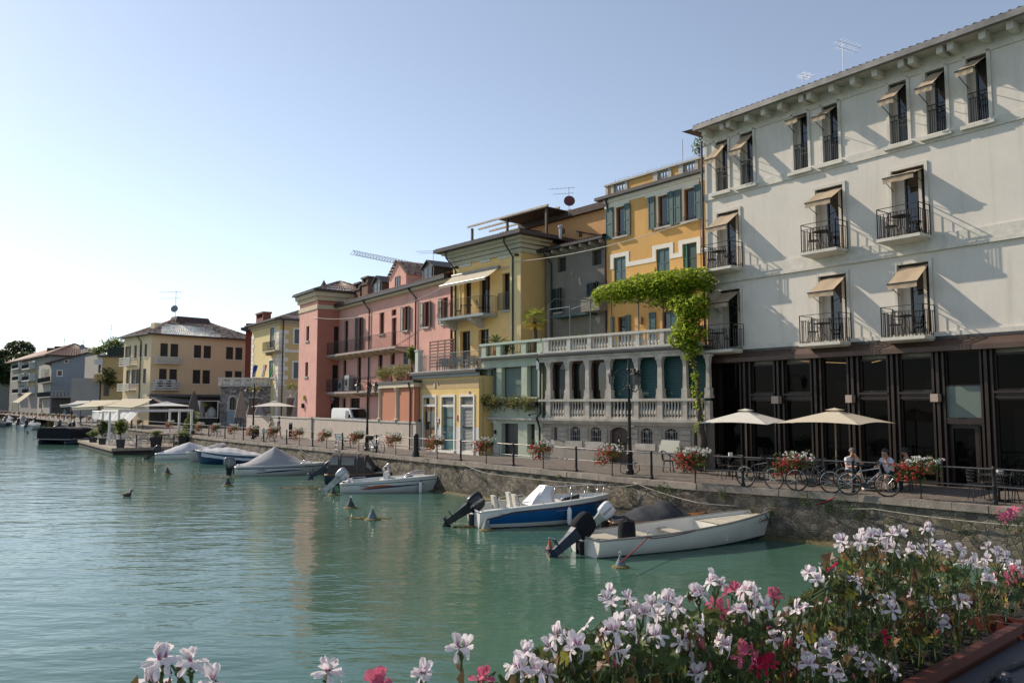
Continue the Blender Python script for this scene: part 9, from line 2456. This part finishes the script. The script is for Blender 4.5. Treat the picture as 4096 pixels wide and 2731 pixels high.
cable('pale cable strung from the yellow villa across to the white hotel',[cc_,cd_],.02,.35)
#  flower troughs on the bridge railing in the foreground
ZR=HC-.60
TA,TB=on_z('p',3737,2672,ZR),on_z('p',4096,2479,ZR)
tu=(TB-TA).normalized();tn_=Vector((-tu.y,tu.x,0))
def TP(s,o,z):return Vector((TA.x,TA.y,0))+tu*s+tn_*o+Vector((0,0,z))
FB=Fr((TA.x,TA.y),(tu.x,tu.y))
def trough(label,s0,s1):
 t=thing('flower_trough',label,'flower trough',TP((s0+s1)/2,.1,ZR-.18))
 mb=MB();w=.012
 for o0,o1 in((0,w),(.20-w,.20)):mb.box(FB,s0,s1,-o1,-o0,ZR-.18,ZR)
 for a,b_ in((s0,s0+w),(s1-w,s1)):mb.box(FB,a,b_,-.20+w,-w,ZR-.18,ZR)
 mb.box(FB,s0,s1,-.20,0,ZR-.19,ZR-.178);mb.box(FB,s0-.01,s1+.01,-.008,.014,ZR-.022,ZR+.002).box(FB,s0-.01,s1+.01,-.214,-.192,ZR-.022,ZR+.001)
 mb.build('trough',M_('brown red plastic',(.105,.028,.02),.45,0,.12,9),t)
 MB().box(FB,s0+.012,s1-.012,-.19,-.012,ZR-.16,ZR-.03).build('soil',M_('potting soil',(.02,.014,.01),.95,0,.4,40,.8,60),t)
trough('brown red plastic trough of white geraniums on the bridge railing, in the foreground',-1.9,.56)
trough('brown red plastic trough at the right edge of the picture, beyond the first',.62,2.2)
rl_=thing('bridge_railing','dark painted steel bridge railing with flat rusty top in the lower right corner','railing',TP(0,-.1,ZR-.08))
m,t,b_=_mat('rusty dark paint')
t.links.new(_mix(t,(.035,.042,.055),(.09,.045,.03),_ramp(t,_noise(t,18,6,.7),[(.55,0.0),(.68,.8)])),b_.inputs['Base Color']);b_.inputs['Roughness'].default_value=.55;_bump(t,b_,_noise(t,60,5),.35,.004)
MB().box(FB,-3,3,.016,.26,ZR-.07,ZR-.035).build('top_rail',m,rl_)
MB().box(FB,-3,3,.256,.27,ZR-.16,ZR-.034).build('rail_flange',m,rl_)
MB().tube([TP(s_/10,-.09+.015*math.sin(s_),ZR-.029)for s_ in range(-8,16)],.006,6).build('cable_tie',RUBBER,rl_)
for s_ in(.12,.15):MB().lathe([(.012,0),(.013,.012),(.008,.018),(0,.02)],TP(s_,-.10,ZR-.035),8).build('bolt',m,rl_)
for s_ in(-2,0.9,2.5):MB().box(FB,s_-.03,s_+.03,.08,.14,ZR-1.05,ZR-.116).build('post',m,rl_)
MB().box(FB,-8,8,-.1,3.5,ZR-1.4,ZR-1.05).build('bridge_deck',M_('bridge concrete',(.25,.24,.22),.9,0,.2),None,kind='structure')
PW=fabric('petal white',(.83,.76,.785),.4,.07);PK_=fabric('petal pink',(.62,.15,.24),.35,.1);PM=fabric('petal crimson',(.45,.015,.06),.3,.1)
VEIN=M_('petal vein',(.38,.07,.24),.6)
GLEAF=foliage('ivy geranium leaf',(.010,.028,.007),(.062,.105,.020),.34);DRY=foliage('dry leaf',(.08,.035,.012),(.24,.12,.05),.2);YLF=foliage('yellowing leaf',(.22,.20,.02),(.42,.36,.04),.4)
STEMM=M_('geranium stem',(.055,.085,.02),.5,0,.3,20);BUDM=M_('bud red',(.28,.05,.06),.6,0,.3,30)
def petal(mb,vb,o,d,nrm,L,W,curl,veins):
 """obovate petal growing along d from o, its face towards nrm"""
 d=d.normalized();sd=d.cross(nrm).normalized();nrm=sd.cross(d).normalized()
 base=len(mb.v);nu,nv=6,4;wob=rnd(0,6.28)
 for i in range(nu+1):
  f=i/nu;wd=W*(.16+.84*math.sin(min(1,f*1.08)*math.pi*.60)**1.7)*(1 if f<.82 else(1-((f-.82)/.18)**2*.55))
  for j in range(nv+1):
   g=j/nv*2-1
   tipn=L*(f-(.06*(1-abs(g))if f>.9 else 0))
   mb.v.append(o+d*tipn+sd*(wd*g/2)+nrm*(curl*L*(f**2)*-.55+.10*W*abs(g)**2+(.13*W*math.sin(wob+g*4.5+f*5)+.05*W*math.sin(wob*2+g*9))*f))
 for i in range(nu):
  for j in range(nv):a=base+i*(nv+1)+j;mb.f.append((a,a+nv+1,a+nv+2,a+1))
 if veins:
  for g in(-.42,0,.42):
   for sg in(1,-1):
    p=[]
    for f in(.12,.35,.62):
     wd=W*(.16+.84*math.sin(min(1,f*1.08)*math.pi*.60)**1.7)
     p.append(o+d*L*f+sd*(wd*g*.42)+nrm*(curl*L*f*f*-.55+.10*W*g*g+sg*.0009))
    w_=sd*W*.026
    vb.poly([p[0]-w_,p[0]+w_,p[1]+w_*1.1,p[1]-w_*1.1]);vb.poly([p[1]-w_*1.1,p[1]+w_*1.1,p[2]])
def blossom(mb,vb,gb,c,face,size,veins=True):
 face=face.normalized();up=Vector((0,0,1))-face*face.z
 up=up.normalized()if up.length>.05 else face.orthogonal().normalized();sd=up.cross(face)
 for k,(a,L,cu)in enumerate(((18,1.1,.25),(-18,1.1,.25),(95,.95,.5),(-95,.95,.5),(180,1.0,.6))):
  if random.random()<.12:continue
  a=R(a+rnd(-14,14));d=up*math.cos(a)+sd*math.sin(a)+face*rnd(.15,.45)
  petal(mb,vb,c,d,face,size*L*rnd(.9,1.1),size*(.58 if k<2 else .42)*rnd(.9,1.15),cu*rnd(.5,1.3),veins and k<2)
 for k in range(5):
  a=k*1.257+.6;d=up*math.cos(a)+sd*math.sin(a)-face*.5;s_=d.cross(face).normalized()*size*.08
  gb.poly([c-face*.002-s_,c+d*size*.28,c-face*.002+s_])
 gb.tube([c,c-face*size*.5],[size*.05,size*.07],5)
def ivy_leaf(mb,c,nrm,size,rot):
 nrm=nrm.normalized();a=nrm.orthogonal().normalized();a.rotate(Matrix.Rotation(rot,3,nrm));b_=nrm.cross(a)
 n=15;pts=[]
 for k in range(n+1):
  th=-2.75+5.5*k/n;r_=size*(.80+.20*math.cos(th*5))*(1-.12*abs(th)/2.75)
  pts.append(c+a*math.cos(th)*r_+b_*math.sin(th)*r_+nrm*(.16*r_*math.cos(th*2.5)+rnd(-.03,.03)*size))
 base=len(mb.v);mb.v+=[c-a*size*.1]+pts
 for k in range(n):mb.f.append((base,base+1+k,base+2+k))
def ray_s(k,x,y,o):
 """point seen at a pixel, on the upright sheet o outward of the trough's inner rim"""
 r=ray(k,x,y);q=Vector((TA.x,TA.y,0))+tn_*o
 tt=q.dot(tn_)/Vector((r.x,r.y,0)).dot(tn_)
 p=Vector((0,0,HC))+r*tt
 return p,(p-Vector((TA.x,TA.y,0))).dot(tu)
CL=[(372,1520,2,'w',13),(440,1528,2,'w',10),(345,1566,2,'w',10),(490,1566,1,'w',6),(755,1548,2,'w',8),(972,1550,2,'w',7),(870,1568,2,'p',12),(1060,1484,2,'w',12),(1108,1560,2,'p',9),(1418,1384,6,'w',44),(1345,1440,1,'w',4),(1284,1462,2,'w',10),(1262,1490,1,'w',5),(1212,1505,2,'w',12),(1190,1535,3,'w',16),(1245,1545,3,'w',20),(1325,1490,3,'w',18),(1400,1455,3,'w',26),(1440,1440,3,'w',24),(1500,1385,2,'w',14),(1538,1382,2,'w',12),(1470,1415,3,'w',22),(1520,1420,2,'w',16),(1605,1362,3,'w',18),(1642,1340,4,'w',24),(1688,1362,3,'p',22),(1720,1366,4,'w',26),(1752,1392,3,'w',22),(1655,1395,3,'p',24),(1700,1410,4,'w',26),(1600,1440,2,'w',16),(1560,1470,2,'w',14),(1640,1450,2,'w',14),(1870,1322,3,'w',18),(1905,1312,2,'w',12),(1908,1300,1,'r',6),(1800,1420,3,'w',20),(1840,1400,2,'w',16),(1780,1465,2,'w',14),(1780,1370,2,'p',14),(1955,1246,6,'w',32),(2000,1238,6,'w',34),(2042,1258,4,'w',26),(1975,1285,4,'w',26),(2058,1222,3,'w',14),(2132,1216,2,'w',10),(2145,1258,4,'w',24),(2100,1268,3,'w',20),(2185,1262,5,'w',28),(2222,1290,3,'w',20),(2245,1300,4,'w',24),(2292,1280,5,'w',28),(2325,1302,4,'w',24),(2342,1315,3,'p',20),(2300,1325,3,'p',18),(2270,1330,2,'w',14),(2312,1186,4,'p',22),(2338,1176,4,'p',22),(2032,1392,5,'w',34),(2062,1432,2,'w',16),(1995,1385,2,'w',16),(2110,1375,3,'w',22),(2142,1400,2,'w',18),(2165,1432,2,'w',14),(2150,1345,2,'w',14),(2085,1335,2,'w',12),(2030,1465,1,'r',6),(1715,1510,4,'p',24),(1750,1535,4,'r',26),(1700,1550,3,'w',20),(1955,1505,3,'w',18),(1990,1525,3,'w',20),(2032,1540,4,'w',26),(1885,1495,3,'w',18),(1905,1475,2,'w',12),(1850,1530,3,'w',18),(1920,1550,3,'w',20),(1660,1480,3,'w',18),(1420,1500,2,'w',16),(1500,1460,3,'w',20),(1590,1495,3,'w',18),(1600,1545,2,'w',14),(1830,1470,3,'w',18),(1940,1420,3,'w',20),(1900,1380,2,'w',16),(1960,1340,3,'w',18),(2210,1380,2,'w',14),(1770,1440,3,'p',16),(1560,1400,2,'w',12)]
plants=[]
for nm_,lim in(('white geranium rising into the lower left corner of the picture',760),('white geranium at the bottom middle of the picture',1150),('white geranium with the large cluster above the green water, left end of the mass',1545),('white and pink geranium in the middle of the foreground mass',1770),('white geranium with crimson blooms right of the middle',1930),('tallest white geranium of the foreground, before the quay wall',2095),('white geranium with drooping blooms near the rusty rail',2200),('white and pink geranium at the right edge of the picture',9999)):
 plants.append([nm_,lim,None,[]])
random.seed(42)
for x,y,n,kind,rpx in CL:
 pl_=next(q for q in plants if x<q[1]);pl_[3].append((x,y,n,kind,rpx))
POLY=[(1150,1580),(1200,1530),(1240,1500),(1290,1480),(1340,1462),(1400,1455),(1480,1450),(1560,1415),(1640,1398),(1720,1395),(1790,1410),(1830,1375),(1880,1345),(1900,1285),(1960,1258),(2060,1258),(2150,1292),(2230,1320),(2300,1325),(2352,1340),(2352,1400),(2260,1450),(2160,1500),(2080,1540),(2000,1568),(1950,1600),(1150,1600)]
def inside(x,y):
 c=False;n=len(POLY)
 for i in range(n):
  (x1,y1),(x2,y2)=POLY[i],POLY[(i+1)%n]
  if(y1>y)!=(y2>y)and x<(x2-x1)*(y-y1)/(y2-y1)+x1:c=not c
 return c
leaves=[]
while len(leaves)<3000:
 x,y=rnd(1150,2352),rnd(1240,1600)
 if inside(x,y):leaves.append((x,y))
lim0=-999
for nm_,lim,_,cl in plants:
 rt=thing('geranium',nm_,'plant',TP(0,.1,ZR));rt['group']='white geraniums on the bridge'
 gm,lf,dr_,yl,bd_=MB(),MB(),MB(),MB(),MB();s_list=[]
 for x,y,n,kind,rpx in cl:
  o=(rnd(.0,.14)if y<1440 else rnd(-.02,.07))if x>1150 else rnd(.04,.12);c,s_=ray_s('a',x,y,o);dist=c.length if False else(c-Vector((0,0,HC))).length
  rad=rpx/.57422/FPX*dist;mb,vb=MB(),MB();hub=c-Vector((0,0,rad*.7+.012))
  n+=(n>1)
  for k in range(n):
   a=6.28*k/n+rnd(-.4,.4);off=Vector((math.cos(a)*rad*(.65 if n>1 else 0),math.sin(a)*rad*.65 if n>1 else 0,rnd(-.3,.5)*rad))
   bc=c+off;face=(off*1.2/max(rad,.004)+Vector((rnd(-.6,.6),rnd(-.8,.6),rnd(-.2,.9))))
   if face.length<.2:face=Vector((0,-1,.3))
   blossom(mb,vb,gm,bc,face,rnd(.0155,.0198),kind=='w');gm.tube([hub,(hub+bc)/2+Vector((0,0,-.004)),bc-face.normalized()*.012],[.0016,.0013,.0016],5)
  o_=mb.build('flower_cluster',{'w':PW,'p':PK_,'r':PM}[kind],rt,smooth=True,fix=False)
  if vb.v:vb.build('petal_veins',VEIN,o_,fix=False)
  foot=TP(s_+rnd(-.03,.06),rnd(.05,.15),ZR-.03);foot.z=min(foot.z,hub.z-.02)
  mid=foot.lerp(hub,.55)+Vector((rnd(-.02,.02),rnd(-.02,.02),0));gm.tube([foot,foot.lerp(mid,.5)+Vector((rnd(-.015,.015),rnd(-.015,.015),0)),mid,hub],[.0028,.0024,.0021,.0017],6)
  for _ in range(random.randint(0,2)):
   q=hub.lerp(mid,rnd(.0,.5));e=q+Vector((rnd(-.035,.035),rnd(-.03,.03),rnd(.01,.04)));tip=e+Vector((rnd(-.012,.012),rnd(-.01,.01),-rnd(.005,.018)))
   gm.tube([q,e,tip],[.0015,.0012,.001],4)
   for _k in range(random.randint(1,4)):w_=tip+Vector((rnd(-.008,.008),rnd(-.008,.008),rnd(-.012,.004)));(bd_ if random.random()<.45 else gm).tube([w_+Vector((0,0,.007)),w_,w_-Vector((rnd(-.004,.004),0,.009))],[.001,.0034,.0006],6)
  if random.random()<.35:
   for _k in range(3):w_=hub+Vector((rnd(-.03,.03),rnd(-.03,.03),rnd(-.03,.01)));dr_.poly([w_,w_+Vector((rnd(-.012,.012),rnd(-.01,.01),.012)),w_+Vector((rnd(-.012,.012),rnd(-.01,.01),-.014))])
 for x,y in leaves:
  if not(lim0<=x<lim):continue
  depth=rnd(0,1);c,s_=ray_s('a',x,y,.02+.27*depth);q=random.random()
  if c.z<ZR-.25:continue
  nv=Vector((rnd(-.8,.8),rnd(-1.0,.2),rnd(.1,1.0)));tgt=lf if q<(.82 if x<1750 else .62)else(yl if q>.95 else dr_)
  if tgt is dr_:nv=Vector((rnd(-1,1),rnd(-1,1),rnd(-1,1)))
  ivy_leaf(tgt,c,nv,rnd(.009,.024),rnd(0,6.28))
  if random.random()<.5:
   e=c-Vector((rnd(-.02,.02),rnd(-.02,.02),rnd(.03,.08)));gm.tube([c,e],[.0012,.0018],4)
 (lf if lf.v else MB()).build('foliage',GLEAF,rt,smooth=False,fix=False,extra=(gm,STEMM))
 if dr_.v:dr_.build('dry_foliage',DRY,rt,fix=False)
 if yl.v:yl.build('yellowing_leaf',YLF,rt,fix=False)
 if bd_.v:bd_.build('bud',BUDM,rt,smooth=True,fix=False)
 lim0=lim
